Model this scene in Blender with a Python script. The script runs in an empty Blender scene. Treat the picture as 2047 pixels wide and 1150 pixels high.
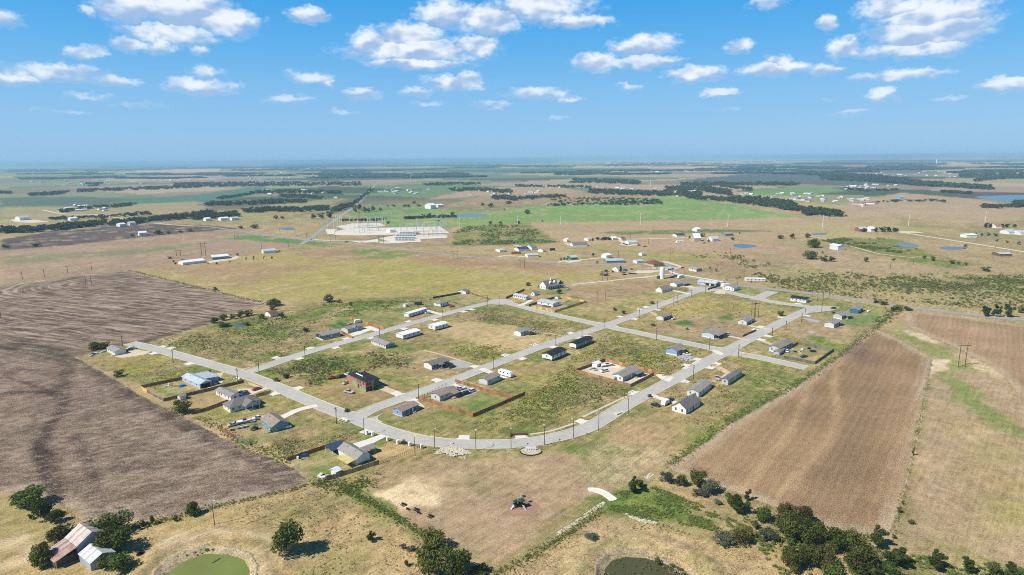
import bpy, bmesh, math, random
import numpy as np
from mathutils import Vector, Matrix
R = math.radians
rnd = random.Random(7)
# ------------------------------------------------------------------ camera
FPX, YL, YR, CAMH = 1250.0, 327.5, 307.5, 120.0
ROLL = math.atan2(YL-YR, 2047.0)
PITCH = math.atan2((575-(YL+YR)/2)*math.cos(ROLL), FPX)
scene = bpy.context.scene
COL = scene.collection
cam = bpy.data.cameras.new('camera'); cam_o = bpy.data.objects.new('camera', cam); COL.objects.link(cam_o)
cam.sensor_width = 36; cam.lens = 36*FPX/2047; cam.clip_start = 1; cam.clip_end = 200000
rgt = Vector((1, 0, 0)); fwd = Vector((0, math.cos(PITCH), -math.sin(PITCH))); upv = rgt.cross(fwd)
cr, sr = math.cos(ROLL), math.sin(ROLL)
camx = rgt*cr-upv*sr; camy = rgt*sr+upv*cr            # camera rolled a little clockwise
M = Matrix((camx, camy, -fwd)).transposed().to_4x4(); M.translation = (0, 0, CAMH)
cam_o.matrix_world = M
scene.camera = cam_o
def ray(px, py):
    return (camx*(px-1023.5)+camy*(575-py)+fwd*FPX)
def G(px, py, z=0.0):
    d = ray(px, py); t = (z-CAMH)/d.z
    return (d.x*t, d.y*t)
def proj(x, y, z=0.0):
    v = Vector((x, y, z-CAMH)); d = v.dot(fwd)
    return (1023.5+FPX*v.dot(camx)/d, 575-FPX*v.dot(camy)/d)
# ------------------------------------------------------------------ light, sky, exposure
SUN_EL, SUN_AZ = R(47), math.atan2(-.47, -.88)
sd = Vector((math.cos(SUN_EL)*math.cos(SUN_AZ), math.cos(SUN_EL)*math.sin(SUN_AZ), math.sin(SUN_EL)))
sl = bpy.data.lights.new('sun', 'SUN'); sl.energy = 5.0; sl.angle = R(.5); sl.color = (1, .95, .86)
so = bpy.data.objects.new('sun', sl); COL.objects.link(so); so.location = (0, 0, 400)
so.rotation_euler = sd.to_track_quat('Z', 'Y').to_euler()
vs = scene.view_settings; vs.view_transform = 'Standard'; vs.look = 'None'; vs.gamma = 1; vs.exposure = 0.14; vs.use_curve_mapping = False
scene.cycles.max_bounces = 4; scene.cycles.diffuse_bounces = 2; scene.cycles.glossy_bounces = 2
scene.cycles.transmission_bounces = 2; scene.cycles.volume_bounces = 1; scene.cycles.transparent_max_bounces = 6
scene.cycles.use_denoising = False; scene.cycles.pixel_filter_type = 'BLACKMAN_HARRIS'; scene.cycles.filter_width = 1.0
world = bpy.data.worlds.new('World'); scene.world = world; world.use_nodes = True
class NT:
    """small helper round a node tree"""
    def __init__(s, t): s.t = t; t.nodes.clear()
    def n(s, kind, ins=None, **kw):
        nd = s.t.nodes.new(kind)
        for k, v in kw.items(): setattr(nd, k, v)
        for k, v in (ins or {}).items():
            if v is None: continue
            if isinstance(v, bpy.types.NodeSocket): s.t.links.new(v, nd.inputs[k])
            else: nd.inputs[k].default_value = v
        return nd
    def m(s, op, a, b=None, c=None, clamp=False):
        nd = s.n('ShaderNodeMath', {0: a, 1: b, 2: c}, operation=op); nd.use_clamp = clamp; return nd.outputs[0]
    def v(s, op, a, b=None, c=None):
        nd = s.n('ShaderNodeVectorMath', {0: a, 1: b, 2: c}, operation=op)
        return nd.outputs['Value'] if op in ('LENGTH', 'DOT_PRODUCT', 'DISTANCE') else nd.outputs[0]
    def mix(s, f, a, b, mode='MIX'):
        nd = s.t.nodes.new('ShaderNodeMix'); nd.data_type = 'RGBA'; nd.blend_type = mode
        for i, x in ((0, f), (6, a), (7, b)):
            if isinstance(x, bpy.types.NodeSocket): s.t.links.new(x, nd.inputs[i])
            else: nd.inputs[i].default_value = (x if i == 0 else (tuple(x)+(1,))[:4])
        return nd.outputs[2]
    def noise(s, vec, scale, detail=3, rough=.55, dist=0.0, dims='3D'):
        nd = s.n('ShaderNodeTexNoise', {'Vector': vec, 'Scale': scale, 'Detail': detail, 'Roughness': rough, 'Distortion': dist}, noise_dimensions=dims)
        return nd.outputs[0]
    def rng(s, v, a, b, c=0.0, d=1.0, kind='LINEAR'):
        nd = s.n('ShaderNodeMapRange', {0: v, 1: a, 2: b, 3: c, 4: d}, interpolation_type=kind); return nd.outputs[0]
CLOUDS = [  # x, y, half width, half height of each cloud lobe as the photo shows them, opacity
 (262,18,72,30,1),(372,24,95,36,1),(445,50,75,26,1),(345,72,85,22,1),(171,24,17,11,.8),(6,42,34,15,.8),(615,33,40,15,.95),
 (171,107,36,13,.9),(263,93,32,13,.9),(321,97,30,14,.95),(397,101,22,11,.8),(113,146,78,14,.9),(22,158,42,11,.9),(232,163,48,10,.8),
 (413,145,30,12,.8),(403,177,66,16,.95),(617,158,54,13,.8),(575,199,54,9,.6),(185,196,40,8,.55),(274,211,50,7,.45),(113,225,60,6,.35),(684,224,40,6,.5),
 (818,78,80,30,1),(835,106,158,28,1),(740,90,48,28,1),(948,96,50,24,1),(835,128,112,12,1),
 (889,32,64,30,1),(975,45,85,28,1),(1085,20,118,28,1),(1163,45,72,13,1),
 (1190,128,55,20,1),(1290,94,72,18,1),(1290,126,78,14,.9),(1395,149,66,15,1),
 (893,168,50,16,.95),(936,166,32,18,.95),(838,187,40,9,.7),(722,188,44,12,.8),(657,167,18,9,.8),(855,210,40,7,.5),
 (1080,189,72,13,.85),(1139,198,34,7,.7),(982,211,48,8,.6),(1259,174,32,8,.7),(1112,237,40,6,.35),
 (1535,6,44,13,.8),(1477,95,29,14,1),(1653,48,18,14,.95),(1682,99,30,16,1),(1540,139,72,13,1),(1554,127,30,13,1),(1648,140,28,11,.9),
 (1795,18,72,20,1),(1862,42,95,34,1),(1828,72,82,34,1),(1890,64,78,32,1),(1830,99,95,16,.95),(1795,152,82,10,.9),(1860,147,32,8,.8),
 (2017,169,42,10,.9),(1761,191,30,10,.85),(1440,187,42,9,.8),(1898,199,34,6,.5),(1700,227,44,7,.5),(1450,220,44,5,.35),(1651,203,18,4,.4)]
def build_world():
    t = NT(world.node_tree)
    out = t.n('ShaderNodeOutputWorld'); bg = t.n('ShaderNodeBackground', {'Strength': SKY_STRENGTH})
    sky = t.n('ShaderNodeTexSky', sky_type='NISHITA'); sky.sun_disc = False
    sky.sun_elevation = SUN_EL; sky.sun_rotation = R(90)-SUN_AZ
    sky.altitude = 200; sky.air_density = 1.0; sky.dust_density = .6; sky.ozone_density = 2.6
    tc = t.n('ShaderNodeTexCoord'); d = tc.outputs['Generated']
    sp = t.n('ShaderNodeSeparateXYZ', {0: d})
    hs = t.n('ShaderNodeHueSaturation', {'Saturation': 1.25, 'Color': sky.outputs[0]})
    rp = t.n('ShaderNodeValToRGB', {0: t.rng(sp.outputs[2], 0.0, 1.0)}); cr_ = rp.color_ramp
    while len(cr_.elements) < len(SKY_RAMP): cr_.elements.new(.5)
    for e_, (pos, c_) in zip(cr_.elements, SKY_RAMP): e_.position = pos; e_.color = (*c_, 1)
    air = t.v('SCALE', rp.outputs[0], None); air.node.inputs[3].default_value = SKY_VAL/SKY_STRENGTH
    skyc = t.mix(SKY_MIX, hs.outputs[0], air)      # the clear azure of a dry day over the Nishita sky, the same all round
    az = t.m('ARCTAN2', sp.outputs[0], sp.outputs[1]); el = t.m('ARCSINE', sp.outputs[2])
    W = R(96); az = t.m('SUBTRACT', t.m('FLOORED_MODULO', t.m('ADD', az, W/2), W), W/2)
    p = t.n('ShaderNodeCombineXYZ', {0: az, 1: el, 2: 0.0}).outputs[0]
    pn = t.v('MULTIPLY', p, (1, 1.7, 1))
    nz = t.n('ShaderNodeTexNoise', {'Vector': pn, 'Scale': 34.0, 'Detail': 5.0, 'Roughness': .6}, noise_dimensions='2D')
    dq = t.v('MULTIPLY', t.v('SUBTRACT', nz.outputs['Color'], (.5, .5, .5)), (.030, .020, 0))
    q = t.v('ADD', p, dq)
    cur = None
    for (x, y, rx, ry, op) in CLOUDS:
        dr = ray(x, y).normalized(); a = math.atan2(dr.x, dr.y); e = math.asin(dr.z)
        ix, iy = FPX/(rx*.98), FPX/(ry*1.12)
        e += .12*ry/FPX
        u = t.v('MULTIPLY_ADD', q, (ix, iy, 0), (-a*ix, -e*iy, 1-op))   # the third component thins faint clouds
        l = t.v('LENGTH', u)
        if cur is None: cur, cv = l, u
        else:
            lt = t.m('LESS_THAN', l, cur); cur = t.m('MINIMUM', l, cur)
            mx = t.t.nodes.new('ShaderNodeMix'); mx.data_type = 'VECTOR'
            t.t.links.new(lt, mx.inputs[0]); t.t.links.new(cv, mx.inputs[4]); t.t.links.new(u, mx.inputs[5]); cv = mx.outputs[1]
    fine = t.noise(pn, 70.0, 4, .65, dims='2D'); big = t.noise(pn, 16.0, 3, .6, dims='2D')
    dens = t.m('ADD', t.m('SUBTRACT', 1.0, cur), t.m('MULTIPLY', t.m('SUBTRACT', fine, .5), .75))
    dens = t.m('ADD', dens, t.m('MULTIPLY', t.m('SUBTRACT', big, .5), .6))
    alpha = t.rng(dens, -.06, .62, 0, 1, 'SMOOTHSTEP')
    cs = t.n('ShaderNodeSeparateXYZ', {0: cv}); ymid = cs.outputs[1]; thin = t.m('SUBTRACT', 1.0, cs.outputs[2])
    alpha = t.m('MULTIPLY', t.m('MULTIPLY', alpha, thin), .92)
    # light from the left above: compare the noise with itself a little towards the sun
    na_ = t.noise(pn, 22.0, 2, .5, dims='2D'); nb = t.noise(t.v('ADD', pn, (-.008, .016, 0)), 22.0, 2, .5, dims='2D')
    rel = t.m('SUBTRACT', na_, nb)
    lit = t.m('ADD', t.m('MULTIPLY', ymid, .75), t.m('MULTIPLY', rel, 2.0))
    lit = t.rng(lit, -.5, .42, 0, 1, 'SMOOTHSTEP')
    lit = t.m('MAXIMUM', lit, t.rng(dens, .30, .0, 0, .55))
    cc = t.mix(lit, CLOUD_DARK, CLOUD_LIT)
    col = t.mix(alpha, skyc, cc)
    t.t.links.new(col, bg.inputs[0]); t.t.links.new(bg.outputs[0], out.inputs[0])
    world.cycles.sampling_method = 'MANUAL'; world.cycles.sample_map_resolution = 512
SKY_STRENGTH, SKY_VAL, SKY_MIX = .13, .83, .9
SKY_RAMP = [(0, (.30,.575,.90)), (.03, (.31,.59,.92)), (.10, (.235,.56,.94)), (.16, (.125,.49,.94)), (.25, (.03,.385,.90)), (.36, (.02,.19,.46)), (.55, (.014,.085,.20)), (1, (.01,.05,.11))]
CLOUD_LIT, CLOUD_DARK = (6.5, 6.85, 7.3), (2.7, 3.8, 5.5)
build_world()
# ------------------------------------------------------------------ helpers for objects
def tag(o, label=None, cat=None, group=None, kind=None):
    if label: o['label'] = label
    if cat: o['category'] = cat
    if group: o['group'] = group
    if kind: o['kind'] = kind
    return o
def empty(name, loc=(0, 0, 0), rz=0.0, label=None, cat=None, group=None):
    o = bpy.data.objects.new(name, None); COL.objects.link(o); o.location = loc; o.rotation_euler = (0, 0, rz)
    o.empty_display_size = .5
    return tag(o, label, cat, group)
def link(name, mesh, parent=None, loc=None, rz=0.0, scale=None):
    o = bpy.data.objects.new(name, mesh); COL.objects.link(o)
    if parent is not None: o.parent = parent
    if loc is not None: o.location = loc
    if rz: o.rotation_euler = (0, 0, rz)
    if scale is not None: o.scale = scale
    return o
class MB:
    """collects faces of one mesh"""
    def __init__(s): s.v = []; s.f = []; s.mi = []
    def add(s, vs, fs, mi=0):
        b = len(s.v); s.v += [tuple(x) for x in vs]
        for f in fs: s.f.append([i+b for i in f]); s.mi.append(mi)
        return s
    def box(s, x0, y0, z0, x1, y1, z1, mi=0):
        v = [(x0,y0,z0),(x1,y0,z0),(x1,y1,z0),(x0,y1,z0),(x0,y0,z1),(x1,y0,z1),(x1,y1,z1),(x0,y1,z1)]
        return s.add(v, [(0,3,2,1),(4,5,6,7),(0,1,5,4),(1,2,6,5),(2,3,7,6),(3,0,4,7)], mi)
    def tube(s, p0, p1, r0, r1=None, n=6, mi=0):
        r1 = r0 if r1 is None else r1
        p0, p1 = Vector(p0), Vector(p1); d = (p1-p0).normalized()
        a = d.orthogonal().normalized(); b = d.cross(a)
        v = []
        for p, r in ((p0, r0), (p1, r1)):
            for k in range(n):
                t = 2*math.pi*k/n; v.append(p+a*(r*math.cos(t))+b*(r*math.sin(t)))
        f = [(k, (k+1) % n, n+(k+1) % n, n+k) for k in range(n)]+[tuple(range(n-1, -1, -1)), tuple(range(n, 2*n))]
        return s.add(v, f, mi)
    def prism(s, pts, axis, a, b, mi=0):
        """extrude a closed outline of 2D points along an axis ('x': points are y,z; 'y': points are x,z)"""
        n = len(pts)
        if axis == 'x': v = [(a, p, q) for p, q in pts]+[(b, p, q) for p, q in pts]
        elif axis == 'y': v = [(p, a, q) for p, q in pts]+[(p, b, q) for p, q in pts]
        else: v = [(p, q, a) for p, q in pts]+[(p, q, b) for p, q in pts]
        f = [(k, (k+1) % n, n+(k+1) % n, n+k) for k in range(n)]+[tuple(range(n-1, -1, -1)), tuple(range(n, 2*n))]
        return s.add(v, f, mi)
    def mesh(s, name, mats):
        me = bpy.data.meshes.new(name); me.from_pydata(s.v, [], s.f)
        for m in (mats if isinstance(mats, (list, tuple)) else [mats]): me.materials.append(m)
        if any(s.mi): me.polygons.foreach_set('material_index', s.mi)
        bm = bmesh.new(); bm.from_mesh(me); bmesh.ops.recalc_face_normals(bm, faces=bm.faces); bm.to_mesh(me); bm.free()
        return me
    def build(s, name, mats, parent=None, loc=None, rz=0.0):
        return link(name, s.mesh(name, mats), parent, loc, rz)
MATS = {}
def mat(name, col, rough=.7, metal=0.0, var=.12, scale=1.5, spec=.3, bump=0.0, objvar=0.0):
    """a plain surface with a little procedural mottling and wear"""
    key = (name, tuple(col))
    if key in MATS: return MATS[key]
    m = bpy.data.materials.new(name); m.use_nodes = True; t = NT(m.node_tree)
    out = t.n('ShaderNodeOutputMaterial'); b = t.n('ShaderNodeBsdfPrincipled', {'Roughness': rough, 'Metallic': metal, 'Specular IOR Level': spec})
    geo = t.n('ShaderNodeNewGeometry'); p = geo.outputs['Position']
    f = t.m('ADD', t.noise(p, scale, 4, .6), t.m('MULTIPLY', t.noise(p, scale*.13, 2, .5), .6))
    f = t.rng(f, .45, 1.15, 1-var*1.6, 1+var*1.3)
    if objvar:
        oi = t.n('ShaderNodeObjectInfo'); f = t.m('MULTIPLY', f, t.rng(oi.outputs['Random'], 0, 1, 1-objvar, 1+objvar))
    c = t.v('SCALE', tuple(col), None); c.node.inputs[3].default_value = 1; t.t.links.new(f, c.node.inputs[3])
    t.t.links.new(c, b.inputs['Base Color'])
    if bump:
        bp = t.n('ShaderNodeBump', {'Height': t.noise(p, scale*4, 3), 'Strength': bump, 'Distance': .05}); t.t.links.new(bp.outputs[0], b.inputs['Normal'])
    t.t.links.new(b.outputs[0], out.inputs[0])
    MATS[key] = m; return m
# ------------------------------------------------------------------ numpy noise and polygon masks
def vnoise(x, y, seed=0):
    xi = np.floor(x); yi = np.floor(y); fx = x-xi; fy = y-yi
    fx = fx*fx*(3-2*fx); fy = fy*fy*(3-2*fy)
    xi = xi.astype(np.int64); yi = yi.astype(np.int64)
    def h(a, b):
        n = (a*374761393+b*668265263+seed*1442695041) & 0xffffffff
        n = ((n ^ (n >> 13))*1274126177) & 0xffffffff
        return ((n ^ (n >> 16)) & 0xffff)/65535.0
    a, b, c, d = h(xi, yi), h(xi+1, yi), h(xi, yi+1), h(xi+1, yi+1)
    return (a*(1-fx)+b*fx)*(1-fy)+(c*(1-fx)+d*fx)*fy
def fbm(x, y, sc, seed=0, oct=4, g=.5):
    s = 0; a = 1; tot = 0; x = x/sc; y = y/sc
    for k in range(oct):
        s = s+a*vnoise(x, y, seed+k*17); tot += a; a *= g; x = x*2.03+11.3; y = y*2.03-7.1
    return s/tot
def sdist(X, Y, poly):
    """signed distance, positive inside"""
    d = np.full(X.shape, 1e18); ins = np.zeros(X.shape, bool); n = len(poly)
    for i in range(n):
        x0, y0 = poly[i]; x1, y1 = poly[(i+1) % n]; ex, ey = x1-x0, y1-y0
        t = np.clip(((X-x0)*ex+(Y-y0)*ey)/(ex*ex+ey*ey+1e-9), 0, 1)
        d = np.minimum(d, (X-x0-t*ex)**2+(Y-y0-t*ey)**2)
        c = ((y0 > Y) != (y1 > Y)); xs = x0+(Y-y0)*ex/(ey if abs(ey) > 1e-9 else 1e-9)
        ins ^= c & (X < xs)
    d = np.sqrt(d); return np.where(ins, d, -d)
def ldist(X, Y, line):
    d = np.full(X.shape, 1e18)
    for (x0, y0), (x1, y1) in zip(line[:-1], line[1:]):
        ex, ey = x1-x0, y1-y0; t = np.clip(((X-x0)*ex+(Y-y0)*ey)/(ex*ex+ey*ey+1e-9), 0, 1)
        d = np.minimum(d, (X-x0-t*ex)**2+(Y-y0-t*ey)**2)
    return np.sqrt(d)
def gp(pts): return [G(*p[:2]) for p in pts]
def inpoly(x, y, poly):
    r = False; n = len(poly)
    for i in range(n):
        x0, y0 = poly[i]; x1, y1 = poly[(i+1) % n]
        if (y0 > y) != (y1 > y) and x < x0+(y-y0)*(x1-x0)/(y1-y0): r = not r
    return r
def catmull(pts, step=4.0):
    P = [Vector(p) for p in pts]; P = [P[0]*2-P[1]]+P+[P[-1]*2-P[-2]]; out = []
    for i in range(1, len(P)-2):
        a, b, c, d = P[i-1:i+3]; n = max(2, int((c-b).length/step))
        for k in range(n):
            t = k/n
            out.append(.5*((2*b)+(c-a)*t+(2*a-5*b+4*c-d)*t*t+(3*b-a-3*c+d)*t**3))
    out.append(P[-2]); return out
# ------------------------------------------------------------------ ground: one polar sheet to the horizon, split by field
POND_A = gp([(322,1168),(340,1142),(365,1120),(408,1104),(458,1105),(490,1114),(504,1136),(497,1166),(470,1185),(350,1190)])
POND_B = gp([(1198,1175),(1206,1135),(1222,1116),(1250,1108),(1292,1112),(1332,1126),(1372,1152),(1380,1185),(1240,1195)])
def ground_z(X, Y):
    Z = np.zeros_like(X)
    m = (Y < 330) & (np.abs(X) < 330)
    if m.any():
        x, y = X[m], Y[m]
        for P in (POND_A, POND_B):
            d = sdist(x, y, P)+(fbm(x, y, 16, 5, 4)-.5)*9*np.clip(-sdist(x, y, P)/4, .15, 1)
            Z[m] += 1.2*np.exp(-((d+7.5)/4.2)**2)*np.where(d < 0, 1, 0)*np.clip(-d/3, 0, 1)
            Z[m] += np.clip(d+1.0, -2.5, 2.0)*-.45*(d > -2.5)-1.1*0
    return Z
# palette (albedo)
TAN, PALE, STRAW = (.42,.305,.165), (.54,.42,.25), (.46,.325,.155)
OLIVE, YELG, GREEN, LAWN, DKG = (.23,.21,.085), (.32,.285,.085), (.15,.205,.055), (.065,.165,.045), (.075,.115,.03)
BROWN, PINK, LIME = (.34,.245,.15), (.41,.30,.20), (.66,.56,.40)
PAINT = [ # outline in the photo, colour, weediness, edge softness (m), edge wobble (m), strength
 # --- far country
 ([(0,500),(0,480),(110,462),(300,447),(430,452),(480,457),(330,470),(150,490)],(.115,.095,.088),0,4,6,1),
 ([(0,570),(0,500),(150,490),(330,470),(480,457),(640,487),(480,510),(270,540),(120,556)],(.36,.265,.19),.1,5,10,1),
 ([(0,530),(0,512),(140,505),(320,494),(400,492),(300,505)],(.22,.23,.13),.1,8,10,.7),
 ([(500,470),(560,474),(640,484),(700,489),(640,492),(480,480),(440,478)],(.13,.24,.075),0,6,10,.9),
 ([(250,505),(420,480),(480,476),(330,502)],(.20,.25,.12),0,6,10,.6),
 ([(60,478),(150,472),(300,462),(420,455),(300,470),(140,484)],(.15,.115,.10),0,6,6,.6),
 ([(770,452),(760,438),(850,418),(980,424),(1060,412),(1200,400),(1330,392),(1400,398),(1480,412),(1600,434),(1440,439),(1200,443),(1060,446),(900,455),(830,462)],(.205,.315,.10),.1,6,14,1),
 ([(700,420),(770,412),(870,412),(840,425),(780,438),(700,436)],(.17,.27,.11),.1,8,14,.9),
 ([(400,425),(640,400),(700,395),(640,415),(560,440),(470,448)],(.36,.33,.15),.3,8,14,.7),
 ([(400,388),(520,372),(560,380),(450,402),(300,410),(200,412),(260,398)],(.10,.19,.14),0,9,14,.9),  # cloud shadow on the left plain, painted into the ground colour
 ([(0,412),(0,396),(150,392),(260,398),(200,410)],(.105,.14,.12),0,9,14,.8),  # more of that painted cloud shadow, out to the left edge
 ([(0,435),(0,415),(200,412),(400,402),(420,420),(200,440)],(.37,.32,.18),.2,8,14,.8),
 ([(905,492),(903,466),(930,452),(1060,447),(1118,484),(1040,489)],(.22,.225,.075),1,5,10,1),
 ([(905,490),(915,483),(1000,478),(1100,478),(1118,485),(1020,491)],(.09,.17,.045),.7,5,8,.9),
 ([(1062,446),(1330,441),(1600,436),(1780,428),(1800,445),(1720,468),(1560,478),(1200,485),(1120,486)],(.44,.33,.20),.15,6,14,1),
 ([(1190,465),(1250,462),(1420,458),(1540,462),(1420,466),(1240,470)],(.12,.18,.06),.3,5,8,.85),
 ([(1380,452),(1700,446),(1900,458),(1960,470),(1800,462),(1560,456)],(.41,.36,.16),.15,8,12,.7),
 ([(1660,437),(1700,405),(1800,385),(1960,400),(2047,415),(2047,440),(1900,448),(1780,428)],(.42,.32,.20),.1,8,14,1),
 ([(1540,412),(1620,405),(1700,418),(1660,432),(1610,424)],(.40,.35,.13),.1,8,10,.9),
 ([(1180,385),(1330,395),(1200,402),(1060,412),(900,408),(960,392)],(.38,.27,.18),.5,8,14,.8),
 ([(940,377),(1100,372),(1180,385),(960,392),(850,400)],(.42,.31,.20),.2,8,14,.9),
 ([(1500,378),(1640,372),(1700,382),(1600,392),(1500,390)],(.17,.27,.10),.1,8,14,.9),
 ([(1520,345),(1600,341),(1720,348),(1900,368),(1700,372),(1500,366),(1340,362)],(.10,.12,.115),.2,20,40,.9),  # dark band painted for the cloud shadow on the right plain
 ([(720,475),(770,455),(900,452),(905,490),(800,498),(720,488)],(.33,.25,.16),.2,5,8,.9),
 # --- pasture behind the subdivision
 ([(262,540),(410,520),(560,505),(720,488),(850,500),(1000,516),(1180,530),(1240,548),(1100,572),(1000,596),(880,592),(640,604),(540,607),(400,572)],(.39,.335,.125),.2,4,10,1),
 ([(560,505),(720,488),(850,500),(1000,516),(1180,530),(1180,545),(1000,545),(800,520),(640,520)],(.37,.255,.155),.15,20,30,.9),
 ([(262,540),(410,520),(520,520),(600,540),(480,575),(400,570)],(.39,.28,.16),.2,16,24,.8),
 ([(780,520),(960,548),(1060,560),(900,585),(700,590),(640,560)],(.37,.34,.10),.2,16,30,.75),
 ([(468,590),(520,579.5),(578,567),(578,569),(520,581.5),(468,592)],PALE,.1,.8,1.5,.8),
 ([(540,586),(600,572),(660,562),(660,563.6),(600,574),(540,588)],PALE,.1,.8,2,.6),
 ([(700,558),(780,544),(860,536),(860,538),(780,546),(700,560)],(.45,.40,.14),.1,1.5,3,.7),
 ([(860,575),(940,562),(1040,556),(1040,559),(940,566),(860,579)],(.33,.25,.12),.1,2,5,.6),
 ([(480,552),(560,536),(640,528),(640,533),(560,542),(480,558)],(.36,.25,.15),.1,3,8,.6),
 ([(690,495),(830,505),(800,520),(720,515)],(.17,.25,.07),.2,10,20,.8),
 ([(1040,512),(1130,512),(1330,522),(1400,545),(1330,552),(1150,540)],(.40,.31,.165),.25,8,12,.9),
 ([(920,500),(1120,492),(1330,490),(1500,512),(1400,530),(1200,522),(1050,512)],(.40,.32,.16),.3,8,12,.9),
 ([(1190,500),(1330,502),(1500,520),(1420,532),(1300,520)],(.33,.31,.12),.3,8,12,.8),
 ([(1250,480),(1420,478),(1560,488),(1620,512),(1440,505),(1290,498)],(.43,.31,.21),.1,6,10,1),
 ([(1400,545),(1440,510),(1600,520),(1680,540),(1560,575)],(.37,.27,.18),.5,8,14,.9),
 ([(1590,450),(1720,460),(1760,478),(1660,490),(1590,470)],(.43,.36,.18),.1,6,10,.8),
 ([(1640,480),(1700,475),(1800,478),(1860,508),(1960,530),(1900,536),(1760,512)],(.20,.22,.065),.5,5,10,.95),
 ([(1600,500),(1700,500),(1800,525),(1960,545),(1800,550),(1640,545),(1590,520)],(.41,.32,.20),.2,8,12,.9),
 ([(1540,575),(1480,545),(1580,530),(1700,550),(1900,545),(2047,555),(2047,632),(1840,612),(1640,588)],(.38,.32,.155),.55,8,14,.95),
 ([(1820,560),(2047,552),(2047,585),(1900,580)],(.24,.25,.09),.8,10,16,.8),
 # --- the subdivision
 ([(150,712),(232,692),(290,684),(520,628),(640,602),(850,590),(1000,597),(1120,596),(1330,560),(1560,580),(1790,618),(1640,738),(1322,936),(1290,930),(1100,905),(850,918),(720,965),(640,957),(590,928),(430,842)],(.315,.285,.115),.75,2,5,1),
 ([(300,690),(520,640),(600,650),(640,690),(490,735)],(.33,.28,.13),.9,4,10,.9),
 ([(420,655),(540,625),(650,608),(760,600),(860,606),(780,622),(650,650),(580,680),(520,672)],(.155,.20,.045),.7,3,8,.95),
 ([(560,660),(640,640),(640,668),(600,690)],(.34,.26,.15),.7,4,8,.8),
 ([(640,640),(700,625),(790,612),(800,620),(740,640)],(.32,.30,.12),.7,4,10,.7),
 ([(205,722),(270,706),(335,716),(320,738),(270,745)],YELG,.3,4,6,.9),
 ([(150,712),(240,714),(300,712),(260,720),(190,722)],TAN,.2,4,6,.8),
 ([(180,700),(205,697),(215,706),(195,716),(170,712)],(.24,.26,.13),.3,3,4,.8),
 ([(590,768),(640,752),(700,748),(800,772),(838,788),(750,815),(700,813)],(.385,.275,.155),.3,3,5,1),
 ([(520,742),(600,720),(720,704),(840,726),(760,735),(720,742),(640,765),(560,752)],(.22,.215,.075),1,4,12,.9),
 ([(640,720),(700,700),(740,712),(720,740),(660,745)],(.14,.17,.05),1,3,10,.85),
 ([(790,716),(850,700),(890,700),(958,734),(850,756),(790,742)],(.40,.29,.16),.25,3,5,.9),
 ([(790,721),(825,714),(836,722),(810,729)],LAWN,.1,2,3,.85),
 ([(870,652),(950,638),(1040,652),(1140,668),(1100,690),(1000,705),(910,690)],(.50,.39,.205),.25,5,10,1),
 ([(880,620),(990,612),(1080,640),(1180,655),(1130,668),(1000,650),(900,640)],(.33,.28,.13),1,4,12,.9),
 ([(880,690),(930,680),(990,700),(1000,716),(960,726),(900,705)],(.33,.32,.09),1,4,12,.85),
 ([(1010,745),(1100,725),(1200,745),(1240,790),(1180,830),(1080,852),(960,856),(1060,795)],(.345,.315,.11),1,4,14,1),
 ([(1000,722),(1080,705),(1200,680),(1330,690),(1340,720),(1210,720),(1060,745)],(.355,.31,.12),.9,4,12,.9),
 ([(1080,855),(1105,825),(1135,832),(1130,856)],(.11,.16,.04),1,3,8,.9),
 ([(1000,857),(1080,838),(1090,858),(1040,872)],(.16,.185,.06),1,3,8,.8),
 ([(1060,730),(1120,722),(1100,745),(1030,760),(1000,752)],(.39,.28,.15),.4,4,8,.8),
 ([(730,826),(800,800),(880,838),(960,856),(900,876),(800,856)],(.28,.26,.105),.5,3,6,.9),
 ([(735,826),(775,828),(790,850),(760,845)],(.15,.21,.06),.3,3,5,.8),
 ([(870,806),(950,788),(1035,794),(946,830)],(.25,.26,.10),.2,2,4,1),
 ([(930,815),(970,800),(990,806),(950,824)],(.14,.215,.06),.1,3,4,.8),
 ([(1000,775),(1050,765),(1070,775),(1030,785)],(.16,.22,.07),.3,3,5,.7),
 ([(740,800),(820,775),(900,750),(980,730),(960,742),(850,790),(760,822)],(.36,.275,.145),.4,2,3,.8),
 ([(300,780),(345,770),(388,780),(330,797)],(.155,.225,.065),.15,2,4,1),
 ([(345,803),(440,780),(520,772),(510,792),(400,818)],(.38,.30,.15),.2,2,4,1),
 ([(455,890),(500,873),(545,871),(560,872),(500,893)],(.085,.175,.045),.1,2,4,1),
 ([(470,868),(480,855),(540,850),(530,866),(500,875)],(.35,.275,.15),.2,3,5,.8),
 ([(480,895),(560,885),(680,880),(590,922)],(.31,.29,.11),.9,3,8,.9),
 ([(560,870),(620,845),(720,865),(730,880),(640,890)],(.37,.28,.15),.7,3,8,.8),
 ([(585,935),(670,900),(705,936),(655,955)],(.26,.26,.105),.2,2,5,1),
 ([(620,945),(650,925),(690,938),(655,955)],(.15,.215,.065),.2,3,5,.8),
 ([(745,902),(800,884),(848,900),(770,918)],(.46,.345,.165),.2,2,4,1),
 ([(650,651),(682,645),(703,651),(668,659)],(.045,.145,.045),.05,1.5,2,1),
 ([(615,660),(650,652),(680,664),(640,680),(600,690)],(.36,.29,.17),.2,3,5,.8),
 ([(838,614),(864,608),(872,612),(848,617)],(.075,.185,.055),.1,2,4,.9),
 ([(780,622),(812,616),(815,620),(785,625)],(.08,.18,.06),.1,2,5,.8),
 ([(815,628),(860,634),(900,628),(870,642),(820,650)],(.40,.28,.15),.3,3,5,.8),
 ([(876,600),(930,588),(972,600),(930,610)],(.40,.32,.17),.2,2,4,1),
 ([(872,600),(905,590),(925,598),(900,604)],(.20,.25,.08),.2,2,4,.8),
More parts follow.
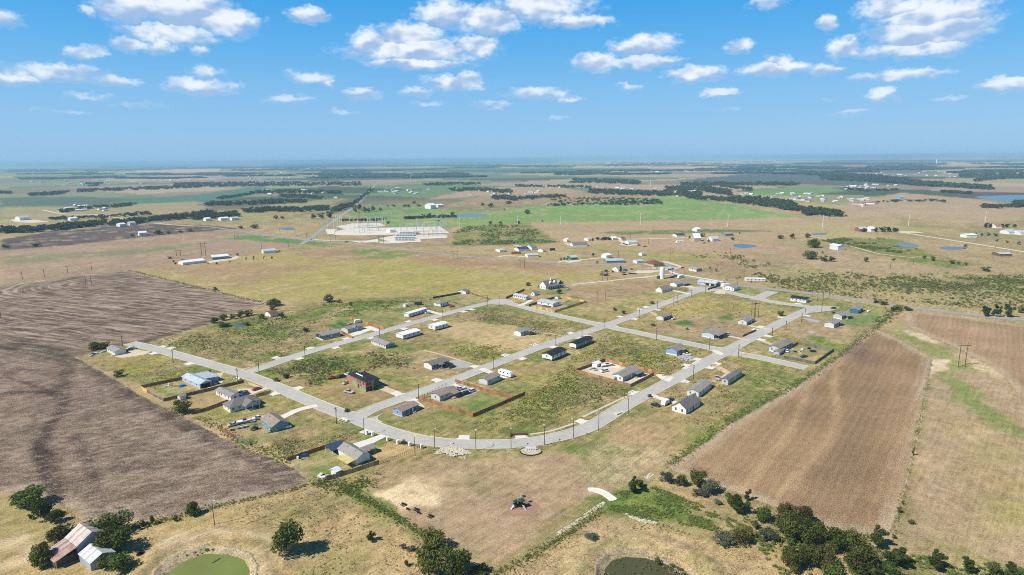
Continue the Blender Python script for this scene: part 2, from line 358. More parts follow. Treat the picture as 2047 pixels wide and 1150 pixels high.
 ([(1015,600),(1050,582),(1100,594),(1060,608)],(.42,.30,.16),.15,2,4,1),
 ([(1062,612),(1118,594),(1170,604),(1108,622)],(.43,.34,.20),.1,1.5,2,1),
 ([(1116,608),(1138,600),(1165,605),(1140,613)],(.055,.17,.045),.05,2,3,1),
 ([(1055,576),(1090,570),(1150,578),(1120,592),(1070,588)],(.19,.225,.08),.3,3,6,.8),
 ([(1130,582),(1200,570),(1300,562),(1310,580),(1180,610)],(.38,.275,.17),.25,4,8,.9),
 ([(1120,620),(1190,605),(1300,590),(1360,590),(1220,638)],(.40,.335,.15),.5,4,8,.95),
 ([(1230,645),(1390,594),(1500,604),(1600,622),(1460,688)],(.41,.325,.155),.4,3,7,1),
 ([(1300,628),(1400,606),(1520,606),(1500,620),(1400,636),(1330,642)],(.40,.345,.10),.4,4,8,.85),
 ([(1300,650),(1400,636),(1510,655),(1470,690),(1300,668)],(.36,.27,.16),.25,3,6,.9),
 ([(1345,646),(1375,639),(1392,650),(1370,656)],LAWN,.1,2,3,.85),
 ([(1428,633),(1458,628),(1470,640),(1444,646)],LAWN,.1,2,3,.95),
 ([(1230,665),(1330,683),(1420,700),(1330,760),(1300,745),(1210,722)],(.33,.305,.105),.9,4,10,.95),
 ([(1300,692),(1345,690),(1350,708),(1310,712)],(.19,.24,.085),.3,3,5,.85),
 ([(1255,835),(1440,722),(1610,740),(1330,925)],(.38,.295,.145),.65,3,8,.95),
 ([(1480,715),(1600,738),(1520,790),(1440,760)],(.31,.285,.11),.9,3,8,.85),
 ([(1385,880),(1500,800),(1620,742),(1640,748),(1500,822),(1400,895)],(.185,.225,.06),.9,3,6,.9),
 ([(1150,905),(1260,832),(1330,815),(1420,830),(1310,925),(1240,930)],(.42,.31,.17),.35,5,10,.9),
 ([(1540,640),(1640,628),(1760,625),(1690,690),(1600,690)],(.40,.31,.18),.35,4,8,.9),
 ([(1680,645),(1740,622),(1790,620),(1760,642),(1715,655)],(.155,.235,.085),.2,4,8,.9),
 ([(1565,690),(1580,675),(1640,674),(1695,692),(1668,702),(1600,688)],(.19,.245,.055),.8,3,6,.95),
 ([(1530,690),(1560,680),(1575,685),(1560,692)],(.32,.29,.12),.5,3,5,.8),
 ([(1592,692),(1640,696),(1664,703),(1630,724),(1560,712)],(.30,.27,.12),.15,1.5,3,1),
 ([(1640,700),(1662,703),(1628,724),(1600,722)],(.47,.34,.17),.1,1.5,3,.9),
 ([(1470,575),(1540,582),(1510,597),(1440,588)],(.23,.26,.09),.3,3,6,.8),
 ([(1355,552),(1460,570),(1400,578),(1340,572)],(.34,.30,.14),.3,3,6,.8),
 # --- park and foreground
 ([(705,978),(850,918),(1000,918),(1110,906),(1300,928),(1200,1010),(990,1142),(850,1075)],(.43,.315,.205),.15,3,5,1),
 ([(850,905),(1000,914),(1130,894),(1210,872),(1190,896),(1060,914),(900,920)],(.155,.205,.06),.25,2,4,.95),
 ([(1120,935),(1200,886),(1300,900),(1270,955),(1180,975)],(.39,.345,.19),.6,6,12,.9),
 ([(930,940),(1000,925),(1010,980),(960,985)],(.34,.28,.155),.3,8,14,.6),
 ([(730,985),(752,962),(800,948),(840,962),(862,983),(900,1004),(882,1021),(800,1016),(757,1001)],(.74,.61,.39),.05,4,7,1),
 ([(700,962),(850,920),(880,930),(740,985),(710,985)],(.35,.28,.15),.4,3,6,.8),
 ([(830,1060),(1000,1120),(1190,1000),(1230,985),(1010,1150),(860,1090)],(.29,.27,.105),.4,4,7,.85),
 ([(0,1060),(180,1054),(430,1020),(640,970),(690,972),(850,1080),(995,1150),(995,1260),(0,1260)],(.46,.345,.175),.35,2,5,1),
 ([(480,1015),(640,972),(700,985),(720,1010),(650,1040),(520,1035)],(.31,.265,.125),.5,7,12,.8),
 ([(700,965),(860,1072),(845,1082),(690,980)],(.20,.215,.07),.5,2,4,.9),
 ([(700,970),(870,1066),(860,1075),(700,984)],(.19,.215,.065),.5,2,3,.8),
 ([(0,1000),(100,1005),(180,1060),(110,1115),(0,1105)],(.38,.305,.155),.35,3,6,.95),
 ([(-20,1085),(60,1068),(95,1088),(55,1128),(-20,1150),(-20,1135),(40,1110),(50,1098),(-20,1100)],(.58,.47,.30),.05,3,5,.9),
 ([(330,1078),(440,1060),(540,1075),(560,1110),(520,1150),(540,1090),(430,1075),(340,1100)],(.56,.46,.30),.1,4,5,.8),
 ([(1005,1150),(1190,1048),(1300,1040),(1440,1088),(1560,1112),(1660,1150),(1660,1260),(1005,1260)],(.50,.375,.20),.35,3,6,1),
 ([(1160,1090),(1250,1075),(1290,1100),(1220,1120)],(.30,.285,.115),.6,5,8,.7),
 ([(1192,1002),(1240,984),(1310,974),(1400,1010),(1500,1056),(1490,1078),(1400,1056),(1320,1046),(1230,1024)],(.135,.19,.05),.7,3,8,.95),
 ([(1325,945),(1500,1008),(1640,1056),(1800,1100),(2047,1140),(2047,1260),(1560,1260),(1500,1075),(1400,1010),(1310,972)],(.42,.31,.165),.45,3,5,1),
 ([(1700,1110),(1900,1110),(2047,1135),(2047,1190),(1700,1190)],(.15,.20,.055),.7,4,8,.85),
 ([(1330,936),(1480,826),(1640,734),(1766,640),(1774,646),(1646,744),(1486,838),(1340,944)],(.155,.175,.06),.8,1.5,2.5,.9),
 # --- pasture at the right edge
 ([(1760,640),(1860,712),(1838,850),(1795,1080),(2047,1130),(2300,1130),(2300,740),(2047,770),(1900,692),(1815,655)],(.42,.32,.205),.15,2,5,1),
 ([(1760,642),(1830,660),(1900,700),(1960,745),(1900,740),(1850,705)],(.26,.275,.10),.2,4,6,.9),
 ([(1875,735),(1930,770),(1985,815),(2060,860),(2060,890),(1960,835),(1890,790)],(.22,.265,.085),.25,6,9,.85),
 ([(1900,840),(2060,900),(2060,1000),(1960,960),(1910,900)],(.37,.345,.125),.2,12,18,.6),
 ([(1990,1000),(2060,955),(2060,1065),(1975,1072)],(.34,.335,.095),.15,8,12,.7),
 ([(1858,722),(1866,724),(1840,850),(1812,990),(1788,1078),(1780,1078),(1804,985),(1832,850)],(.56,.46,.31),.2,1,1.5,.9),
 ([(1880,950),(1990,900),(2060,1000),(1950,1040)],(.37,.265,.15),.2,14,20,.55),
 ([(1860,722),(1898,719),(1884,736),(1862,748)],LIME,.02,2,4,1),
 ([(1800,654),(1830,664),(1884,684),(1868,688),(1815,668)],(.62,.52,.36),.05,2,4,.9),
 ([(1935,716),(1985,738),(2010,752),(1990,758),(1950,735)],(.58,.48,.32),.05,2,4,.8),
 ([(1800,1066),(1900,1090),(2000,1120),(1900,1100),(1790,1080)],(.50,.40,.28),.1,5,8,.7),
]
REGIONS = [ # name, outline in the photo, base colour, kind of material
 ('ploughed_field', [(-500,640),(0,572),(130,556),(258,541),(400,575),(533,607),(430,643),(292,686),(238,690),(150,714),(300,800),(440,872),(590,938),(612,962),(590,975),(430,1012),(300,1040),(182,1052),(140,1018),(96,992),(0,985),(-500,1000)], (.24,.172,.124), 'plough'),
 ('ploughed_field', [(1736,660),(1744,656),(1800,682),(1862,716),(1848,790),(1835,850),(1805,990),(1776,1078),(1640,1052),(1480,988),(1336,936),(1400,893),(1480,839),(1560,791),(1640,742),(1700,694)], (.305,.20,.112), 'tilled'),
 ('ploughed_field', [(1812,628),(1840,624),(2047,652),(2400,690),(2400,860),(2047,800),(1985,730),(1900,690),(1815,652)], (.385,.255,.15), 'tilled'),
]
def build_ground():
    q = np.linspace(.80, .002, 560); rr = np.concatenate([[25, 80, 125], CAMH/q])
    az = np.concatenate([np.radians(np.arange(-44, 44.001, .1)), np.radians(np.linspace(50, 310, 27))])
    na, nr = len(az), len(rr)
    A, RR = np.meshgrid(az, rr)
    X = (RR*np.sin(A)).ravel(); Y = (RR*np.cos(A)).ravel(); Rr = RR.ravel()
    Z = ground_z(X, Y)
    # base colour of the country: fields of 300-900 m laid out along the section lines
    c, s = math.cos(R(48)), math.sin(R(48)); U = X*c+Y*s; V = -X*s+Y*c
    wob = (fbm(X, Y, 700, 3)-.5)*260; U2, V2 = U+wob, V-wob
    def hsh(a, b, k):
        n = (a.astype(np.int64)*374761393+b.astype(np.int64)*668265263+k*97531) & 0xffffffff
        n = ((n ^ (n >> 13))*1274126177) & 0xffffffff
        return ((n ^ (n >> 16)) & 0xffff)/65535.0
    big = 430+np.clip(Rr-3000, 0, 20000)*.035
    big = np.where(Rr > 20000, 6500, np.where(Rr > 12000, 3000, np.where(Rr > 7000, 1300, np.where(Rr > 4000, 700, 430))))
    iu = np.floor(U2/big); iv = np.floor(V2/(big*1.45)+hsh(iu, iu*0, 5))
    h1, h2 = hsh(iu, iv, 1), hsh(iu, iv, 2)
    pal = np.array([(.41,.31,.20),(.44,.34,.21),(.37,.31,.17),(.33,.25,.17),(.24,.26,.13),(.155,.22,.10),(.12,.105,.095),(.40,.29,.20),(.30,.29,.15),(.10,.13,.07),(.08,.11,.06),(.26,.21,.14),(.15,.19,.09)])  # darkest tones are crops and woods, and also paint in cloud shadow
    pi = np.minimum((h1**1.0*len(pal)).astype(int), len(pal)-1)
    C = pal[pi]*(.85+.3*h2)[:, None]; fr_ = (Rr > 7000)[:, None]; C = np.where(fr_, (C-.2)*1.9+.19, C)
    n = fbm(X, Y, 60, 9, 4); n2 = fbm(X, Y, 260, 21, 3)
    near = np.clip((2200-Rr)/900, 0, 1)[:, None]
    base = np.array(TAN)*(.75+.5*n)[:, None]
    g = np.clip((n2-.5)*4+.25, 0, 1)[:, None]
    base = base*(1-g*.6)+np.array(OLIVE)*g*.6
    C = C*(1-near)+base*near
    wd = np.full(X.shape, .3)
    nw = (fbm(X, Y, 22, 31, 4)-.5)*2
    nw2 = (fbm(X, Y, 5, 41, 3)-.5)*2
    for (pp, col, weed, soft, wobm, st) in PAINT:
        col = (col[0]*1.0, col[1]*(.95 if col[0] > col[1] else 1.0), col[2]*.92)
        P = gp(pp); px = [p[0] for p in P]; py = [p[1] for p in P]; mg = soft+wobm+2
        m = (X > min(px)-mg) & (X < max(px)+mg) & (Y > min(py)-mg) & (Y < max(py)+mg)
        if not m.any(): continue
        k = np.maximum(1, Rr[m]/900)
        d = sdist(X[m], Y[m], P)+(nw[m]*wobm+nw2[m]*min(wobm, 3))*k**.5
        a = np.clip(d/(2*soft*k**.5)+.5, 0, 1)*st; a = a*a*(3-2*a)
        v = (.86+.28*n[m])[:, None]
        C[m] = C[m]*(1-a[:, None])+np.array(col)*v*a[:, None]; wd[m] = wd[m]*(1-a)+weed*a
    # patches of drier and greener growth
    t = np.clip((fbm(X, Y, 15, 77, 5, .6)-.505)*6, 0, 1)*np.clip(wd*1.2, 0, 1)*(Rr < 1800)
    C = C*(1-.78*t[:, None])+np.array((.135,.195,.045))*.78*t[:, None]
    t = np.clip((fbm(X, Y, 20, 107, 5, .6)-.56)*7, 0, 1)*np.clip(wd*1.2, 0, 1)*(Rr < 1500)
    C = C*(1-.7*t[:, None])+np.array((.30,.29,.07))*.7*t[:, None]
    t = np.clip((fbm(X, Y, 24, 97, 5, .6)-.54)*6, 0, 1)*np.clip(wd+.25, 0, 1)*(Rr < 1500)
    C = C*(1-.55*t[:, None])+np.array((.36,.235,.135))*.55*t[:, None]
    t = np.clip((fbm(X, Y, 18, 88, 5, .6)-.55)*6, 0, 1)*(Rr < 1800)*.55
    C = C*(1-t[:, None])+np.array((.50,.375,.215))*t[:, None]
    # shores of the ponds
    for P, col in ((POND_A, (.42,.345,.225)), (POND_B, (.33,.27,.19))):
        m = (Y < 330) & (np.abs(X) < 330)
        d = sdist(X[m], Y[m], P); d = d+(nw2[m]*1.6+nw[m]*2.2)*np.clip(-d/3, .25, 1)
        a = (np.clip(1-np.abs(d+1.5)/2.8, 0, 1)*(.6+.4*n[m]*2*.8))[:, None].clip(0, 1); C[m] = C[m]*(1-a)+np.array(col)*a
        a = np.clip(1-np.abs(d+6)/2.2, 0, 1)[:, None]*.5; C[m] = C[m]*(1-a)+np.array((.25,.215,.115))*a
    # which field does each face belong to
    reg = np.zeros(X.shape, np.int8); RG = []
    for k, (nm, pp, col, kind) in enumerate(REGIONS):
        P = gp(pp); RG.append(P)
        px = [p[0] for p in P]; py = [p[1] for p in P]
        m = (X > min(px)-9) & (X < max(px)+9) & (Y > min(py)-9) & (Y < max(py)+9)
        d = sdist(X[m], Y[m], P)+nw[m]*1.6+nw2[m]*.7
        r_ = reg[m]; r_[d > 0] = k+1; reg[m] = r_
        Cm = C[m]; ins = d > 0; edge = np.clip((d-1.5)/5, 0, 1)[ins][:, None]
        nn = (.8+.4*fbm(X[m], Y[m], 35, 60+k, 5))[ins][:, None]
        Cm[ins] = np.array(col)*nn*edge+(np.array(col)*.25+np.array((.47,.365,.25))*.75)*(1-edge)
        C[m] = Cm; w_ = wd[m]; w_[ins] = 0; wd[m] = w_
    # marks in the left field: a winding darker track, damp edges, pale scrapes
    m = reg == 1
    def band(line, w, col, st):
        L = [tuple(v) for v in catmull(gp(line), 6)]
        d = ldist(X[m], Y[m], L)+nw2[m]*1.5; a = np.clip(1.3-d/w, 0, 1)*st; a = a[:, None]
        C[m] = C[m]*(1-a)+np.array(col)*a
    DK = (.085,.058,.045)
    band([(10,786),(75,783),(120,790),(128,806),(108,838),(86,870),(80,905),(96,950),(110,985)], 3.6, DK, .95)
    band([(20,756),(70,772),(118,786)], 2.0, DK, .7); band([(150,870),(180,930),(196,975)], 3, DK, .55); band([(215,1012),(235,1006),(255,1012),(248,1022),(225,1022),(214,1014)], 1.0, (.42,.34,.26), .7)
    band([(90,905),(105,940),(112,975)], 4, DK, .6)
    band([(170,735),(300,812),(440,890),(580,952)], 3.5, DK, .75); band([(160,722),(300,803),(440,876),(590,940)], 2, DK, .6)
    band([(140,720),(90,700),(0,690)], 12, DK, .7)
    band([(150,716),(235,690),(290,684),(430,640)], 7, DK, .7)
    band([(140,720),(130,760),(125,790)], 5, DK, .5)
    band([(620,940),(560,975),(400,1010),(200,1045)], 7, (.25,.19,.145), .5)
    band([(590,940),(600,962),(560,985)], 6, DK, .4)
    band([(330,882),(382,872)], 5, (.36,.29,.22), .8)
    band([(40,975),(72,966)], 2, (.42,.35,.27), .8)
    for k in range(9):
        y0 = 800+k*22; band([(60+k*30, y0+18), (180+k*34, y0-12), (290+k*38, y0-34)], 1.0, (.36,.29,.23), .5)
    # pale wheelings in the right field
    m = reg == 2
    band([(1488,980),(1533,918),(1580,855),(1610,790),(1640,720)], 2.2, (.44,.30,.165), .6)
    band([(1556,990),(1607,934),(1659,876),(1674,813),(1667,770),(1680,700)], 2.6, (.46,.31,.17), .65)
    band([(1480,975),(1420,930),(1380,925)], 3, (.44,.31,.18), .4); band([(1820,800),(1800,900),(1780,1000)], 8, (.40,.26,.14), .5)
    band([(1630,1010),(1700,880),(1740,760),(1720,690)], 9, (.25,.165,.10), .45)
    band([(1660,660),(1700,690),(1720,720)], 10, (.22,.15,.11), .6)
    C = np.clip(C, .02, .85)
    # faces
    I = np.arange(nr-1)[:, None]*na; J = np.arange(na)[None, :]; J2 = (J+1) % na
    F = np.stack([I+J, I+na+J, I+na+J2, I+J2], -1).reshape(-1, 4)[:, ::-1]
    fr = np.max(reg[F], axis=1)
    mats = {'ground': ground_material(), 'plough': plough_material(), 'tilled': tilled_material()}
    co = np.stack([X, Y, Z], -1).astype(np.float32)
    col4 = np.concatenate([C, wd[:, None]], 1).astype(np.float32)
    def mk(name, faces, mt, cap=False):
        used = np.unique(faces); mp = np.zeros(len(X), np.int64); mp[used] = np.arange(len(used))
        ff = mp[faces]
        me = bpy.data.meshes.new(name); nv, nf = len(used), len(ff)
        vco, vcl = co[used], col4[used]
        extra = None
        if cap:
            ring = [int(mp[j]) for j in range(na)]
        me.vertices.add(nv); me.vertices.foreach_set('co', vco.ravel())
        ls = nf*4+(na if cap else 0)
        me.loops.add(ls); li = ff.ravel()
        st = np.arange(nf)*4; to = np.full(nf, 4)
        if cap: li = np.concatenate([li, ring[::1]]); st = np.append(st, nf*4); to = np.append(to, na)
        me.loops.foreach_set('vertex_index', li.astype(np.int32))
        me.polygons.add(len(st)); me.polygons.foreach_set('loop_start', st.astype(np.int32)); me.polygons.foreach_set('loop_total', to.astype(np.int32))
        me.polygons.foreach_set('use_smooth', np.ones(len(st), bool))
        at = me.attributes.new('cover', 'FLOAT_COLOR', 'POINT'); at.data.foreach_set('color', vcl.ravel())
        me.update(calc_edges=True); me.materials.append(mt)
        return tag(link(name, me), kind='structure')
    mk('ground', F[fr == 0], mats['ground'], True)
    for k, (nm, pp, c_, kind) in enumerate(REGIONS):
        mk(nm, F[fr == k+1], mats[kind])
def cover_nodes(name):
    m = bpy.data.materials.new(name); m.use_nodes = True; t = NT(m.node_tree)
    out = t.n('ShaderNodeOutputMaterial'); b = t.n('ShaderNodeBsdfPrincipled', {'Roughness': .95, 'Specular IOR Level': .05})
    t.t.links.new(b.outputs[0], out.inputs[0])
    at = t.n('ShaderNodeAttribute', attribute_name='cover')
    return m, t, b, at.outputs['Color'], at.outputs['Alpha'], t.n('ShaderNodeNewGeometry').outputs['Position']
def ground_material():
    m, t, b, col, weed, p = cover_nodes('ground_cover')
    n1 = t.noise(p, 1.9, 4, .75); n2 = t.noise(p, .22, 5, .66, .5); n3 = t.noise(p, .07, 3, .6)
    f = t.m('ADD', t.m('MULTIPLY', t.m('SUBTRACT', n1, .5), 4.4), t.m('MULTIPLY', t.m('SUBTRACT', n2, .5), 2.0))
    f = t.m('ADD', f, t.m('MULTIPLY', t.m('SUBTRACT', n3, .5), .5))
    mw = t.noise(t.n('ShaderNodeCombineXYZ', {0: t.m('MULTIPLY', t.v('DOT_PRODUCT', p, (-.743, .669, 0)), .8), 1: t.m('MULTIPLY', t.v('DOT_PRODUCT', p, (.669, .743, 0)), .05), 2: 0.0}).outputs[0], 1.0, 3, .6)
    f = t.m('ADD', f, t.m('MULTIPLY', t.m('SUBTRACT', mw, .5), 1.3))
    f = t.m('MULTIPLY', f, t.m('ADD', .5, t.m('MULTIPLY', weed, .65)))
    f = t.m('MAXIMUM', t.m('ADD', 1.0, f), .25)
    c = t.v('SCALE', col, None); t.t.links.new(f, c.node.inputs[3])
    # greener and drier tufts where the growth is rough
    gm = t.m('MULTIPLY', t.rng(t.m('ADD', t.noise(p, .16, 5, .7), t.m('MULTIPLY', n3, .5)), .74, .98), t.m('MULTIPLY', weed, .9))
    c = t.mix(gm, c, (.10,.125,.035))
    dm = t.m('MULTIPLY', t.rng(t.noise(p, .45, 3, .65), .60, .74), t.m('MULTIPLY', weed, .55))
    c = t.mix(dm, c, (.52,.40,.235))
    bk = t.m('MULTIPLY', t.rng(t.noise(p, .8, 2, .5), .66, .76), t.m('ADD', .18, t.m('MULTIPLY', weed, .5)))
    c = t.mix(bk, c, (.075,.075,.03))
    t.t.links.new(c, b.inputs['Base Color'])
    bp = t.n('ShaderNodeBump', {'Height': t.m('ADD', n1, t.m('MULTIPLY', n2, 1.5)), 'Strength': .55, 'Distance': .35}); t.t.links.new(bp.outputs[0], b.inputs['Normal'])
    return m
def row_coord(t, p, a, bpt):
    """distance from a line segment: rows run along it and turn round its ends"""
    ax, ay = a; d = Vector((bpt[0]-ax, bpt[1]-ay)); L = d.length; d.normalize()
    w = t.v('SUBTRACT', p, (ax, ay, 0)); k = t.m('MINIMUM', t.m('MAXIMUM', t.v('DOT_PRODUCT', w, (d.x, d.y, 0)), 0.0), L)
    e = t.v('SCALE', (d.x, d.y, 0), None); t.t.links.new(k, e.node.inputs[3])
    return t.v('LENGTH', t.v('SUBTRACT', w, e))
def plough_material():
    m, t, b, col, weed, p = cover_nodes('ploughed_soil')
    wob = t.m('MULTIPLY', t.m('SUBTRACT', t.noise(p, .02, 3, .6), .5), 14.0)
    r1 = t.m('ADD', row_coord(t, p, G(172, 566), G(560, 596)), wob)
    u = t.m('ADD', t.v('DOT_PRODUCT', p, (math.cos(R(20)), math.sin(R(20)), 0)), wob)
    w = t.v('DOT_PRODUCT', p, (-math.sin(R(20)), math.cos(R(20)), 0))
    sy = t.n('ShaderNodeSeparateXYZ', {0: p}).outputs[1]
    far = t.rng(sy, 330, 430)
    # long pale streaks of stubble along the rows
    s1 = t.noise(t.n('ShaderNodeCombineXYZ', {0: t.m('MULTIPLY', r1, .30), 1: t.m('MULTIPLY', u, .03), 2: 0.0}).outputs[0], 1.0, 5, .68)
    s2 = t.noise(t.n('ShaderNodeCombineXYZ', {0: t.m('MULTIPLY', w, .42), 1: t.m('MULTIPLY', u, .20), 2: 3.0}).outputs[0], 1.0, 5, .72)
    ff = t.m('ADD', t.m('MULTIPLY', s1, far), t.m('MULTIPLY', s2, t.m('SUBTRACT', 1.0, far)))
    n1 = t.noise(p, 1.7, 4, .78); n2 = t.noise(p, .07, 5, .66)
    v = t.m('ADD', t.m('MULTIPLY', t.m('SUBTRACT', ff, .5), t.m('ADD', 2.4, t.m('MULTIPLY', far, 2.4))), t.m('MULTIPLY', t.m('SUBTRACT', n1, .5), 4.6))
    v = t.m('ADD', v, t.m('MULTIPLY', t.m('SUBTRACT', n2, .5), 1.9))
    f = t.m('MAXIMUM', t.m('ADD', .95, v), .38)
    c = t.v('SCALE', col, None); t.t.links.new(f, c.node.inputs[3])
    st = t.rng(v, .12, .6, 0, .65); c = t.mix(st, c, (.42,.345,.265))
    t.t.links.new(c, b.inputs['Base Color'])
    bp = t.n('ShaderNodeBump', {'Height': t.m('ADD', n1, ff), 'Strength': .6, 'Distance': .35}); t.t.links.new(bp.outputs[0], b.inputs['Normal'])
    return m
def tilled_material():
    m, t, b, col, weed, p = cover_nodes('tilled_soil')
    n1 = t.noise(p, 2.2, 4, .78); n2 = t.noise(p, .3, 3, .6); n3 = t.noise(p, .03, 3, .6)
    wob = t.m('MULTIPLY', n3, 6.0)
    w = t.m('ADD', t.v('DOT_PRODUCT', p, (-math.sin(R(52)), math.cos(R(52)), 0)), wob)
    s = t.m('SINE', t.m('MULTIPLY', w, 2.0))
    s2 = t.noise(t.n('ShaderNodeCombineXYZ', {0: t.m('MULTIPLY', w, .16), 1: t.m('MULTIPLY', t.v('DOT_PRODUCT', p, (.61, .79, 0)), .006), 2: 0.0}).outputs[0], 1.0, 3, .6)
    v = t.m('ADD', t.m('MULTIPLY', t.m('SUBTRACT', n1, .5), 5.2), t.m('MULTIPLY', t.m('SUBTRACT', n2, .5), .5))
    v = t.m('ADD', v, t.m('ADD', t.m('MULTIPLY', s, .05), t.m('MULTIPLY', t.m('SUBTRACT', s2, .5), .5)))
    v = t.m('ADD', v, t.m('MULTIPLY', t.m('SUBTRACT', n3, .5), .7))
    f = t.m('MAXIMUM', t.m('ADD', 1.0, v), .4)
    c = t.v('SCALE', col, None); t.t.links.new(f, c.node.inputs[3])
    t.t.links.new(c, b.inputs['Base Color'])
    bp = t.n('ShaderNodeBump', {'Height': t.m('ADD', n1, t.m('MULTIPLY', s, .15)), 'Strength': .7, 'Distance': .3}); t.t.links.new(bp.outputs[0], b.inputs['Normal'])
    return m
build_ground()
# ------------------------------------------------------------------ haze
def build_haze():
    S = 64000.0
    o = MB().box(-S, -S, -4, S, S, 136).build('haze', [])
    m = bpy.data.materials.new('haze'); m.use_nodes = True; t = NT(m.node_tree)
    out = t.n('ShaderNodeOutputMaterial')
    v = t.n('ShaderNodeVolumePrincipled', {'Color': (*HAZE_COL, 1), 'Density': HAZE_D, 'Anisotropy': 0.0})
    t.t.links.new(v.outputs[0], out.inputs['Volume']); m.cycles.homogeneous_volume = True
    o.data.materials.append(m); tag(o, kind='stuff')
HAZE_D, HAZE_COL = .9e-4, (.40,.71,1.0)
build_haze()
# ------------------------------------------------------------------ water
def water_mat(name, col, rough, spec=.5):
    m = bpy.data.materials.new(name); m.use_nodes = True; t = NT(m.node_tree)
    out = t.n('ShaderNodeOutputMaterial'); b = t.n('ShaderNodeBsdfPrincipled', {'Roughness': rough, 'Specular IOR Level': spec})
    p = t.n('ShaderNodeNewGeometry').outputs['Position']; n = t.noise(p, .12, 4, .6)
    t.t.links.new(t.mix(n, tuple(c*.8 for c in col), tuple(c*1.2 for c in col)), b.inputs['Base Color'])
    bp = t.n('ShaderNodeBump', {'Height': t.noise(p, .8, 3), 'Strength': .08, 'Distance': .1}); t.t.links.new(bp.outputs[0], b.inputs['Normal'])
    t.t.links.new(b.outputs[0], out.inputs[0]); return m
def sheet(name, poly, z, m, kind='structure'):
    me = bpy.data.meshes.new(name); bm = bmesh.new()
    f = bm.faces.new([bm.verts.new((x, y, z)) for x, y in poly]); 
    if f.normal.z < 0: f.normal_flip()
    bmesh.ops.recalc_face_normals(bm, faces=bm.faces)
    f.normal_update()
    if f.normal.z < 0: f.normal_flip()
    bmesh.ops.triangulate(bm, faces=[f]); bm.to_mesh(me); bm.free(); me.materials.append(m)
    return tag(link(name, me), kind=kind)
def round_poly(P, step=3.0):
    Q = [Vector(p) for p in P]; out = []; n = len(Q)
    for i in range(n):
        a, b, c, d = Q[i-1], Q[i], Q[(i+1) % n], Q[(i+2) % n]; k_ = max(2, int((c-b).length/step))
        for k in range(k_):
            t = k/k_; out.append(.5*((2*b)+(c-a)*t+(2*a-5*b+4*c-d)*t*t+(3*b-a-3*c+d)*t**3))
    return [(v.x, v.y) for v in out]
WG = water_mat('algae_water', (.185,.225,.055), .3, .4); WB = water_mat('murky_water', (.085,.085,.035), .2, .4)
WF = water_mat('pond_water', (.07,.10,.10), .2, .4)
def grow(P, k):
    cx = sum(p[0] for p in P)/len(P); cy = sum(p[1] for p in P)/len(P)
    return [(cx+(x-cx)*k, cy+(y-cy)*k) for x, y in P]
sheet('pond', round_poly(grow(POND_A, 1.05), 1.5), -.55, WG); sheet('pond', round_poly(grow(POND_B, 1.05), 1.5), -.55, WB)
for pts in ([(862,432),(900,430),(940,427),(975,429),(960,433),(905,435),(870,436)], [(1466,489),(1485,488),(1506,490),(1512,493),(1490,496),(1470,494)],
            [(1792,487),(1810,486),(1832,490),(1836,493),(1812,495),(1796,491)], [(1878,495),(1900,493),(1928,495),(1930,498),(1905,499.5),(1885,498)],
            [(1950,394),(1985,391.5),(2060,390),(2200,390),(2200,412),(2060,408),(2000,402)], [(1622,467),(1650,466),(1650,469),(1628,469.5)],
            [(466,650),(480,646.5),(494,648),(488,653),(472,654)], [(560,457),(580,455),(592,458),(575,460.5)]):
    P = gp(pts); r = math.hypot(*P[0]); sheet('pond', round_poly(P, max(2, r/250)), .06+r*3e-5, WF)
# ------------------------------------------------------------------ streets, drives, pads
ASPH = mat('road_surface', (.47,.45,.415), .9, var=.14, scale=.5); KERB = mat('kerb_concrete', (.60,.55,.43), .9, var=.08)
CONC = mat('white_concrete', (.72,.685,.61), .9, var=.06); GRAV = mat('pale_gravel', (.66,.55,.41), .95, var=.14, scale=.8)
GREY = mat('grey_gravel', (.40,.39,.38), .95, var=.10, scale=.8); FARROAD = mat('old_asphalt', (.33,.325,.31), .9, var=.08, scale=.3)
LIMEST = mat('limestone_road', (.64,.56,.43), .95, var=.08, scale=.5); TANDRIVE = mat('sandy_drive', (.60,.47,.31), .95, var=.14, scale=.6)
HW = 4.3
STREETS = [
 ([(258,686),(300,695),(345,707),(412,726),(480,746),(545,770),(610,798),(670,822),(722,842),(775,862),(830,877),(890,885.5),(960,888.5),(1040,886),(1110,875),(1180,853),(1250,811),(1330,768),(1440,709),(1530,661),(1598,627),(1628,614)], HW),
 ([(478,749),(522,736),(620,703),(745,669),(850,639),(940,614.5),(985,605),(1015,606.5),(1080,623),(1145,637.5),(1210,652),(1330,677),(1450,702),(1530,717.5),(1613,736)], HW),
 ([(708,838),(742,819),(800,798),(905,761),(1000,724),(1100,687),(1212,651),(1300,618),(1372,590),(1410,579),(1450,583),(1500,595),(1560,606),(1630,615)], HW),
 ([(1512,598),(1528,590),(1545,583)], 5.0),
]
ROADLINES = []
def ribbon(name, line, hw, z, m, kind='structure'):
    vs, fs = [], []
    n = len(line)
    for i, p in enumerate(line):
        d = (line[min(i+1, n-1)]-line[max(i-1, 0)]).normalized(); q = Vector((-d.y, d.x))
        vs += [(p.x+q.x*hw, p.y+q.y*hw, z), (p.x-q.x*hw, p.y-q.y*hw, z)]
    for i in range(n-1): fs.append((2*i, 2*i+1, 2*i+3, 2*i+2))
    me = bpy.data.meshes.new(name); me.from_pydata(vs, [], fs); me.materials.append(m)
    bm = bmesh.new(); bm.from_mesh(me)
    for f in bm.faces:
        if f.normal.z < 0: f.normal_flip()
    bm.to_mesh(me); bm.free()
    return tag(link(name, me), kind=kind)
for i, (pts, hw) in enumerate(STREETS):
    L = catmull(gp(pts), 2.5); ROADLINES.append((L, hw)); ribbon('street', L, hw, .05+.004*i, ASPH)
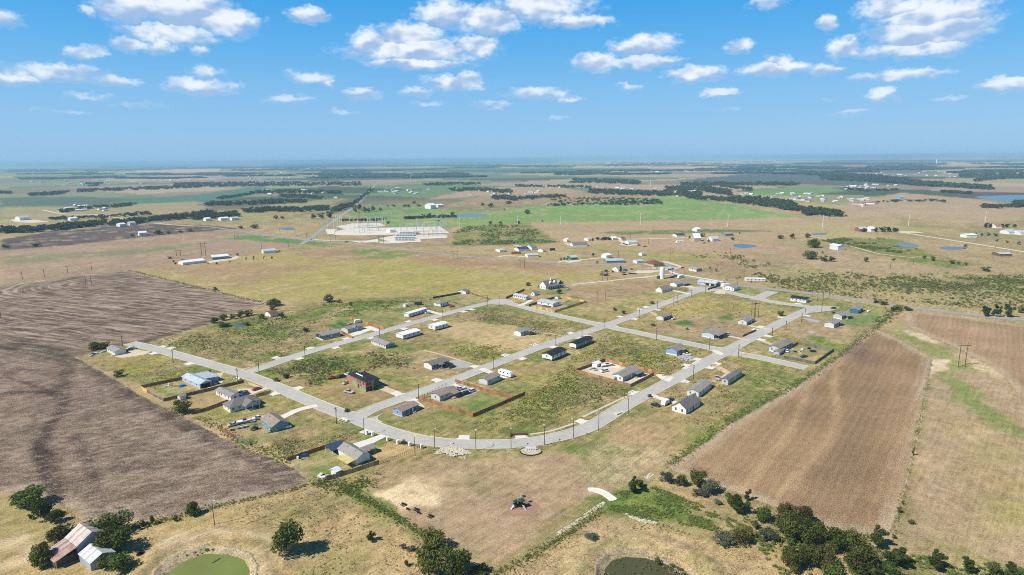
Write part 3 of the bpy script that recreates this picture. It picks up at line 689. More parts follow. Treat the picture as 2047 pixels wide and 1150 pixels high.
def kerbs():
    mb = MB()
    def other(p, i):
        for j, (L, hw) in enumerate(ROADLINES):
            if j == i: continue
            for a in L:
                if abs(a.x-p.x) < hw+.6 and abs(a.y-p.y) < hw+.6 and (a-p).length < hw+.5: return True
        return False
    for i, (L, hw) in enumerate(ROADLINES[:3]):
        for sgn in (1, -1):
            run = []
            n = len(L)
            for k, p in enumerate(L):
                d = (L[min(k+1, n-1)]-L[max(k-1, 0)]).normalized(); q = Vector((-d.y, d.x))*sgn
                e = p+q*hw
                if other(e, i) or other(p+q*(hw+3), i):
                    if len(run) > 1: flush(mb, run)
                    run = []
                else: run.append((e, q))
            if len(run) > 1: flush(mb, run)
    tag(mb.build('kerb', KERB), kind='structure')
def flush(mb, run):
    v, f = [], []
    for e, q in run:
        a = e-q*.35; b = e+q*.12
        v += [(a.x, a.y, .03), (a.x, a.y, .14), (b.x, b.y, .17), (b.x, b.y, 0)]
    for k in range(len(run)-1):
        o = 4*k
        for j in range(3): f.append((o+j, o+4+j, o+5+j, o+1+j))
    mb.add(v, f)
kerbs()
# rounded corners where streets meet
def fillet(node, dirs, Rr, z):
    """node pixel, list of pixels the streets lead to; fills the corner between neighbouring streets"""
    c = Vector(G(*node)); ds = sorted([(Vector(G(*d))-c).normalized() for d in dirs], key=lambda v: math.atan2(v.y, v.x))
    for a, b in zip(ds, ds[1:]+ds[:1]):
        an = (math.atan2(b.y, b.x)-math.atan2(a.y, a.x)) % (2*math.pi)
        if an > R(165) or an < R(20): continue
        k = HW/math.sin(an); P = c+(a+b)*k            # where the two kerbs would cross
        T = Rr/math.tan(an/2); p1, p2 = P+a*T, P+b*T
        pts = [P-(a+b)*1.5]+[p1*(1-t)**2+P*(2*t*(1-t))+p2*t*t for t in [i/8 for i in range(9)]]
        sheet('street_corner', [(p.x, p.y) for p in pts], z, ASPH)
        mb = MB(); run = []
        arc = pts[1:]; mid = c+(a+b)*(k+30)
        for i, p in enumerate(arc):
            d = (arc[min(i+1, 8)]-arc[max(i-1, 0)]).normalized(); q = Vector((-d.y, d.x))
            if q.dot(mid-p) < 0: q = -q
            run.append((p, q))
        flush(mb, run); tag(mb.build('kerb', KERB), kind='structure')
fillet((478,747), [(345,707),(610,798),(620,703)], 6, .066)
fillet((716,839), [(610,798),(830,877),(905,761)], 7, .066)
fillet((1211,651.5), [(1100,687),(1300,618),(1080,623),(1330,677)], 5, .066)
fillet((1450,703), [(1330,768),(1530,661),(1330,677),(1613,736)], 6, .066)
fillet((1514,598), [(1450,583),(1560,606),(1545,583)], 5, .07)
def disc(px, py, r, n=28):
    c = G(px, py); return [(c[0]+r*math.cos(2*math.pi*k/n), c[1]+r*math.sin(2*math.pi*k/n)) for k in range(n)]
sheet('street_bulb', disc(1000, 603.5, 11), .07, ASPH); sheet('street_bulb', disc(1403, 578.5, 12), .07, ASPH)
sheet('street_bulb', gp([(1600,622),(1612,612),(1640,611),(1668,613),(1680,616),(1664,621),(1640,624),(1618,626),(1605,632)]), .075, ASPH)
def road(name, pts, w, m, z=.04, step=6): return ribbon(name, catmull(gp(pts), step), w/2, z, m)
road('county_road', [(1333,524),(1352,549),(1395,557),(1445,566.5),(1529,577),(1610,586),(1650,590),(1745,604.5),(1843,618),(1950,630.5),(2047,640),(2200,655)], 7.5, FARROAD, .09)
road('roadside_strip', [(1340,543),(1352,547.5),(1395,555),(1446,564)], 4, CONC, .10)
road('county_road', [(400,452.5),(430,455),(500,465.5),(560,473),(620,481),(720,489.5),(800,498.5),(900,510),(980,516.5),(1050,521.5),(1115,526.5),(1189,530),(1240,527.5),(1300,526),(1326,523.5)], 7, FARROAD, .09, 15)
road('highway', [(600,489),(620,478),(640,462),(660,447),(690,426),(715,408),(732,390),(748,372),(760,360)], 8.5, FARROAD, .12, 20)
road('farm_road', [(-60,470),(100,458),(180,452),(290,446),(345,450),(400,452.5)], 6, LIMEST, .12, 20)
road('farm_road', [(85,420),(130,428),(200,430),(250,439),(300,440)], 8, LIMEST, .15, 25)
road('farm_road', [(1326,523),(1345,528),(1367,535.5)], 6, LIMEST, .10)
road('farm_road', [(1790,463),(1860,474),(1950,488),(2060,506)], 7, LIMEST, .12, 20)
road('farm_road', [(1250,478.5),(1320,477),(1420,474)], 6, LIMEST, .11, 20)
road('farm_road', [(1600,470),(1650,478),(1700,492),(1760,508),(1830,516)], 4, TANDRIVE, .11, 20)
road('farm_lane', [(1143,569),(1200,563.5),(1260,557),(1335,549),(1352,548)], 4, LIMEST, .08)
road('farm_lane', [(1115,525),(1135,520.5),(1170,519),(1200,516),(1215,517)], 5, LIMEST, .10)
road('farm_lane', [(996,514),(1010,511.5),(1030,512),(1048,514)], 5, LIMEST, .10)
road('farm_lane', [(1270,546),(1310,542),(1340,538.5),(1352,537)], 5, LIMEST, .09)
road('farm_lane', [(1282,556),(1330,548.5)], 4, LIMEST, .085)
road('farm_lane', [(620,478),(660,481.5),(740,482),(755,484)], 6, LIMEST, .12, 15)
road('farm_lane', [(1130,486),(1140,491)], 5, LIMEST, .1); road('farm_lane', [(1028,490),(1050,496),(1062,500)], 5, LIMEST, .1)
road('farm_lane', [(1238,480),(1250,488),(1258,490)], 6, LIMEST, .1)
road('driveway', [(556,839),(575,829),(600,818.5),(634,811)], 4.2, CONC, .075, 3)
road('driveway', [(962,737),(978,744),(996,750.5),(1011,756)], 4.2, CONC, .07, 3); road('driveway', [(853,621),(868,625),(886,629.5)], 4, CONC, .07, 3)
road('driveway', [(1066,666),(1095,666.5),(1128,672)], 3, TANDRIVE, .07, 3); road('driveway', [(1301,790),(1325,798),(1352,806)], 4, CONC, .07, 3)
road('driveway', [(1428,731),(1444,739),(1460,749)], 4.5, TANDRIVE, .07, 3); road('driveway', [(1520,680),(1535,686),(1550,691)], 4, TANDRIVE, .07, 3)
road('driveway', [(1497,651),(1515,655),(1538,659)], 3.2, LIMEST, .07, 3); road('driveway', [(1452,671),(1475,676),(1498,681)], 3.2, LIMEST, .07, 3)
road('driveway', [(1341,580.5),(1360,584),(1379,588.5)], 4, CONC, .07, 3); road('driveway', [(1296,622.5),(1305,626),(1314,632)], 3.5, TANDRIVE, .07, 3)
road('driveway', [(1036,611.5),(1047,608),(1063,600)], 4, CONC, .07, 3); road('driveway', [(795,787),(770,778),(757,772)], 5, TANDRIVE, .06, 3)
road('driveway', [(812,797),(824,802),(834,808),(842,816)], 4, GRAV, .06, 3)
road('survey_track', [(847,700.5),(870,706),(905,716),(945,728)], 1.6, TANDRIVE, .05, 3)
YZ = .02
for nm, pts, m in (
 ('gravel_yard', [(230,713),(255,704),(252,697),(262,690),(276,691),(267,698),(286,701),(302,703),(288,709),(268,712),(244,716)], GRAV),
 ('gravel_yard', [(403,761),(415,750),(432,747),(448,744),(441,755),(446,764),(432,771),(414,777)], GRAV),
 ('gravel_yard', [(456,783),(484,777),(515,777),(536,773.5),(545,776),(516,784),(500,791),(482,796)], GRAV),
 ('concrete_drive', [(703,888),(735,878),(757,870),(775,864),(789,866),(776,871),(750,884),(737,893),(718,897)], CONC),
 ('gravel_yard', [(878,783),(905,768),(922,768),(960,781),(950,786),(936,792),(914,791)], GREY),
 ('gravel_yard', [(897,722),(912,719),(946,731),(940,735),(905,738),(893,735)], GREY),
 ('concrete_drive', [(723,655),(740,652),(772,664),(766,668.5),(742,660),(718,669),(700,674),(694,671)], CONC),
 ('gravel_yard', [(1156,742),(1210,724),(1311,752),(1296,756),(1260,770),(1200,756)], GRAV),
 ('concrete_drive', [(1213,723.5),(1240,731),(1236,736),(1200,735),(1196,731)], CONC),
 ('concrete_drive', [(1310,750),(1319,748),(1347,754),(1338,764),(1322,759)], CONC),
 ('gravel_yard', [(1352,713),(1372,706),(1387,714),(1396,720),(1370,723),(1356,718)], GREY),
 ('gravel_yard', [(1440,757),(1448,749),(1462,749),(1455,756),(1446,764)], GRAV),
 ('concrete_corner', [(1424,699),(1436,702),(1447,707),(1442,711),(1428,706)], CONC),
 ('gravel_yard', [(1345,570),(1372,575),(1394,577),(1384,572),(1360,566)], GRAV),
 ('gravel_yard', [(1425,586),(1440,579),(1448,582),(1450,588),(1436,588)], GRAV),
 ('gravel_yard', [(1604,637),(1616,636),(1640,642),(1636,646),(1620,643)], GREY),
 ('gravel_patch', [(1612,664),(1622,661),(1633,666),(1620,668)], GREY),
 ('gravel_yard', [(1125,524),(1150,519.5),(1165,519),(1160,523),(1140,526)], LIMEST),
 ('gravel_yard', [(1258,547),(1274,541),(1330,541),(1300,546)], LIMEST),
 ('gravel_yard', [(1236,489),(1256,484),(1276,490),(1258,492)], LIMEST),
 ('gravel_yard', [(410,524),(430,520),(460,517),(472,512),(480,514),(470,519),(440,523),(415,527)], LIMEST),
 ('gravel_yard', [(20,440),(36,436),(75,440),(100,444),(60,446),(30,444)], LIMEST),
 ('gravel_yard', [(1790,462),(1830,463),(1850,466),(1800,466)], LIMEST),
): YZ += .004; sheet(nm, gp(pts), YZ, m)
# concrete aprons where drives will meet the street
APRONS = [(321,694),(335,697.7),(308,706.5),(376,728),(551,715),(592,716),(625,698),(670,695),(698,678.8),(744,676.5),(809,658),(827,645),(870,640),(928,623.7),(944,619.5),
 (1139,666),(1148,673.8),(1163,669),(1066,688.5),(1095,691.5),(1009,709.8),(1034,715),(1242,633.5),(1260,636.5),(1281,619),(1296,614.2),(1313,619.5),(870.7,759.5),(894,767),(790,786),
 (813,796),(947,732.5),(743,859),(1367,762.5),(1274,787),(1378,732),(1160,842),(1421,735.7),(1434,728),(1403,720.5),(1524,680),(1539,673),(1526,662),(1536,656),(1571,636.2),(1616,632),(1592,610),(1291,614.5),(927,875.5),(1041,873.5),(584,780),(566,782)]
for ia, (x, y) in enumerate(APRONS):
    p = Vector(G(x, y)); best = None
    for L, hw in ROADLINES[:3]:
        for k in range(1, len(L)-1):
            d = (L[k]-p).length
            if best is None or d < best[0]: best = (d, L[k], (L[k+1]-L[k-1]).normalized(), hw)
    d, c, t_, hw = best; q = (p-c).normalized() if d > .1 else Vector((-t_.y, t_.x))
    q = Vector((-t_.y, t_.x))*(1 if Vector((-t_.y, t_.x)).dot(q) > 0 else -1)
    o = c+t_*((p-c).dot(t_)); a, b = hw-.1, max(hw+4.2, d+1.8)
    w = 2.4
    sheet('driveway_apron', [(v.x, v.y) for v in (o+q*a+t_*(w+1.2), o+q*(a+1.6)+t_*w, o+q*b+t_*w, o+q*b-t_*w, o+q*(a+1.6)-t_*w, o+q*a-t_*(w+1.2))], .095+.003*(ia % 3), CONC)
# pavement along the outside of the bend
road('footpath', [(1046,870.5),(1100,862),(1150,846)], 1.3, KERB, .06, 3); road('footpath', [(1165,834),(1215,810),(1262,788)], 1.3, KERB, .06, 3)
for k, (a, b) in enumerate((((1262,790),(1272,785)),((1366,738),(1376,733)),((1386,728),(1396,722)))): road('footpath', [a, b], 2.4, CONC, .07, 2)
# substation pads
PADM = mat('white_crushed_rock', (.68,.63,.545), .95, var=.08, scale=.2)
for pts in ([(668,470),(672,462),(700,457),(880,453),(893,462),(898,466),(800,469),(720,471)], [(650,459),(672,458),(668,468),(655,469)], [(672,453),(705,447),(760,446),(770,452),(720,457),(690,459)],
            [(757,477),(790,471),(838,470),(885,469),(896,472),(892,476),(860,477.5),(840,478),(842,484),(790,484.5),(770,481)], [(748,484),(800,482),(815,485),(770,487.5)], [(700,482),(720,483),(757,478),(757,484),(720,486)]):
    YZ += .01; sheet('gravel_pad', gp(pts), YZ, PADM)
# ------------------------------------------------------------------ buildings
GLASS = mat('dark_glass', (.03,.04,.05), .15, spec=.6, var=.05); WTRIM = mat('white_trim', (.78,.78,.76), .6, var=.05)
DARKT = mat('dark_opening', (.025,.022,.02), .9, var=.1); WOOD = mat('raw_timber', (.50,.36,.20), .8, var=.15)
LAND = []                                    # (x, y, what it is called): landmarks that the labels refer to
def house_geo(A, B, C, th=None):
    a, b, c = Vector(G(*A)), Vector(G(*B)), Vector(G(*C))
    if th is None:
        v1, v2 = c-b, a-b; w2 = Vector((v2.y, -v2.x))
        s_ = v1/max(v1.length, 1)*v1.length**.5+w2/max(w2.length, 1)*w2.length**.5; th = math.atan2(s_.y, s_.x)
    else: th = R(th)
    e1, e2 = Vector((math.cos(th), math.sin(th))), Vector((-math.sin(th), math.cos(th)))
    def solve(e, tx):
        lo, hi = .5, 90.0; f = lambda L: proj(b.x+e.x*L, b.y+e.y*L)[0]-tx
        s0 = f(lo)
        for _ in range(40):
            m = (lo+hi)/2
            if (f(m) > 0) == (s0 > 0): lo = m
            else: hi = m
        return lo
    return b, th, solve(e1, C[0]), solve(e2, A[0])
WINM = {}
def window_mesh(w, h, trim, glassy=True):
    k = (round(w, 2), round(h, 2), trim.name)
    if k not in WINM:
        f = MB(); t = .1
        f.box(-w/2-t, -.06, -h/2-t, w/2+t, .02, -h/2).box(-w/2-t, -.06, h/2, w/2+t, .02, h/2+t)
        f.box(-w/2-t, -.06, -h/2, -w/2, .02, h/2).box(w/2, -.06, -h/2, w/2+t, .02, h/2).box(-.03, -.045, -h/2, .03, .02, h/2)
        p = MB().box(-w/2, -.03, -h/2, w/2, .015, h/2)
        WINM[k] = (f.mesh('window', trim), p.mesh('pane', GLASS))
    return WINM[k]
def put_window(root, x, y, z, rz, w=1.0, h=1.2, trim=None):
    f, p = window_mesh(w, h, trim or WTRIM)
    o = link('window', f, root, (x, y, z), rz); link('pane', p, o)
DOORM = {}
def put_door(root, x, y, z, rz, m, w=1.0, h=2.05):
    k = (m.name, tuple(m.diffuse_color), w, h)
    if k not in DOORM: DOORM[k] = MB().box(-w/2, -.07, 0, w/2, .02, h).mesh('door', m)
    link('door', DOORM[k], root, (x, y, z), rz)
def roof_gable(mb, L1, L2, z, rise, axis, oh=.4, t=.16):
    """two slabs with a real thickness; axis 1 = ridge along x"""
    W_ = L2 if axis == 1 else L1; Ln = L1 if axis == 1 else L2
    s = rise/(W_/2); lo = z-oh*s
    prof = [(-oh, lo), (W_/2, z+rise), (W_+oh, lo), (W_+oh, lo+t), (W_/2, z+rise+t), (-oh, lo+t)]
    mb.prism(prof, 'x' if axis == 1 else 'y', -oh, Ln+oh)
def roof_hip(mb, L1, L2, z, rise, oh=.45, t=.15, both=True, top=0.0):
    x0, y0, x1, y1 = -oh, -oh, L1+oh, L2+oh
    if L1 >= L2:
        r0, r1 = (L2/2 if both else L2/2), (L1-L2/2 if both else L1+oh)
        a, b = (r0, L2/2), (r1, L2/2)
    else: a, b = (L1/2, L1/2), (L1/2, L2-L1/2)
    v = [(x0,y0,z),(x1,y0,z),(x1,y1,z),(x0,y1,z),(a[0],a[1],z+rise),(b[0],b[1],z+rise),(x0,y0,z-t),(x1,y0,z-t),(x1,y1,z-t),(x0,y1,z-t)]
    if L1 >= L2: f = [(0,1,5,4),(1,2,5),(2,3,4,5),(3,0,4)]
    else: f = [(0,1,4),(1,2,5,4),(2,3,5),(3,0,4,5)]
    mb.add(v, f+[(0,6,7,1),(1,7,8,2),(2,8,9,3),(3,9,6,0),(9,8,7,6)])
def walls(mb, L1, L2, z0, z1, rise, axis):
    if axis == 1: mb.prism([(0, z0), (L2, z0), (L2, z1), (L2/2, z1+rise), (0, z1)], 'x', 0, L1)
    elif axis == 2: mb.prism([(0, z0), (L1, z0), (L1, z1), (L1/2, z1+rise), (0, z1)], 'y', 0, L2)
    else: mb.box(0, 0, z0, L1, L2, z1)
COLS = dict(white=(.74,.74,.71), cream=(.70,.66,.56), grey=(.46,.48,.49), lgrey=(.58,.60,.61), blue=(.24,.36,.55), navy=(.03,.04,.07), dblue=(.06,.11,.21), teal=(.13,.34,.39), dteal=(.03,.16,.25),
            slate=(.20,.25,.30), black=(.025,.025,.03), brown=(.17,.10,.07), brick=(.33,.115,.06), green=(.05,.18,.09), tan=(.46,.38,.27), rust=(.26,.10,.075), metal=(.60,.66,.72), lblue=(.42,.53,.62), mid=(.33,.37,.41))
ROOFS = dict(grey=(.29,.275,.26), dark=(.19,.18,.175), brown=(.285,.235,.20), black=(.02,.022,.028), white=(.83,.84,.85), metal=(.46,.52,.57), red=(.20,.075,.055), silver=(.50,.53,.56), green=(.05,.16,.08), navy=(.03,.06,.12), rust=(.36,.16,.12))
def wm(c): return mat(c+'_siding', COLS[c], .7, var=.06, scale=.8)
def rm(c): return mat(c+'_roofing', ROOFS[c], .85 if c not in ('white', 'metal', 'silver') else .45, var=.17, scale=.9)
def house(short, label, A, B, C, axis, wall, roof, h=2.6, rise=None, raised=0.0, th=None, front=None, skirt=None, hip=False, win1=3, win2=1, door=True, name='house', cat='house', far=False, group=None, L2=None, L1=None, doorcol='white', winh=1.2):
    b, th, l1, l2 = house_geo(A, B, C, th)
    L1 = L1 or l1; L2 = L2 or l2
    if far and L2 > 17: L2 *= .68
    if rise is None: rise = .16*(L2 if axis == 1 else L1)
    root = empty(name, (b.x, b.y, 0), th, label, cat, group)
    ctr = (b.x+math.cos(th)*L1/2-math.sin(th)*L2/2, b.y+math.sin(th)*L1/2+math.cos(th)*L2/2)
    if short: LAND.append((ctr[0], ctr[1], short))
    z0 = raised+.02; z1 = raised+h
    w = MB(); walls(w, L1, L2, z0, z1, 0 if hip else rise, 0 if hip else axis); w.build('wall', wm(wall), root)
    if front:                                   # long front in another colour; on some homes its shade is painted in
        MB().box(.02, -.05, z0+.02, L1-.02, -.004, z1-.06).build('front_cladding_shade', wm(front), root)
    r = MB()
    if hip: roof_hip(r, L1, L2, z1, rise)
    else: roof_gable(r, L1, L2, z1, rise, axis)
    r.build('roof', rm(roof), root)
    if not far:
        vm = MB().tube((0,0,-.1),(0,0,.55), .12, n=6).mesh('roof_vent', GLASS); W_ = L2 if axis == 1 else L1
        for fx, fy in ((.3,.62),(.7,.66)):
            link('roof_vent', vm, root, (L1*fx, L2*fy, z1+rise*.72) if axis == 1 or hip else (L1*(1-fy), L2*fx, z1+rise*.72))
    if raised > .3 and not skirt:
        n = max(3, int(L1/3)); mp = MB().box(-.25, -.25, 0, .25, .25, raised).mesh('pier', mat('pier_block', (.35,.34,.33), .9))
        for i in range(n+1):
            for y in (.6, L2-.6): link('pier', mp, root, (.5+(L1-1)*i/n, y, .02))
    if skirt: MB().box(-.04, -.06, .01, L1+.04, L2+.04, raised+.25).build('skirting', wm(skirt), root)
    if not far:
        zc = raised+1.55
        n = win1+(1 if door else 0); di = n//2
        for i in range(n):
            x = L1*(i+.5)/n
            if door and i == di: put_door(root, x, -.056 if front else 0, raised+.12, 0, wm(doorcol))
            else: put_window(root, x, -.056 if front else 0, zc, 0, 1.05, winh)
        for i in range(win2): put_window(root, 0, L2*(i+.6)/(win2+.2), zc, -math.pi/2, .85, winh)
    return root, L1, L2
def steps(root, x, y, h, m=WOOD, w=1.6, n=4):
    s = MB()
    for i in range(n): s.box(x-w/2, y-.3*(n-i), .02, x+w/2, y-.3*(n-i-1), h*(i+1)/n)
    s.build('steps', m, root)
def porch(root, x0, x1, y0, y1, z, roofm, postm=None, floor=.35, slope=.35, posts=3):
    """lean-to porch in front of a wall: deck, posts and roof"""
    postm = postm or WTRIM
    MB().box(x0, y0, .02, x1, y1, floor).build('porch_deck', mat('deck_boards', (.40,.33,.26), .8), root)
    MB().add([(x0-.2,y0-.3,z-slope),(x1+.2,y0-.3,z-slope),(x1+.2,y1,z),(x0-.2,y1,z),(x0-.2,y0-.3,z-slope+.12),(x1+.2,y0-.3,z-slope+.12),(x1+.2,y1,z+.12),(x0-.2,y1,z+.12)],
             [(0,3,2,1),(4,5,6,7),(0,1,5,4),(1,2,6,5),(2,3,7,6),(3,0,4,7)]).build('porch_roof', roofm, root)
    pm = MB().box(-.07, -.07, floor, .07, .07, z-slope+.02).mesh('porch_post', postm)
    for i in range(posts): link('porch_post', pm, root, (x0+.1+(x1-x0-.2)*i/(posts-1), y0+.1, 0))
def H(*a, **k): return house(*a, **k)
r, l1, l2 = H('dead end white house', 'white house with grey roof at the dead end, beside a dark shrub', (214.6,702.5), (230.7,711.1), (252.2,706.2), 2, 'white', 'grey', h=2.5, rise=1.2, win1=0, win2=3, door=False); put_door(r, 0, 1.6, .12, -math.pi/2, wm('grey')); MB().box(-1.6, .8, .02, -.02, 2.6, .35).build('steps', CONC, r)
r, l1, l2 = H('light blue metal roofed house', 'low house with pale blue metal roof and an open garage bay', (365,767.5), (400.3,777.6), (414,775), 2, 'lblue', 'metal', h=2.5, rise=1.2, win1=0, win2=3, door=False, L1=6.2)
MB().box(.6, -.05, .03, l1-.6, -.003, 2.3).build('garage_opening', DARKT, r)
a_ = MB(); a_.box(l1+.01, l2*.25, .02, l1+6.5, l2*.8, 2.5); a_.build('wing', wm('lblue'), r)
MB().add([(l1-1,l2*.2,3.3),(l1+7,l2*.2,2.52),(l1+7,l2*.85,2.52),(l1-1,l2*.85,3.3),(l1-1,l2*.2,3.45),(l1+7,l2*.2,2.67),(l1+7,l2*.85,2.67),(l1-1,l2*.85,3.45)], [(0,3,2,1),(4,5,6,7),(0,1,5,4),(1,2,6,5),(2,3,7,6),(3,0,4,7)]).build('wing_roof', rm('metal'), r)
r, l1, l2 = H('narrow white mobile home', 'narrow white mobile home with grey roof between two brown fences', (432.3,790.5), (462,802.8), (475.2,799), 2, 'white', 'grey', h=2.7, rise=.8, win1=1, win2=4, door=False, name='mobile_home', L1=4.6); put_door(r, 0, l2*.75, .3, -math.pi/2, wm('slate'))
MB().box(l1+.02, l2*.3, 2.2, l1+2.5, l2*.75, 2.34).build('porch_roof', rm('grey'), r)
r, l1, l2 = H('hip roofed white house', 'white house with dark hip roof and a gabled front porch', (446.8,819), (460.9,825.8), (521,809.5), 1, 'white', 'dark', h=2.6, rise=2.6, hip=True, win1=4, win2=2)
pr = MB(); pr.prism([(l1-9.5,2.35),(l1-5.7,4.6),(l1-1.9,2.35),(l1-1.9,2.5),(l1-5.7,4.78),(l1-9.5,2.5)], 'y', -4.2, l2*.55); pr.build('porch_roof', rm('dark'), r)
MB().prism([(l1-9,2.4),(l1-2.4,2.4),(l1-5.7,4.35)], 'y', -3.9, -3.75).build('porch_gable', wm('grey'), r)
pm = MB().box(-.12, -.12, .02, .12, .12, 2.4).mesh('porch_post', WTRIM)
for x in (l1-9, l1-5.7, l1-2.4): link('porch_post', pm, r, (x, -3.9, 0))
r, l1, l2 = H('teal house', 'teal sided house with grey brown gable roof and cluttered yard', (523,853.6), (545.3,864.9), (577.5,857), 2, 'teal', 'brown', h=2.7, rise=1.9, win1=2, win2=4, door=False); put_door(r, 0, l2*.3, .12, -math.pi/2, wm('white'))
MB().box(-2.2, .4, .02, -.02, 2.8, .45).build('porch_deck', mat('deck_boards', (.40,.33,.26), .8), r); MB().box(-2.3, .3, 2.3, -.02, 2.9, 2.42).build('porch_roof', wm('teal'), r)
pm = MB().box(-.07, -.07, .4, .07, .07, 2.3).mesh('porch_post', WTRIM); link('porch_post', pm, r, (-2.1, .5, 0)); link('porch_post', pm, r, (-2.1, 2.7, 0))
r, l1, l2 = H('house with concrete drive', 'white house with grey gable roof, yellow patio cover and concrete drive', (676.8,909.5), (712.8,931.2), (739.6,921), 2, 'white', 'grey', h=2.7, rise=1.7, win1=0, win2=1, door=False, winh=1.4)
MB().add([(-4,.2,2.0),(-.02,.2,2.55),(-.02,8.4,2.55),(-4,8.4,2.0),(-4,.2,2.1),(-.02,.2,2.65),(-.02,8.4,2.65),(-4,8.4,2.1)], [(0,3,2,1),(4,5,6,7),(0,1,5,4),(1,2,6,5),(2,3,7,6),(3,0,4,7)]).build('patio_cover', mat('yellow_panel', (.62,.52,.22), .6, var=.25, scale=.4), r)
pm = MB().box(-.08, -.08, .02, .08, .08, 2.03).mesh('patio_post', WTRIM)
for y in (.5, 4.3, 8.1): link('patio_post', pm, r, (-3.8, y, 0))
MB().box(l1*.1, -.05, .03, l1*.9, -.003, .7).build('base_course', wm('slate'), r)
wg = MB(); wg.prism([(l2*.28,2.45),(l2*.44,3.6),(l2*.60,2.45),(l2*.60,2.6),(l2*.44,3.75),(l2*.28,2.6)], 'x', l1*.55, l1+5.5); wg.build('porch_roof', rm('grey'), r)
for y in (l2*.3, l2*.58): link('porch_post', MB().box(-.12,-.12,.02,.12,.12,2.5).mesh('porch_post', WOOD), r, (l1+5.2, y, 0))
MB().box(-2.5, l2+.3, 2.3, l1-1, l2+7, 2.42).build('carport_roof', rm('navy'), r)
for x, y in ((-2.2, l2+6.7), (l1-1.3, l2+6.7), (-2.2, l2+.6)): link('carport_post', MB().box(-.08,-.08,.02,.08,.08,2.31).mesh('carport_post', WTRIM), r, (x, y, 0))
# two storey brick house being built
b, th, l1, l2 = house_geo((697,769.6), (731.4,783.8), (747.5,780))
r = empty('brick_house', (b.x, b.y, 0), th, 'two storey red brick house under construction with green sheathing panels', 'house'); LAND.append((b.x, b.y+6, 'red brick house'))
def brickmat():
    m = bpy.data.materials.new('red_brickwork'); m.use_nodes = True; t = NT(m.node_tree); out = t.n('ShaderNodeOutputMaterial'); bs = t.n('ShaderNodeBsdfPrincipled', {'Roughness': .85})
    tc = t.n('ShaderNodeTexCoord').outputs['Object']; s = t.n('ShaderNodeSeparateXYZ', {0: tc}); u = t.n('ShaderNodeCombineXYZ', {0: t.m('ADD', s.outputs[0], s.outputs[1]), 1: s.outputs[2], 2: 0.0}).outputs[0]
    bt = t.n('ShaderNodeTexBrick', {'Vector': u, 'Color1': (.42,.13,.065,1), 'Color2': (.29,.085,.045,1), 'Mortar': (.40,.33,.27,1), 'Scale': 1.0, 'Mortar Size': .012, 'Brick Width': .24, 'Row Height': .08})
    t.t.links.new(t.mix(t.rng(t.noise(tc, .7, 3), .35, .7, 0, .45), bt.outputs[0], (.50,.22,.12)), bs.inputs['Base Color']); t.t.links.new(bs.outputs[0], out.inputs[0]); return m
BR = brickmat(); MB().box(0, 0, .02, l1, l2, 5.5).build('wall', BR, r)
rf = MB(); roof_hip(rf, l1, l2, 5.65, 1.3, oh=.55); rf.build('roof', rm('black'), r)
k = MB(); zt = 5.65+1.3*.78; k.add([(l1*.22,l2*.30,6.02),(l1*.22,l2*.74,6.02),(l1*.45,l2*.70,6.85),(l1*.45,l2*.34,6.85),(l1*.21,l2*.29,6.12),(l1*.21,l2*.75,6.12),(l1*.45,l2*.71,6.97),(l1*.45,l2*.33,6.97)], [(0,3,2,1),(4,5,6,7),(0,1,5,4),(1,2,6,5),(2,3,7,6),(3,0,4,7)]); k.build('roof_membrane', mat('white_membrane', (.80,.81,.83), .5, var=.04), r)
MB().box(-.5, -.5, 5.38, l1+.5, -.42, 5.62).box(-.5, -.42, 5.38, -.42, l2+.5, 5.62).build('fascia', WTRIM, r)
GS = mat('green_sheathing', (.16,.52,.22), .7, var=.15); pm = MB().box(-.04, 0, 0, -.003, 1.15, 2.6).mesh('sheathing_panel', GS)
for y in (l2*.52, l2*.52+1.2, l2*.52+2.4): link('sheathing_panel', pm, r, (0, y, .5))
for y, z in ((.2, 0), (1.45, 0), (2.7, 0)): o = link('sheathing_panel', pm, r, (0, y, .05)); o.scale = (1, 1, .42)
o = link('sheathing_panel', pm, r, (-.04, 4.2, .05)); o.scale = (1, 1.4, .75); o.data = o.data
MB().box(l1+.01, l2*.1, .02, l1+4.5, l2*.9, 4.6).build('side_wing', mat('dark_green_sheathing', (.04,.17,.09), .7, var=.3), r)
MB().box(l1-.3, l2*.05, 4.62, l1+4.9, l2*.95, 4.8).build('side_roof', rm('black'), r)
for y in (l2*.3, l2*.42, l2*.12): put_window(r, 0, y, 4.3, -math.pi/2, .8, 1.3, DARKT)
for y in (l2*.28, l2*.40): put_window(r, 0, y, 1.6, -math.pi/2, .9, 1.9, DARKT)
for x in (l1*.25, l1*.6): put_window(r, x, 0, 4.2, 0, 1.0, 1.3, DARKT); MB().box(x-.7, -.05, .03, x+.7, -.003, 2.4).build('door_opening', DARKT, r)
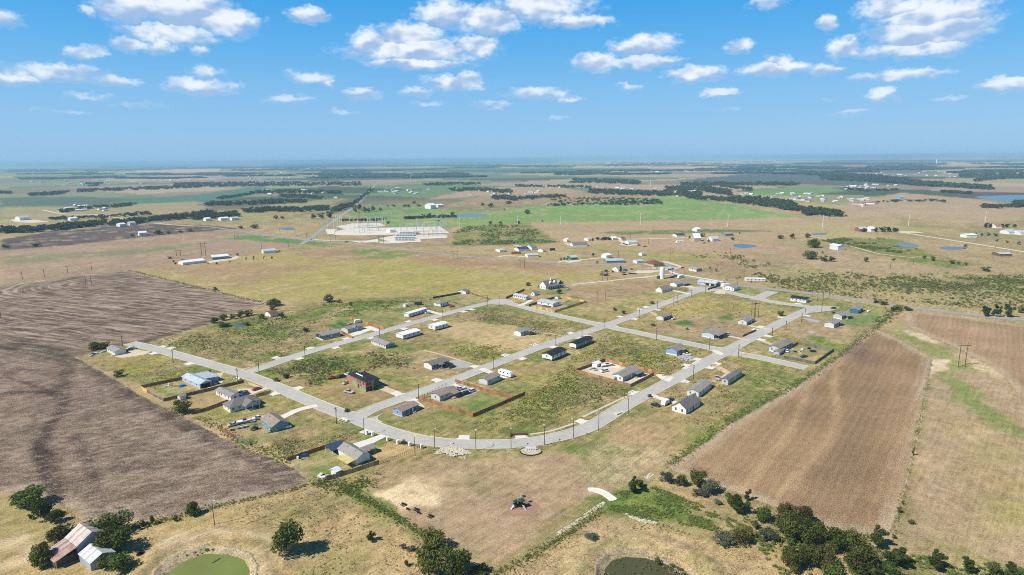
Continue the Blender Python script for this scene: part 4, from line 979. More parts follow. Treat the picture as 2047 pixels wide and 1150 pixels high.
# mobile homes and houses along the streets
r, l1, l2 = H('blue corner mobile home', 'blue mobile home with white trim and brown roof near the street corner', (785.3,827.5), (804.4,833.8), (836.9,819), 1, 'blue', 'brown', h=2.5, rise=.9, raised=.25, skirt='lgrey', win1=3, win2=1, front='dblue', name='mobile_home'); MB().box(l1*.55, -1.6, .02, l1*.7, -.06, .5).build('steps', CONC, r)  # darker blue front paints in the shade of the blue walls
r, l1, l2 = H('mobile home inside cedar fence', 'light grey mobile home with covered porch inside the cedar fenced yard', (862,798.2), (879.2,803), (915,789.5), 1, 'lgrey', 'brown', h=2.6, rise=.9, raised=.3, skirt='grey', win1=3, win2=1, name='mobile_home'); porch(r, l1*.55, l1*.88, -3.2, -.1, 2.9, rm('brown'), wm('brown'), posts=4)
H('mobile home by travel trailer', 'light grey mobile home with brown roof next to a parked travel trailer', (957.2,765.3), (974.3,771), (1000.4,758.5), 1, 'lgrey', 'brown', h=2.6, rise=.85, raised=.3, skirt='grey', win1=2, win2=0, name='mobile_home')
r, l1, l2 = H('white and navy mobile home', 'mobile home with white end wall and dark navy front on grey gravel', (847.8,736), (863,740.2), (897.6,732), 1, 'white', 'dark', h=2.6, rise=.9, raised=.3, skirt='white', front='navy', win1=5, win2=0, name='mobile_home'); porch(r, l1*.35, l1*.6, -2.2, -.1, 3.0, rm('dark'), wm('navy'), posts=3)
H('six windowed grey house', 'grey house with six windows in its long side among weeds', (742.1,689.2), (771.5,697.8), (789,694.6), 2, 'lgrey', 'grey', h=2.5, rise=1.2, win1=0, win2=6, door=False, front='slate')
r, l1, l2 = H('navy blue mobile home', 'navy blue mobile home with white windows and raw timber front steps', (632.5,677.5), (645,680.6), (680.3,674), 1, 'navy', 'grey', h=2.6, rise=.8, raised=.5, skirt='white', front='slate', win1=4, win2=1, name='mobile_home'); steps(r, l1*.55, -.1, .9)
r, l1, l2 = H('mobile home by orange fence', 'pale grey mobile home with front gable beside orange cedar fence', (682.6,662.6), (695.5,666.5), (725,657.5), 1, 'lgrey', 'brown', h=2.6, rise=.9, raised=.3, skirt='lgrey', front='mid', win1=3, win2=0, name='mobile_home')
MB().prism([(l1*.38,2.75),(l1*.52,3.9),(l1*.66,2.75),(l1*.66,2.9),(l1*.52,4.05),(l1*.38,2.9)], 'y', -1.0, l2*.4).build('porch_roof', rm('brown'), r)
H('longer white roofed home', 'white mobile home with bright white roof, the longer of two set on blocks', (791.7,676), (805.8,679.5), (840,670.2), 1, 'white', 'white', h=2.6, rise=.7, raised=.6, win1=4, win2=0, door=False, name='mobile_home')
H('shorter white roofed home', 'white mobile home with bright white roof and a green door, set on blocks', (856.7,658.3), (870,661.6), (896,654.4), 1, 'white', 'white', h=2.6, rise=.7, raised=.6, win1=3, win2=1, doorcol='green', name='mobile_home')
H('white single wide', 'long narrow white single wide mobile home by a white drive', (811,634), (817,635.2), (853,623.6), 1, 'white', 'white', h=2.6, rise=.4, raised=.4, win1=5, win2=0, L2=4.6, doorcol='slate', name='mobile_home')
H('white house with brown hip roof', 'white raised house with brown hip roof and a wire fenced yard', (867.3,611.7), (880.6,614.6), (896.8,610.2), 1, 'white', 'brown', h=2.7, rise=1.9, raised=.5, hip=True, win1=3, win2=1)
H(None, 'small white house with dark roof in the far corner of the fenced yard', (920.5,586.5), (931.5,588.4), (939,585.6), 1, 'white', 'dark', h=2.4, rise=1.2, win1=2, win2=1, L2=9)
r, l1, l2 = H('house on straw lot', 'mobile home with white end and blue grey front on a bare straw lot', (1027,669.6), (1041,672.8), (1060.7,665.8), 1, 'white', 'grey', h=2.6, rise=.9, raised=.3, skirt='white', front='mid', win1=3, win2=0, name='mobile_home'); porch(r, l1*.6, l1*.95, -2.2, -.1, 2.7, rm('grey'), posts=3)
H('wide black roofed mobile home', 'wide white mobile home with black roof standing on blocks in weeds', (1083.3,718.4), (1103,722.8), (1132,710.8), 1, 'white', 'black', h=2.6, rise=1.0, raised=1.0, win1=3, win2=1, doorcol='navy', name='mobile_home')
H('narrow black roofed mobile home', 'narrow white mobile home with black roof standing high on blocks', (1141.4,697), (1151.5,699), (1184,686.2), 1, 'white', 'black', h=2.5, rise=.6, raised=1.1, win1=5, win2=0, front='slate', L2=5.2, name='mobile_home')  # slate front puts the shade into the colour of the white wall
r, l1, l2 = H('house inside gravel yard', 'white house with grey roof and dark porch inside the gravel fenced yard', (1224.5,759.5), (1245,764), (1279,749.8), 1, 'white', 'grey', h=2.7, rise=1.1, raised=.2, win1=2, win2=2, front='mid'); porch(r, l1*.55, l1*.95, -3.2, -.1, 2.9, rm('dark'), wm('navy'), posts=4)
MB().box(l1*.55, -6.2, .02, l1*.8, -3.3, .35).build('porch_deck', CONC, r); MB().box(-2.5, l2*.6, 2.0, -.02, l2*.95, 2.12).build('awning', wm('lblue'), r)
r, l1, l2 = H('light blue house', 'light blue house with white base, brown roof and grey gravel drive', (1331.5,708), (1353,711.9), (1369.4,704.8), 1, 'blue', 'brown', h=2.7, rise=1.6, raised=.5, skirt='white', front='dblue', win1=3, win2=0); porch(r, l1*.45, l1*.8, -1.8, -.1, 3.2, rm('brown'), wm('navy'), posts=3)  # front in darker blue: shaded side put into the colour
H('big white house by the park', 'large white house with steep dark grey gable roof next to bare soil', (1343.2,821.6), (1371,829), (1399.4,812), 1, 'white', 'dark', h=2.7, rise=2.5, win1=4, win2=2, doorcol='black', winh=1.4)
H('cream mobile home', 'cream mobile home with grey roof just behind the big white house', (1373.5,791.7), (1396,795.3), (1422,780.8), 1, 'cream', 'grey', h=2.6, rise=1.0, raised=.3, skirt='white', win1=3, win2=2, name='mobile_home')
H('grey single wide in the weeds', 'narrow grey single wide mobile home with dark grey roof in weeds', (1442.4,767.8), (1455.1,770.4), (1482.6,753.4), 1, 'grey', 'dark', h=2.7, rise=.8, raised=.3, skirt='grey', win1=4, win2=1, name='mobile_home')
r, l1, l2 = H('house by weathered fence', 'blue grey house with white base beside the weathered grey fenced yard', (1536.7,702.6), (1557.6,706.4), (1584,695.8), 1, 'lblue', 'brown', h=2.7, rise=1.3, raised=.4, skirt='white', front='dblue', win1=4, win2=2)
r, l1, l2 = H('house with brown porch', 'pale grey house with a long brown roofed front porch near the crossroads', (1402.8,672.7), (1427.2,677.8), (1445,670.2), 1, 'lblue', 'grey', h=2.6, rise=1.2, raised=.3, skirt='white', front='brown', win1=3, win2=0); porch(r, .2, l1-.3, -3.0, -.1, 3.0, rm('brown'), wm('brown'), posts=5)
H('grey house with the white drive', 'pale grey house with grey roof at the end of a thin white drive', (1475.1,647.8), (1492.2,650.7), (1507.6,643), 1, 'lgrey', 'grey', h=2.6, rise=1.2, raised=.2, front='slate', win1=3, win2=1)
H('mobile home by sandy drive', 'pale grey mobile home with dark front by the sandy drive', (1312,639), (1326.1,642), (1343.4,635.8), 1, 'lgrey', 'brown', h=2.6, rise=1.0, raised=.2, front='navy', win1=3, win2=0, name='mobile_home')
H('small white gabled house', 'small white house with tall gable end and brown roof by the drive', (1310.5,582.6), (1323.7,585.6), (1341,580.3), 1, 'white', 'brown', h=2.6, rise=2.6, win1=3, win2=0)
r, l1, l2 = H('white ranch house', 'white ranch house with grey roof and a wide front porch, below the water tank', (1339.3,570.8), (1352.5,574), (1376.4,567.8), 1, 'white', 'grey', h=2.6, rise=1.6, win1=3, win2=0, front='mid'); porch(r, l1*.4, l1*.95, -3.0, -.1, 2.8, rm('grey'), posts=4)
r, l1, l2 = H('house at street bend', 'pale blue grey house with two dark porch bays at the street bend', (1394,567.5), (1430,573.2), (1434.5,571), 2, 'lblue', 'silver', h=2.7, rise=1.3, win1=1, win2=4, door=False, L1=9); 
for y in (l2*.45, l2*.15): MB().box(-.08, y-1.8, .03, -.004, y+1.8, 2.4).build('porch_bay', DARKT, r)
H('white house near the entrance', 'white house with broad gable end and grey roof near the entrance street', (1444.4,578.7), (1467.3,582.8), (1478.6,577.8), 1, 'white', 'grey', h=2.6, rise=1.9, raised=.3, win1=2, win2=4, door=False)
H('long white trailer home', 'long white single wide with small dark windows across the county road', (1490.3,561.8), (1529.7,563.6), (1532,562.6), 2, 'white', 'white', h=2.7, rise=.4, raised=.3, win1=0, win2=5, door=False, L1=5, th=82, name='mobile_home')
r, l1, l2 = H('black roofed house', 'long grey and white house with black roof and timber steps by the county road', (1579.8,601.9), (1611.2,606), (1617,603.5), 2, 'lgrey', 'black', h=2.6, rise=1.1, raised=.4, skirt='white', win1=0, win2=4, door=False, L1=8.5)
MB().box(-1.8, l2*.6, .02, -.06, l2*.72, .8).build('steps', WOOD, r)
H('corner lot teal house', 'teal ended house with grey roof, farthest right on the green corner lot', (1698.8,625.4), (1715.5,627.6), (1724.8,622.3), 1, 'dteal', 'grey', h=2.7, rise=1.0, raised=.2, win1=2, win2=0)
r, l1, l2 = H('grey house with the open porch', 'grey house with dark open porch between the teal house and pale house', (1665.4,635.2), (1682.8,639.3), (1699.6,633.4), 1, 'grey', 'grey', h=2.7, rise=1.2, raised=.3, win1=2, win2=0, skirt='white', front='navy'); porch(r, l1*.3, l1*.9, -2.4, -.1, 2.9, rm('grey'), posts=3)
H('house on bare brown lot', 'pale grey house with grey roof on the bare brown lot, nearest the right field', (1648,652.6), (1666.8,656.2), (1679,649.6), 1, 'lgrey', 'grey', h=2.7, rise=1.0, raised=.3, skirt='white', win1=3, win2=0, front='slate')
H('long white house', 'long white house with pale grey roof beside the rounded street corner', (1026.3,594.2), (1050.5,600.4), (1059,597.3), 2, 'white', 'silver', h=2.6, rise=1.0, raised=.2, win1=1, win2=6, door=False)
H(None, 'small white cottage with grey roof behind the long white house', (1061,590), (1068.5,592.1), (1075.5,588.5), 1, 'white', 'grey', h=2.4, rise=1.6, win1=1, win2=1)
r, l1, l2 = H('white house in the yellow fence', 'white house with brown timber deck inside the new yellow fence', (1087,611.6), (1105,614.5), (1120.5,611.2), 2, 'white', 'silver', h=2.5, rise=.9, raised=.3, win1=2, win2=2, door=False, L2=17); MB().box(-3.2, l2*.1, .02, -.02, l2*.55, .6).build('porch_deck', mat('dark_deck', (.14,.07,.05), .8), r)
# farmhouse with a porch along its front
r, l1, l2 = H('large white farmhouse', 'large two storey white farmhouse with steep slate roof and long porch', (1079,575.5), (1091,579.3), (1122.6,573), 1, 'white', 'dark', h=4.0, rise=3.6, win1=6, win2=2, doorcol='slate'); porch(r, 0, l1, -3.2, -.1, 3.6, rm('dark'), posts=8)
for x in (l1*.35, l1*.62): MB().prism([(x-1.7,5.0),(x,7.0),(x+1.7,5.0)], 'y', .6, l2*.45).build('dormer', wm('white'), r)
MB().prism([(l1*.72,3.8),(l1*.86,7.2),(l1,3.8),(l1,4.0),(l1*.86,7.45),(l1*.72,4.0)], 'y', -1.5, l2*.5).build('cross_gable', rm('grey'), r); MB().box(l1*.46, l2*.35, 6.2, l1*.5, l2*.55, 9.2).build('chimney', wm('white'), r)
# outbuildings close by
H(None, 'grey ended white house with tan drive left of the two small trees', (1376.5,539.6), (1392.1,543.6), (1403,541.6), 2, 'white', 'grey', h=2.7, rise=1.3, win1=1, win2=3, door=False, front='slate')
H('brown roofed ranch', 'tan ranch house with dark red brown hip roof behind a white fence', (1300,531.5), (1307,533.6), (1326.6,531), 1, 'tan', 'red', h=2.8, rise=3.2, hip=True, win1=4, win2=1, L2=17)
H(None, 'grey white house half hidden behind a dark tree', (1230,541.5), (1236,543.8), (1252.5,542), 1, 'white', 'grey', h=2.7, rise=2.0, win1=2, win2=1, L2=12)
H(None, 'small dark brown shed beside the two tall poles', (1203,550.5), (1208,552.3), (1215.5,550.3), 1, 'brown', 'brown', h=2.4, rise=1.0, far=True, name='shed', cat='shed', L2=7)
H('long metal roofed shed', 'long open shed with pale metal roof along the county road', (1211,524), (1213,526.6), (1248.4,524.9), 1, 'slate', 'metal', h=2.8, rise=1.0, far=True, name='barn', cat='barn', L2=16)
FARG = 'farm buildings across the fields'
for lab, A, B, C, ax, w, rf, kw in (
 ('white barn with light roof and rounded dark doorway up the white lane', (1202,513.5), (1212,516.6), (1221.8,515), 1, 'white', 'white', dict(h=3.5, rise=2)),
 ('small white house standing alone above the red roofed ranch', (1276.5,509), (1283,511.8), (1290.2,509.6), 1, 'white', 'silver', dict(h=3, rise=1.5)),
 ('low white building next to the dark red roofed ranch', (1271,525.5), (1273,527.2), (1287,525.6), 1, 'white', 'silver', dict(h=2.8, rise=1, L2=10)),
 ('white house with wide grey roof at the end of the paved circle', (1254,487), (1257,489.6), (1274.5,488), 1, 'white', 'silver', dict(h=3.2, rise=2.5, L2=22)),
 ('bright white house left of the red and white shed', (1220.5,478.6), (1225,480.6), (1233.5,479.2), 1, 'white', 'white', dict(h=3.2, rise=2, L2=18)),
 ('small red and white shed beside the bright white house', (1240,478.6), (1242,479.9), (1249.5,478.8), 1, 'white', 'red', dict(h=3, rise=1, L2=10)),
 ('small white house out by itself left of the bright white house', (1173,480.5), (1176,482.2), (1183.5,481), 1, 'white', 'silver', dict(h=3, rise=1.5, L2=12)),
 ('white shed with open side, leftmost along the county road', (996,503.4), (999.5,504.8), (1010,503.8), 1, 'white', 'silver', dict(h=3, rise=1, L2=14)),
 ('long white house with dark blue roof beside its taller neighbour', (1034,501.6), (1037,503), (1057.5,501.4), 1, 'white', 'navy', dict(h=3, rise=2, L2=16)),
 ('taller white house with dark roof right of the long white house', (1060,499.4), (1063,500.8), (1073.8,499.4), 1, 'white', 'dark', dict(h=4, rise=2.5, L2=16)),
 ('long white metal shed nearest the county road with its own lane', (1053,513.6), (1055,515.2), (1077,514), 1, 'white', 'silver', dict(h=3, rise=1.2, L2=13)),
 ('small grey cottage in the middle of the yellow paddock', (1081.5,503), (1085,504.6), (1090.5,503), 1, 'white', 'grey', dict(h=3, rise=1.5, L2=10)),
 ('long grey roofed house at the end of a short white lane', (1141,491), (1145,493.3), (1174.5,491.8), 1, 'white', 'dark', dict(h=3.2, rise=2, L2=20)),
 ('tiny white shed at the top of the short white lane', (1131,482.6), (1133,483.8), (1137,483), 1, 'white', 'white', dict(h=3.5, rise=1.5, L2=9)),
 ('green walled building with white door by the limestone lane', (1139,518.6), (1142,520.4), (1154.5,519), 1, 'green', 'silver', dict(h=3.2, rise=1.5, L2=12)),
 ('tall barn with a bright white roof slope among dark trees', (1384,480.6), (1388,483.2), (1401,482.2), 1, 'tan', 'white', dict(h=5, rise=6, L2=13)),
 ('long low dark house left of the tall white roofed barn', (1347,472), (1353,474.2), (1369.5,473), 1, 'white', 'navy', dict(h=3, rise=1.5, L2=20)),
 ('white house with red chimney right of the tall white roofed barn', (1420,481), (1424,483.2), (1437.5,481), 1, 'white', 'silver', dict(h=4, rise=3, L2=18)),
 ('grey farm shed cluster building behind the blue pond', (1446,470.6), (1450,472.4), (1465.5,470.8), 1, 'slate', 'grey', dict(h=3.5, rise=2, L2=18)),
 ('small white barn with rounded top beyond the tall white roofed barn', (1390.5,462), (1393,463.6), (1400.5,462.4), 1, 'white', 'white', dict(h=4, rise=2.5, L2=14)),
 ('pale blue white metal warehouse beside the dirt lane', (1658,497), (1675,500.8), (1689.4,499), 2, 'metal', 'white', dict(h=5.5, rise=1.5)),
 ('open dark fronted shed with pale roof out on the right plain', (1996,511.2), (1999,513), (2023,511.6), 1, 'brown', 'silver', dict(h=3, rise=1, L2=14)),
 ('red and white farmhouse at the left end of a dark grove', (1713,461), (1719,463.4), (1733,461.6), 1, 'rust', 'silver', dict(h=4, rise=3, L2=18)),
 ('white barn half hidden inside the dark grove', (1736,462), (1741,464), (1750,462.4), 1, 'white', 'white', dict(h=5, rise=3, L2=18)),
 ('small bright blue building alone on the tan hill', (1797,397), (1799,399.4), (1807.5,398.4), 1, 'blue', 'metal', dict(h=8, rise=2, L2=20)),
 ('house with pinkish red roof between two clumps of oaks', (1988,455), (1991,456.6), (2003,455), 1, 'white', 'rust', dict(h=4, rise=3, L2=18)),
 ('long pale blue roofed barn at the right edge', (2013,466.8), (2017,469), (2034,467), 1, 'white', 'metal', dict(h=4, rise=3, L2=26)),
 ('second pale blue roofed barn cut by the right edge', (2037,468.6), (2040,470.6), (2060,468.6), 1, 'white', 'metal', dict(h=4, rise=3, L2=26)),
 ('white metal roofed sheds behind the row of round oaks', (1928,474), (1932,475.8), (1953,474), 1, 'white', 'white', dict(h=4, rise=1.5, L2=18)),
 ('white farm building with several metal roofs, left of its twin', (361,528.4), (366,530.4), (410,525), 1, 'white', 'white', dict(h=3, rise=1.5, L2=16)),
 ('long white roofed barn with open dark front above the pasture', (418,517.6), (425,520), (457.5,517.4), 1, 'slate', 'white', dict(h=3.4, rise=1.8, L2=20)),
 ('small white roofed barn farthest right above the pasture', (523,505.6), (527,507.4), (551.5,505.6), 1, 'white', 'metal', dict(h=3.4, rise=1.8, L2=14)),
 ('white walled shed with rust red roof among trees by the ploughed field', (530,631.5), (541,634.6), (556,632), 1, 'white', 'red', dict(h=2.6, rise=1.6)),
 ('white metal barn on the dark field edge near the farm road', (276,470.6), (279,472), (294,471), 1, 'white', 'white', dict(h=5, rise=2, L2=26)),
 ('white building alone in the tan field left of the creek trees', (138,440), (141,441.6), (156,440.2), 1, 'white', 'white', dict(h=5, rise=2, L2=24)),
 ('pale roofed farm building on the white gravel pad at far left', (36,438.6), (40,441), (60,438.8), 1, 'white', 'silver', dict(h=6, rise=3, L2=30)),
 ('white building by the trees left of the pale lane', (236,452.5), (240,454), (252,452.8), 1, 'white', 'white', dict(h=5, rise=2, L2=26)),
 ('blue roofed farm shed beside the white building by the creek', (256,449), (260,451), (272,449.6), 1, 'white', 'metal', dict(h=5, rise=2, L2=22)),
 ('low white sheds below the dark tree line, left one', (409,441), (412,442.4), (422,441.4), 1, 'white', 'white', dict(h=5, rise=2, L2=22)),
 ('white poultry house below the dark tree line, middle one', (438,440), (442,441.6), (458,440), 1, 'white', 'white', dict(h=5, rise=2, L2=22)),
 ('white shed below the dark tree line, right one', (460,440), (464,441.2), (478,440), 1, 'white', 'silver', dict(h=5, rise=2, L2=22)),
 ('large white hall with long roof above the pond trees', (856,416), (861,418), (872,416.4), 1, 'white', 'white', dict(h=9, rise=4, L2=40)),
 ('long white building with dark gap right of the large white hall', (873,413.6), (876,415), (887,413.8), 1, 'white', 'white', dict(h=6, rise=2, L2=40)),
): H(None, lab, A, B, C, ax, w, rf, far=True, name='farm_building', cat='farm building', group=FARG, **kw)
for s_, x0, x1, y, w_, r_, nm in (('white garden shed left of the white single wide', 808, 815.5, 614, 'white', 'silver', 'shed'), ('grey garden shed with brown roof beside the dark fence', 355, 372, 801, 'lgrey', 'brown', 'shed'),
        ('white storage shed in the corner of the near fenced yard', 667, 681, 953.5, 'white', 'white', 'shed'), ('white utility shed in the brown fenced gravel yard', 1189, 1201, 735, 'white', 'white', 'shed'),
        ('low grey shed along the weathered fence', 1552, 1568, 711, 'grey', 'brown', 'shed'), ('white garden shed in the corner of the yellow fence', 1112.5, 1120, 598.6, 'white', 'brown', 'shed')):
    xm = x0+(x1-x0)*.35; H(None, s_, (x0, y-1.6), (xm, y), (x1, y-1.8), 1, w_, r_, h=2.1, rise=.7, far=True, name=nm, cat='shed', L2=3.4, th=50 if x0 > 340 else 40)
o = MB().box(0,0,.02,12,3.2,2.9).build('shipping_container', wm('rust'), None, (*G(1022.5, 508.4), 0), R(4)); tag(o, 'dark red shipping container left of the long white metal shed', 'container')
# ------------------------------------------------------------------ labels by neighbourhood
def near_land(x, y):
    return min(LAND, key=lambda l: (l[0]-x)**2+(l[1]-y)**2)
class Namer:
    """collects things of a kind and words each label by what stands next to it, so that no two read alike"""
    def __init__(s, desc, cat, group, verb='standing'): s.d, s.c, s.g, s.v, s.items = desc, cat, group, verb, []
    def add(s, o, x, y, desc=None): s.items.append((o, x, y, desc or s.d))
    def finish(s):
        by = {}
        for o, x, y, d in s.items:
            l = near_land(x, y); dx, dy = x-l[0], y-l[1]; r = math.hypot(x, y); px, py = proj(x, y); lx, ly = proj(l[0], l[1])
            side = ('left of' if px < lx else 'right of') if abs(px-lx) > abs(py-ly)*1.6 else ('in front of' if py > ly else 'behind')
            by.setdefault((d, side, l[2]), []).append((px, py, o))
        for (d, side, l), it in by.items():
            it.sort(key=lambda t: t[0])
            for i, (px, py, o) in enumerate(it):
                n = len(it); o_ = ['leftmost','second from left','third from left','fourth from left','fifth from left','sixth from left','seventh from left','eighth from left']
                w = '' if n == 1 else ' rightmost,' if i == n-1 else (' '+o_[i]+',' if i < 8 else f' {i+1}th from left,')
                lab = f'{d},{w} {side} the {l}' if w else f'{d} {side} the {l}'
                ws = lab.split()
                tag(o, ' '.join(ws[:16]), s.c, s.g)
for a in ((1043,1012,'black playground'),(1061,900,'white post bed'),(905,900,'pile of white rock'),(1322,551,'white water tank'),(840,465,'substation yard'),(720,465,'substation yard'),(420,1130,'green pond'),(1280,1130,'dark pond'),(150,1090,'rusty roofed barn'),
          (1922,735,'tall timber H frame by the right field'),(1200,988,'white spillway'),(120,900,'dark track in the ploughed field'),(1211,651,'central crossroads'),(1450,703,'eastern crossroads'),(480,747,'western street junction'),(716,838,'southern street junction'),
          (1640,617,'paved turning circle'),(175,566,'turning rows of the ploughed field'),(1275,440,'green hay field'),(1100,470,'olive scrub block'),(1485,492,'small blue pond'),(2000,398,'blue lake'),(1900,497,'pair of grey ponds'),(1840,580,'green scrubland'),(640,470,'straight highway'),(1675,498,'metal warehouse'),
          (440,521,'white roofed farm'),(545,632,'rust roofed shed'),(1745,463,'dark oak grove'),(60,500,'dark field at far left'),(940,430,'long thin pond'),(300,455,'dark field by the creek'),(1160,492,'long grey roofed house'),(1395,480,'tall white roofed barn'),(1215,515,'white barn'),(1063,512,'long white metal shed'),
          (1500,605,'entrance street'),(1860,720,'pale scrape in the right pasture'),(1820,870,'edge of the right ploughed field'),(870,545,'yellow pasture')):
    LAND.append((*G(a[0], a[1]), a[2]))
# ------------------------------------------------------------------ fences
def fence(label, pts, col, h=1.8, panel=2.4, cat='fence', pcol=None, gapless=True):
    P = [Vector(G(*p)) for p in pts]; root = empty('wooden_fence', (P[0].x, P[0].y, 0), 0, label, cat, 'timber yard fences')
    m = mat('fence_boards_%d' % (int(col[0]*1000)), col, .85, var=.22, scale=1.2, objvar=.36); pm = mat('fence_post_%d' % (int(col[0]*1000)), pcol or tuple(c*.8 for c in col), .85)
    for a, b in zip(P[:-1], P[1:]):
        L = (b-a).length; n = max(1, round(L/panel)); w = L/n; th = math.atan2(b.y-a.y, b.x-a.x); d = (b-a)/n
        mb = MB(); k = 6
        for i in range(k):
            x0, x1 = w*i/k, w*(i+1)/k; dz = (i*7 % 3)*.02; mb.box(x0+.012, -.012-(i % 2)*.012, .05, x1-.012, .012-(i % 2)*.012, h-dz)
        mb.box(0, .025, .35, w, .065, .45).box(0, .025, h-.45, w, .065, h-.35)
        pan = mb.mesh('fence_panel', m); post = MB().box(-.05, .03, 0, .05, .13, h+.05).mesh('fence_post', pm)
        for i in range(n):
            p = a+d*i; link('fence_panel', pan, root, (p.x-P[0].x, p.y-P[0].y, 0), th); link('fence_post', post, root, (p.x-P[0].x, p.y-P[0].y, 0), th)
        link('fence_post', post, root, (b.x-P[0].x, b.y-P[0].y, 0), th)
RB, CED, DKB, TNF, YEL, GRW, ORG = (.26,.125,.065), (.35,.155,.07), (.15,.105,.07), (.50,.42,.27), (.62,.40,.15), (.20,.18,.16), (.48,.22,.10)
fence('long red brown board fence left of the blue metal roofed house', [(283.3,776.5),(350,762.5),(422.3,746.5)], RB)
fence('short bright yellow fence end at the ploughed field edge', [(282,777.5),(294,785.5)], YEL)
fence('weathered grey fence between bright green lawn and ploughed field', [(294.5,785.5),(327,802.5)], GRW, 1.4)
fence('long dark fence between the blue roofed and narrow white homes', [(328.5,803),(410,784),(487.5,765.5)], DKB)
fence('pale tan fence facing the street beside the red sedan', [(488,765.5),(520,777.5)], TNF, 1.5)
fence('brown fence left behind the hip roofed white house', [(383,829.5),(410,822.5),(457,805)], RB)
fence('brown fence from the hip roofed house out to the street', [(511.7,794.5),(528,790),(542,786.5)], (.36,.24,.13))
fence('dark brown fence on the far side of the wide concrete drive house', [(576,922),(630,904),(681,887.5)], (.19,.08,.045))
fence('light brown fence nearest the camera below the white storage shed', [(654,961),(705,945),(757.8,928)], (.34,.235,.15))
fence('low red brown fence behind the cluttered teal house yard', [(440,860.5),(472,877.5)], RB, 1.5)
fence('weathered grey fence continuing past the teal house lawn', [(473,878),(500,891)], GRW, 1.4)
fence('orange cedar fence left of the walled grass yard', [(838,798),(890,815.5),(946,833.5)], CED)
fence('dark back fence closing the cedar fenced yard', [(946,834),(1000,811),(1050,789.5)], (.26,.09,.045))
fence('orange cedar fence right of the walled grass yard', [(910,764),(965,781),(1025,799)], CED)
fence('dark fence at the back of the gravel yard', [(1152,743.5),(1210,722.5)], (.20,.085,.05))
fence('brown fence on the far right side of the gravel yard', [(1211,723),(1265,736),(1318,748.5)], ORG)
fence('dark brown street side fence of the gravel yard', [(1261,773.5),(1284,762),(1307,750.5)], (.34,.16,.08))
fence('tan brown fence on the left side of the gravel yard', [(1152,744.5),(1205,758.5),(1260,773.8)], (.38,.22,.12))
fence('weathered grey fence enclosing the yard of parked cars', [(1585,693.5),(1595,689),(1666,702.5),(1629,728.5),(1550,713.5)], GRW)
fence('new yellow board fence round the green lawn yard', [(1063,614.5),(1108.5,624.8),(1172,605),(1121,595)], YEL)
fence('dark slatted fence left side of the yellow fenced yard', [(1057.5,612.5),(1115.5,594.5)], (.14,.12,.11))
fence('dark red fence left of the long white house', [(1012,597.5),(1048,581)], (.20,.06,.035))
fence('orange fence behind the pale grey mobile home', [(700,638.5),(735,648.5),(767,658)], ORG)
fence('orange fence between navy and pale grey mobile homes', [(682,665.5),(704,676.8)], CED)
fence('faded orange fence beside the dark green lawn', [(636,653),(668.5,663)], (.46,.27,.16), 1.5)
fence('black fence at the back of the farthest fenced yard', [(866,597.5),(902,591),(921,587.5)], (.06,.05,.045))
fence('brown fence right of the brown hip roofed house', [(874,598),(929,612)], (.24,.18,.11), 1.5)
fence('brown wire topped fence left of the brown hip roofed house', [(815,610),(870,622)], (.25,.17,.10), 1.5)
fence('brown fence right side of the farthest fenced yard', [(938,587),(976,599)], (.20,.14,.09), 1.5)
fence('dark grey fence along the lot below the thin white drive', [(1485,674),(1512,662)], (.13,.12,.11), 1.5)
fence('low fence in front of the white ranch house', [(1342,579),(1373,581.5)], (.22,.17,.12), 1.5)
fence('dark fence between porch bay house and white house', [(1415,580),(1436,573.5),(1450,568)], (.09,.075,.06), 1.6)
fence('low white fence in front of the red roofed ranch', [(1277,537.5),(1320,537),(1362,536.5)], (.78,.78,.74), 1.1)
# iron fence with white pillars along the near drive
P = [Vector(G(*p)) for p in ((733.7,868.5),(745,871.5),(775.2,881.5),(795,888),(819,892),(843,896.2))]
pil = mat('white_pillar', (.78,.77,.73), .7); IRON = mat('black_iron', (.03,.03,.03), .5)
nm = Namer('white square fence pillar', 'pillar', 'white fence pillars')
for p in P:
    o = MB().box(-.45,-.45,0,.45,.45,1.7).box(-.55,-.55,1.7,.55,.55,1.85).build('fence_pillar', pil, None, (p.x, p.y, 0), R(45)); nm.add(o, p.x, p.y)
for i, o in enumerate(nm.items): tag(o[0], ['white pillar far left, beyond the drive entrance','white pillar at the left side of the drive entrance','white pillar at the right side of the drive entrance','white pillar in the middle right of the entrance','white pillar next to the dark street pole','white corner pillar nearest the street curve'][i], 'pillar', 'white fence pillars')
def wire_fence(label, pts, sp=5.0, h=1.3, m=None, wires=3, name='wire_fence', post=.06):
    L = [Vector(G(*p)) for p in pts]; root = empty(name, (L[0].x, L[0].y, 0), 0, label, 'fence', 'wire and rail fences'); m = m or mat('grey_fence_post', (.22,.19,.15), .9)
    pm = MB().tube((0,0,0),(0,0,h+.1), post, n=5).mesh('fence_post', m); w = MB(); c = 0
    for a, b in zip(L[:-1], L[1:]):
        n = max(1, int((b-a).length/sp))
        for i in range(n+1):
            if c >= 299: break
            p = a+(b-a)*(i/n); z = float(ground_z(np.array([p.x]), np.array([p.y]))[0]); link('fence_post', pm, root, (p.x-L[0].x, p.y-L[0].y, z)); c += 1
        for k in range(wires):
            z = h*(k+1)/wires; w.tube((a.x-L[0].x,a.y-L[0].y,z),(b.x-L[0].x,b.y-L[0].y,z), .016 if wires < 6 else .03, n=3)
    w.build('wire', m, root)
wire_fence('black iron fence joining the white pillars', [(745,871.5),(733.7,868.5)], 1.2, 1.3, IRON, 2, 'iron_fence'); wire_fence('black iron fence from drive to street curve between white pillars', [(775.2,881.5),(795,888),(819,892),(843,896.2)], .9, 1.3, IRON, 2, 'iron_fence')
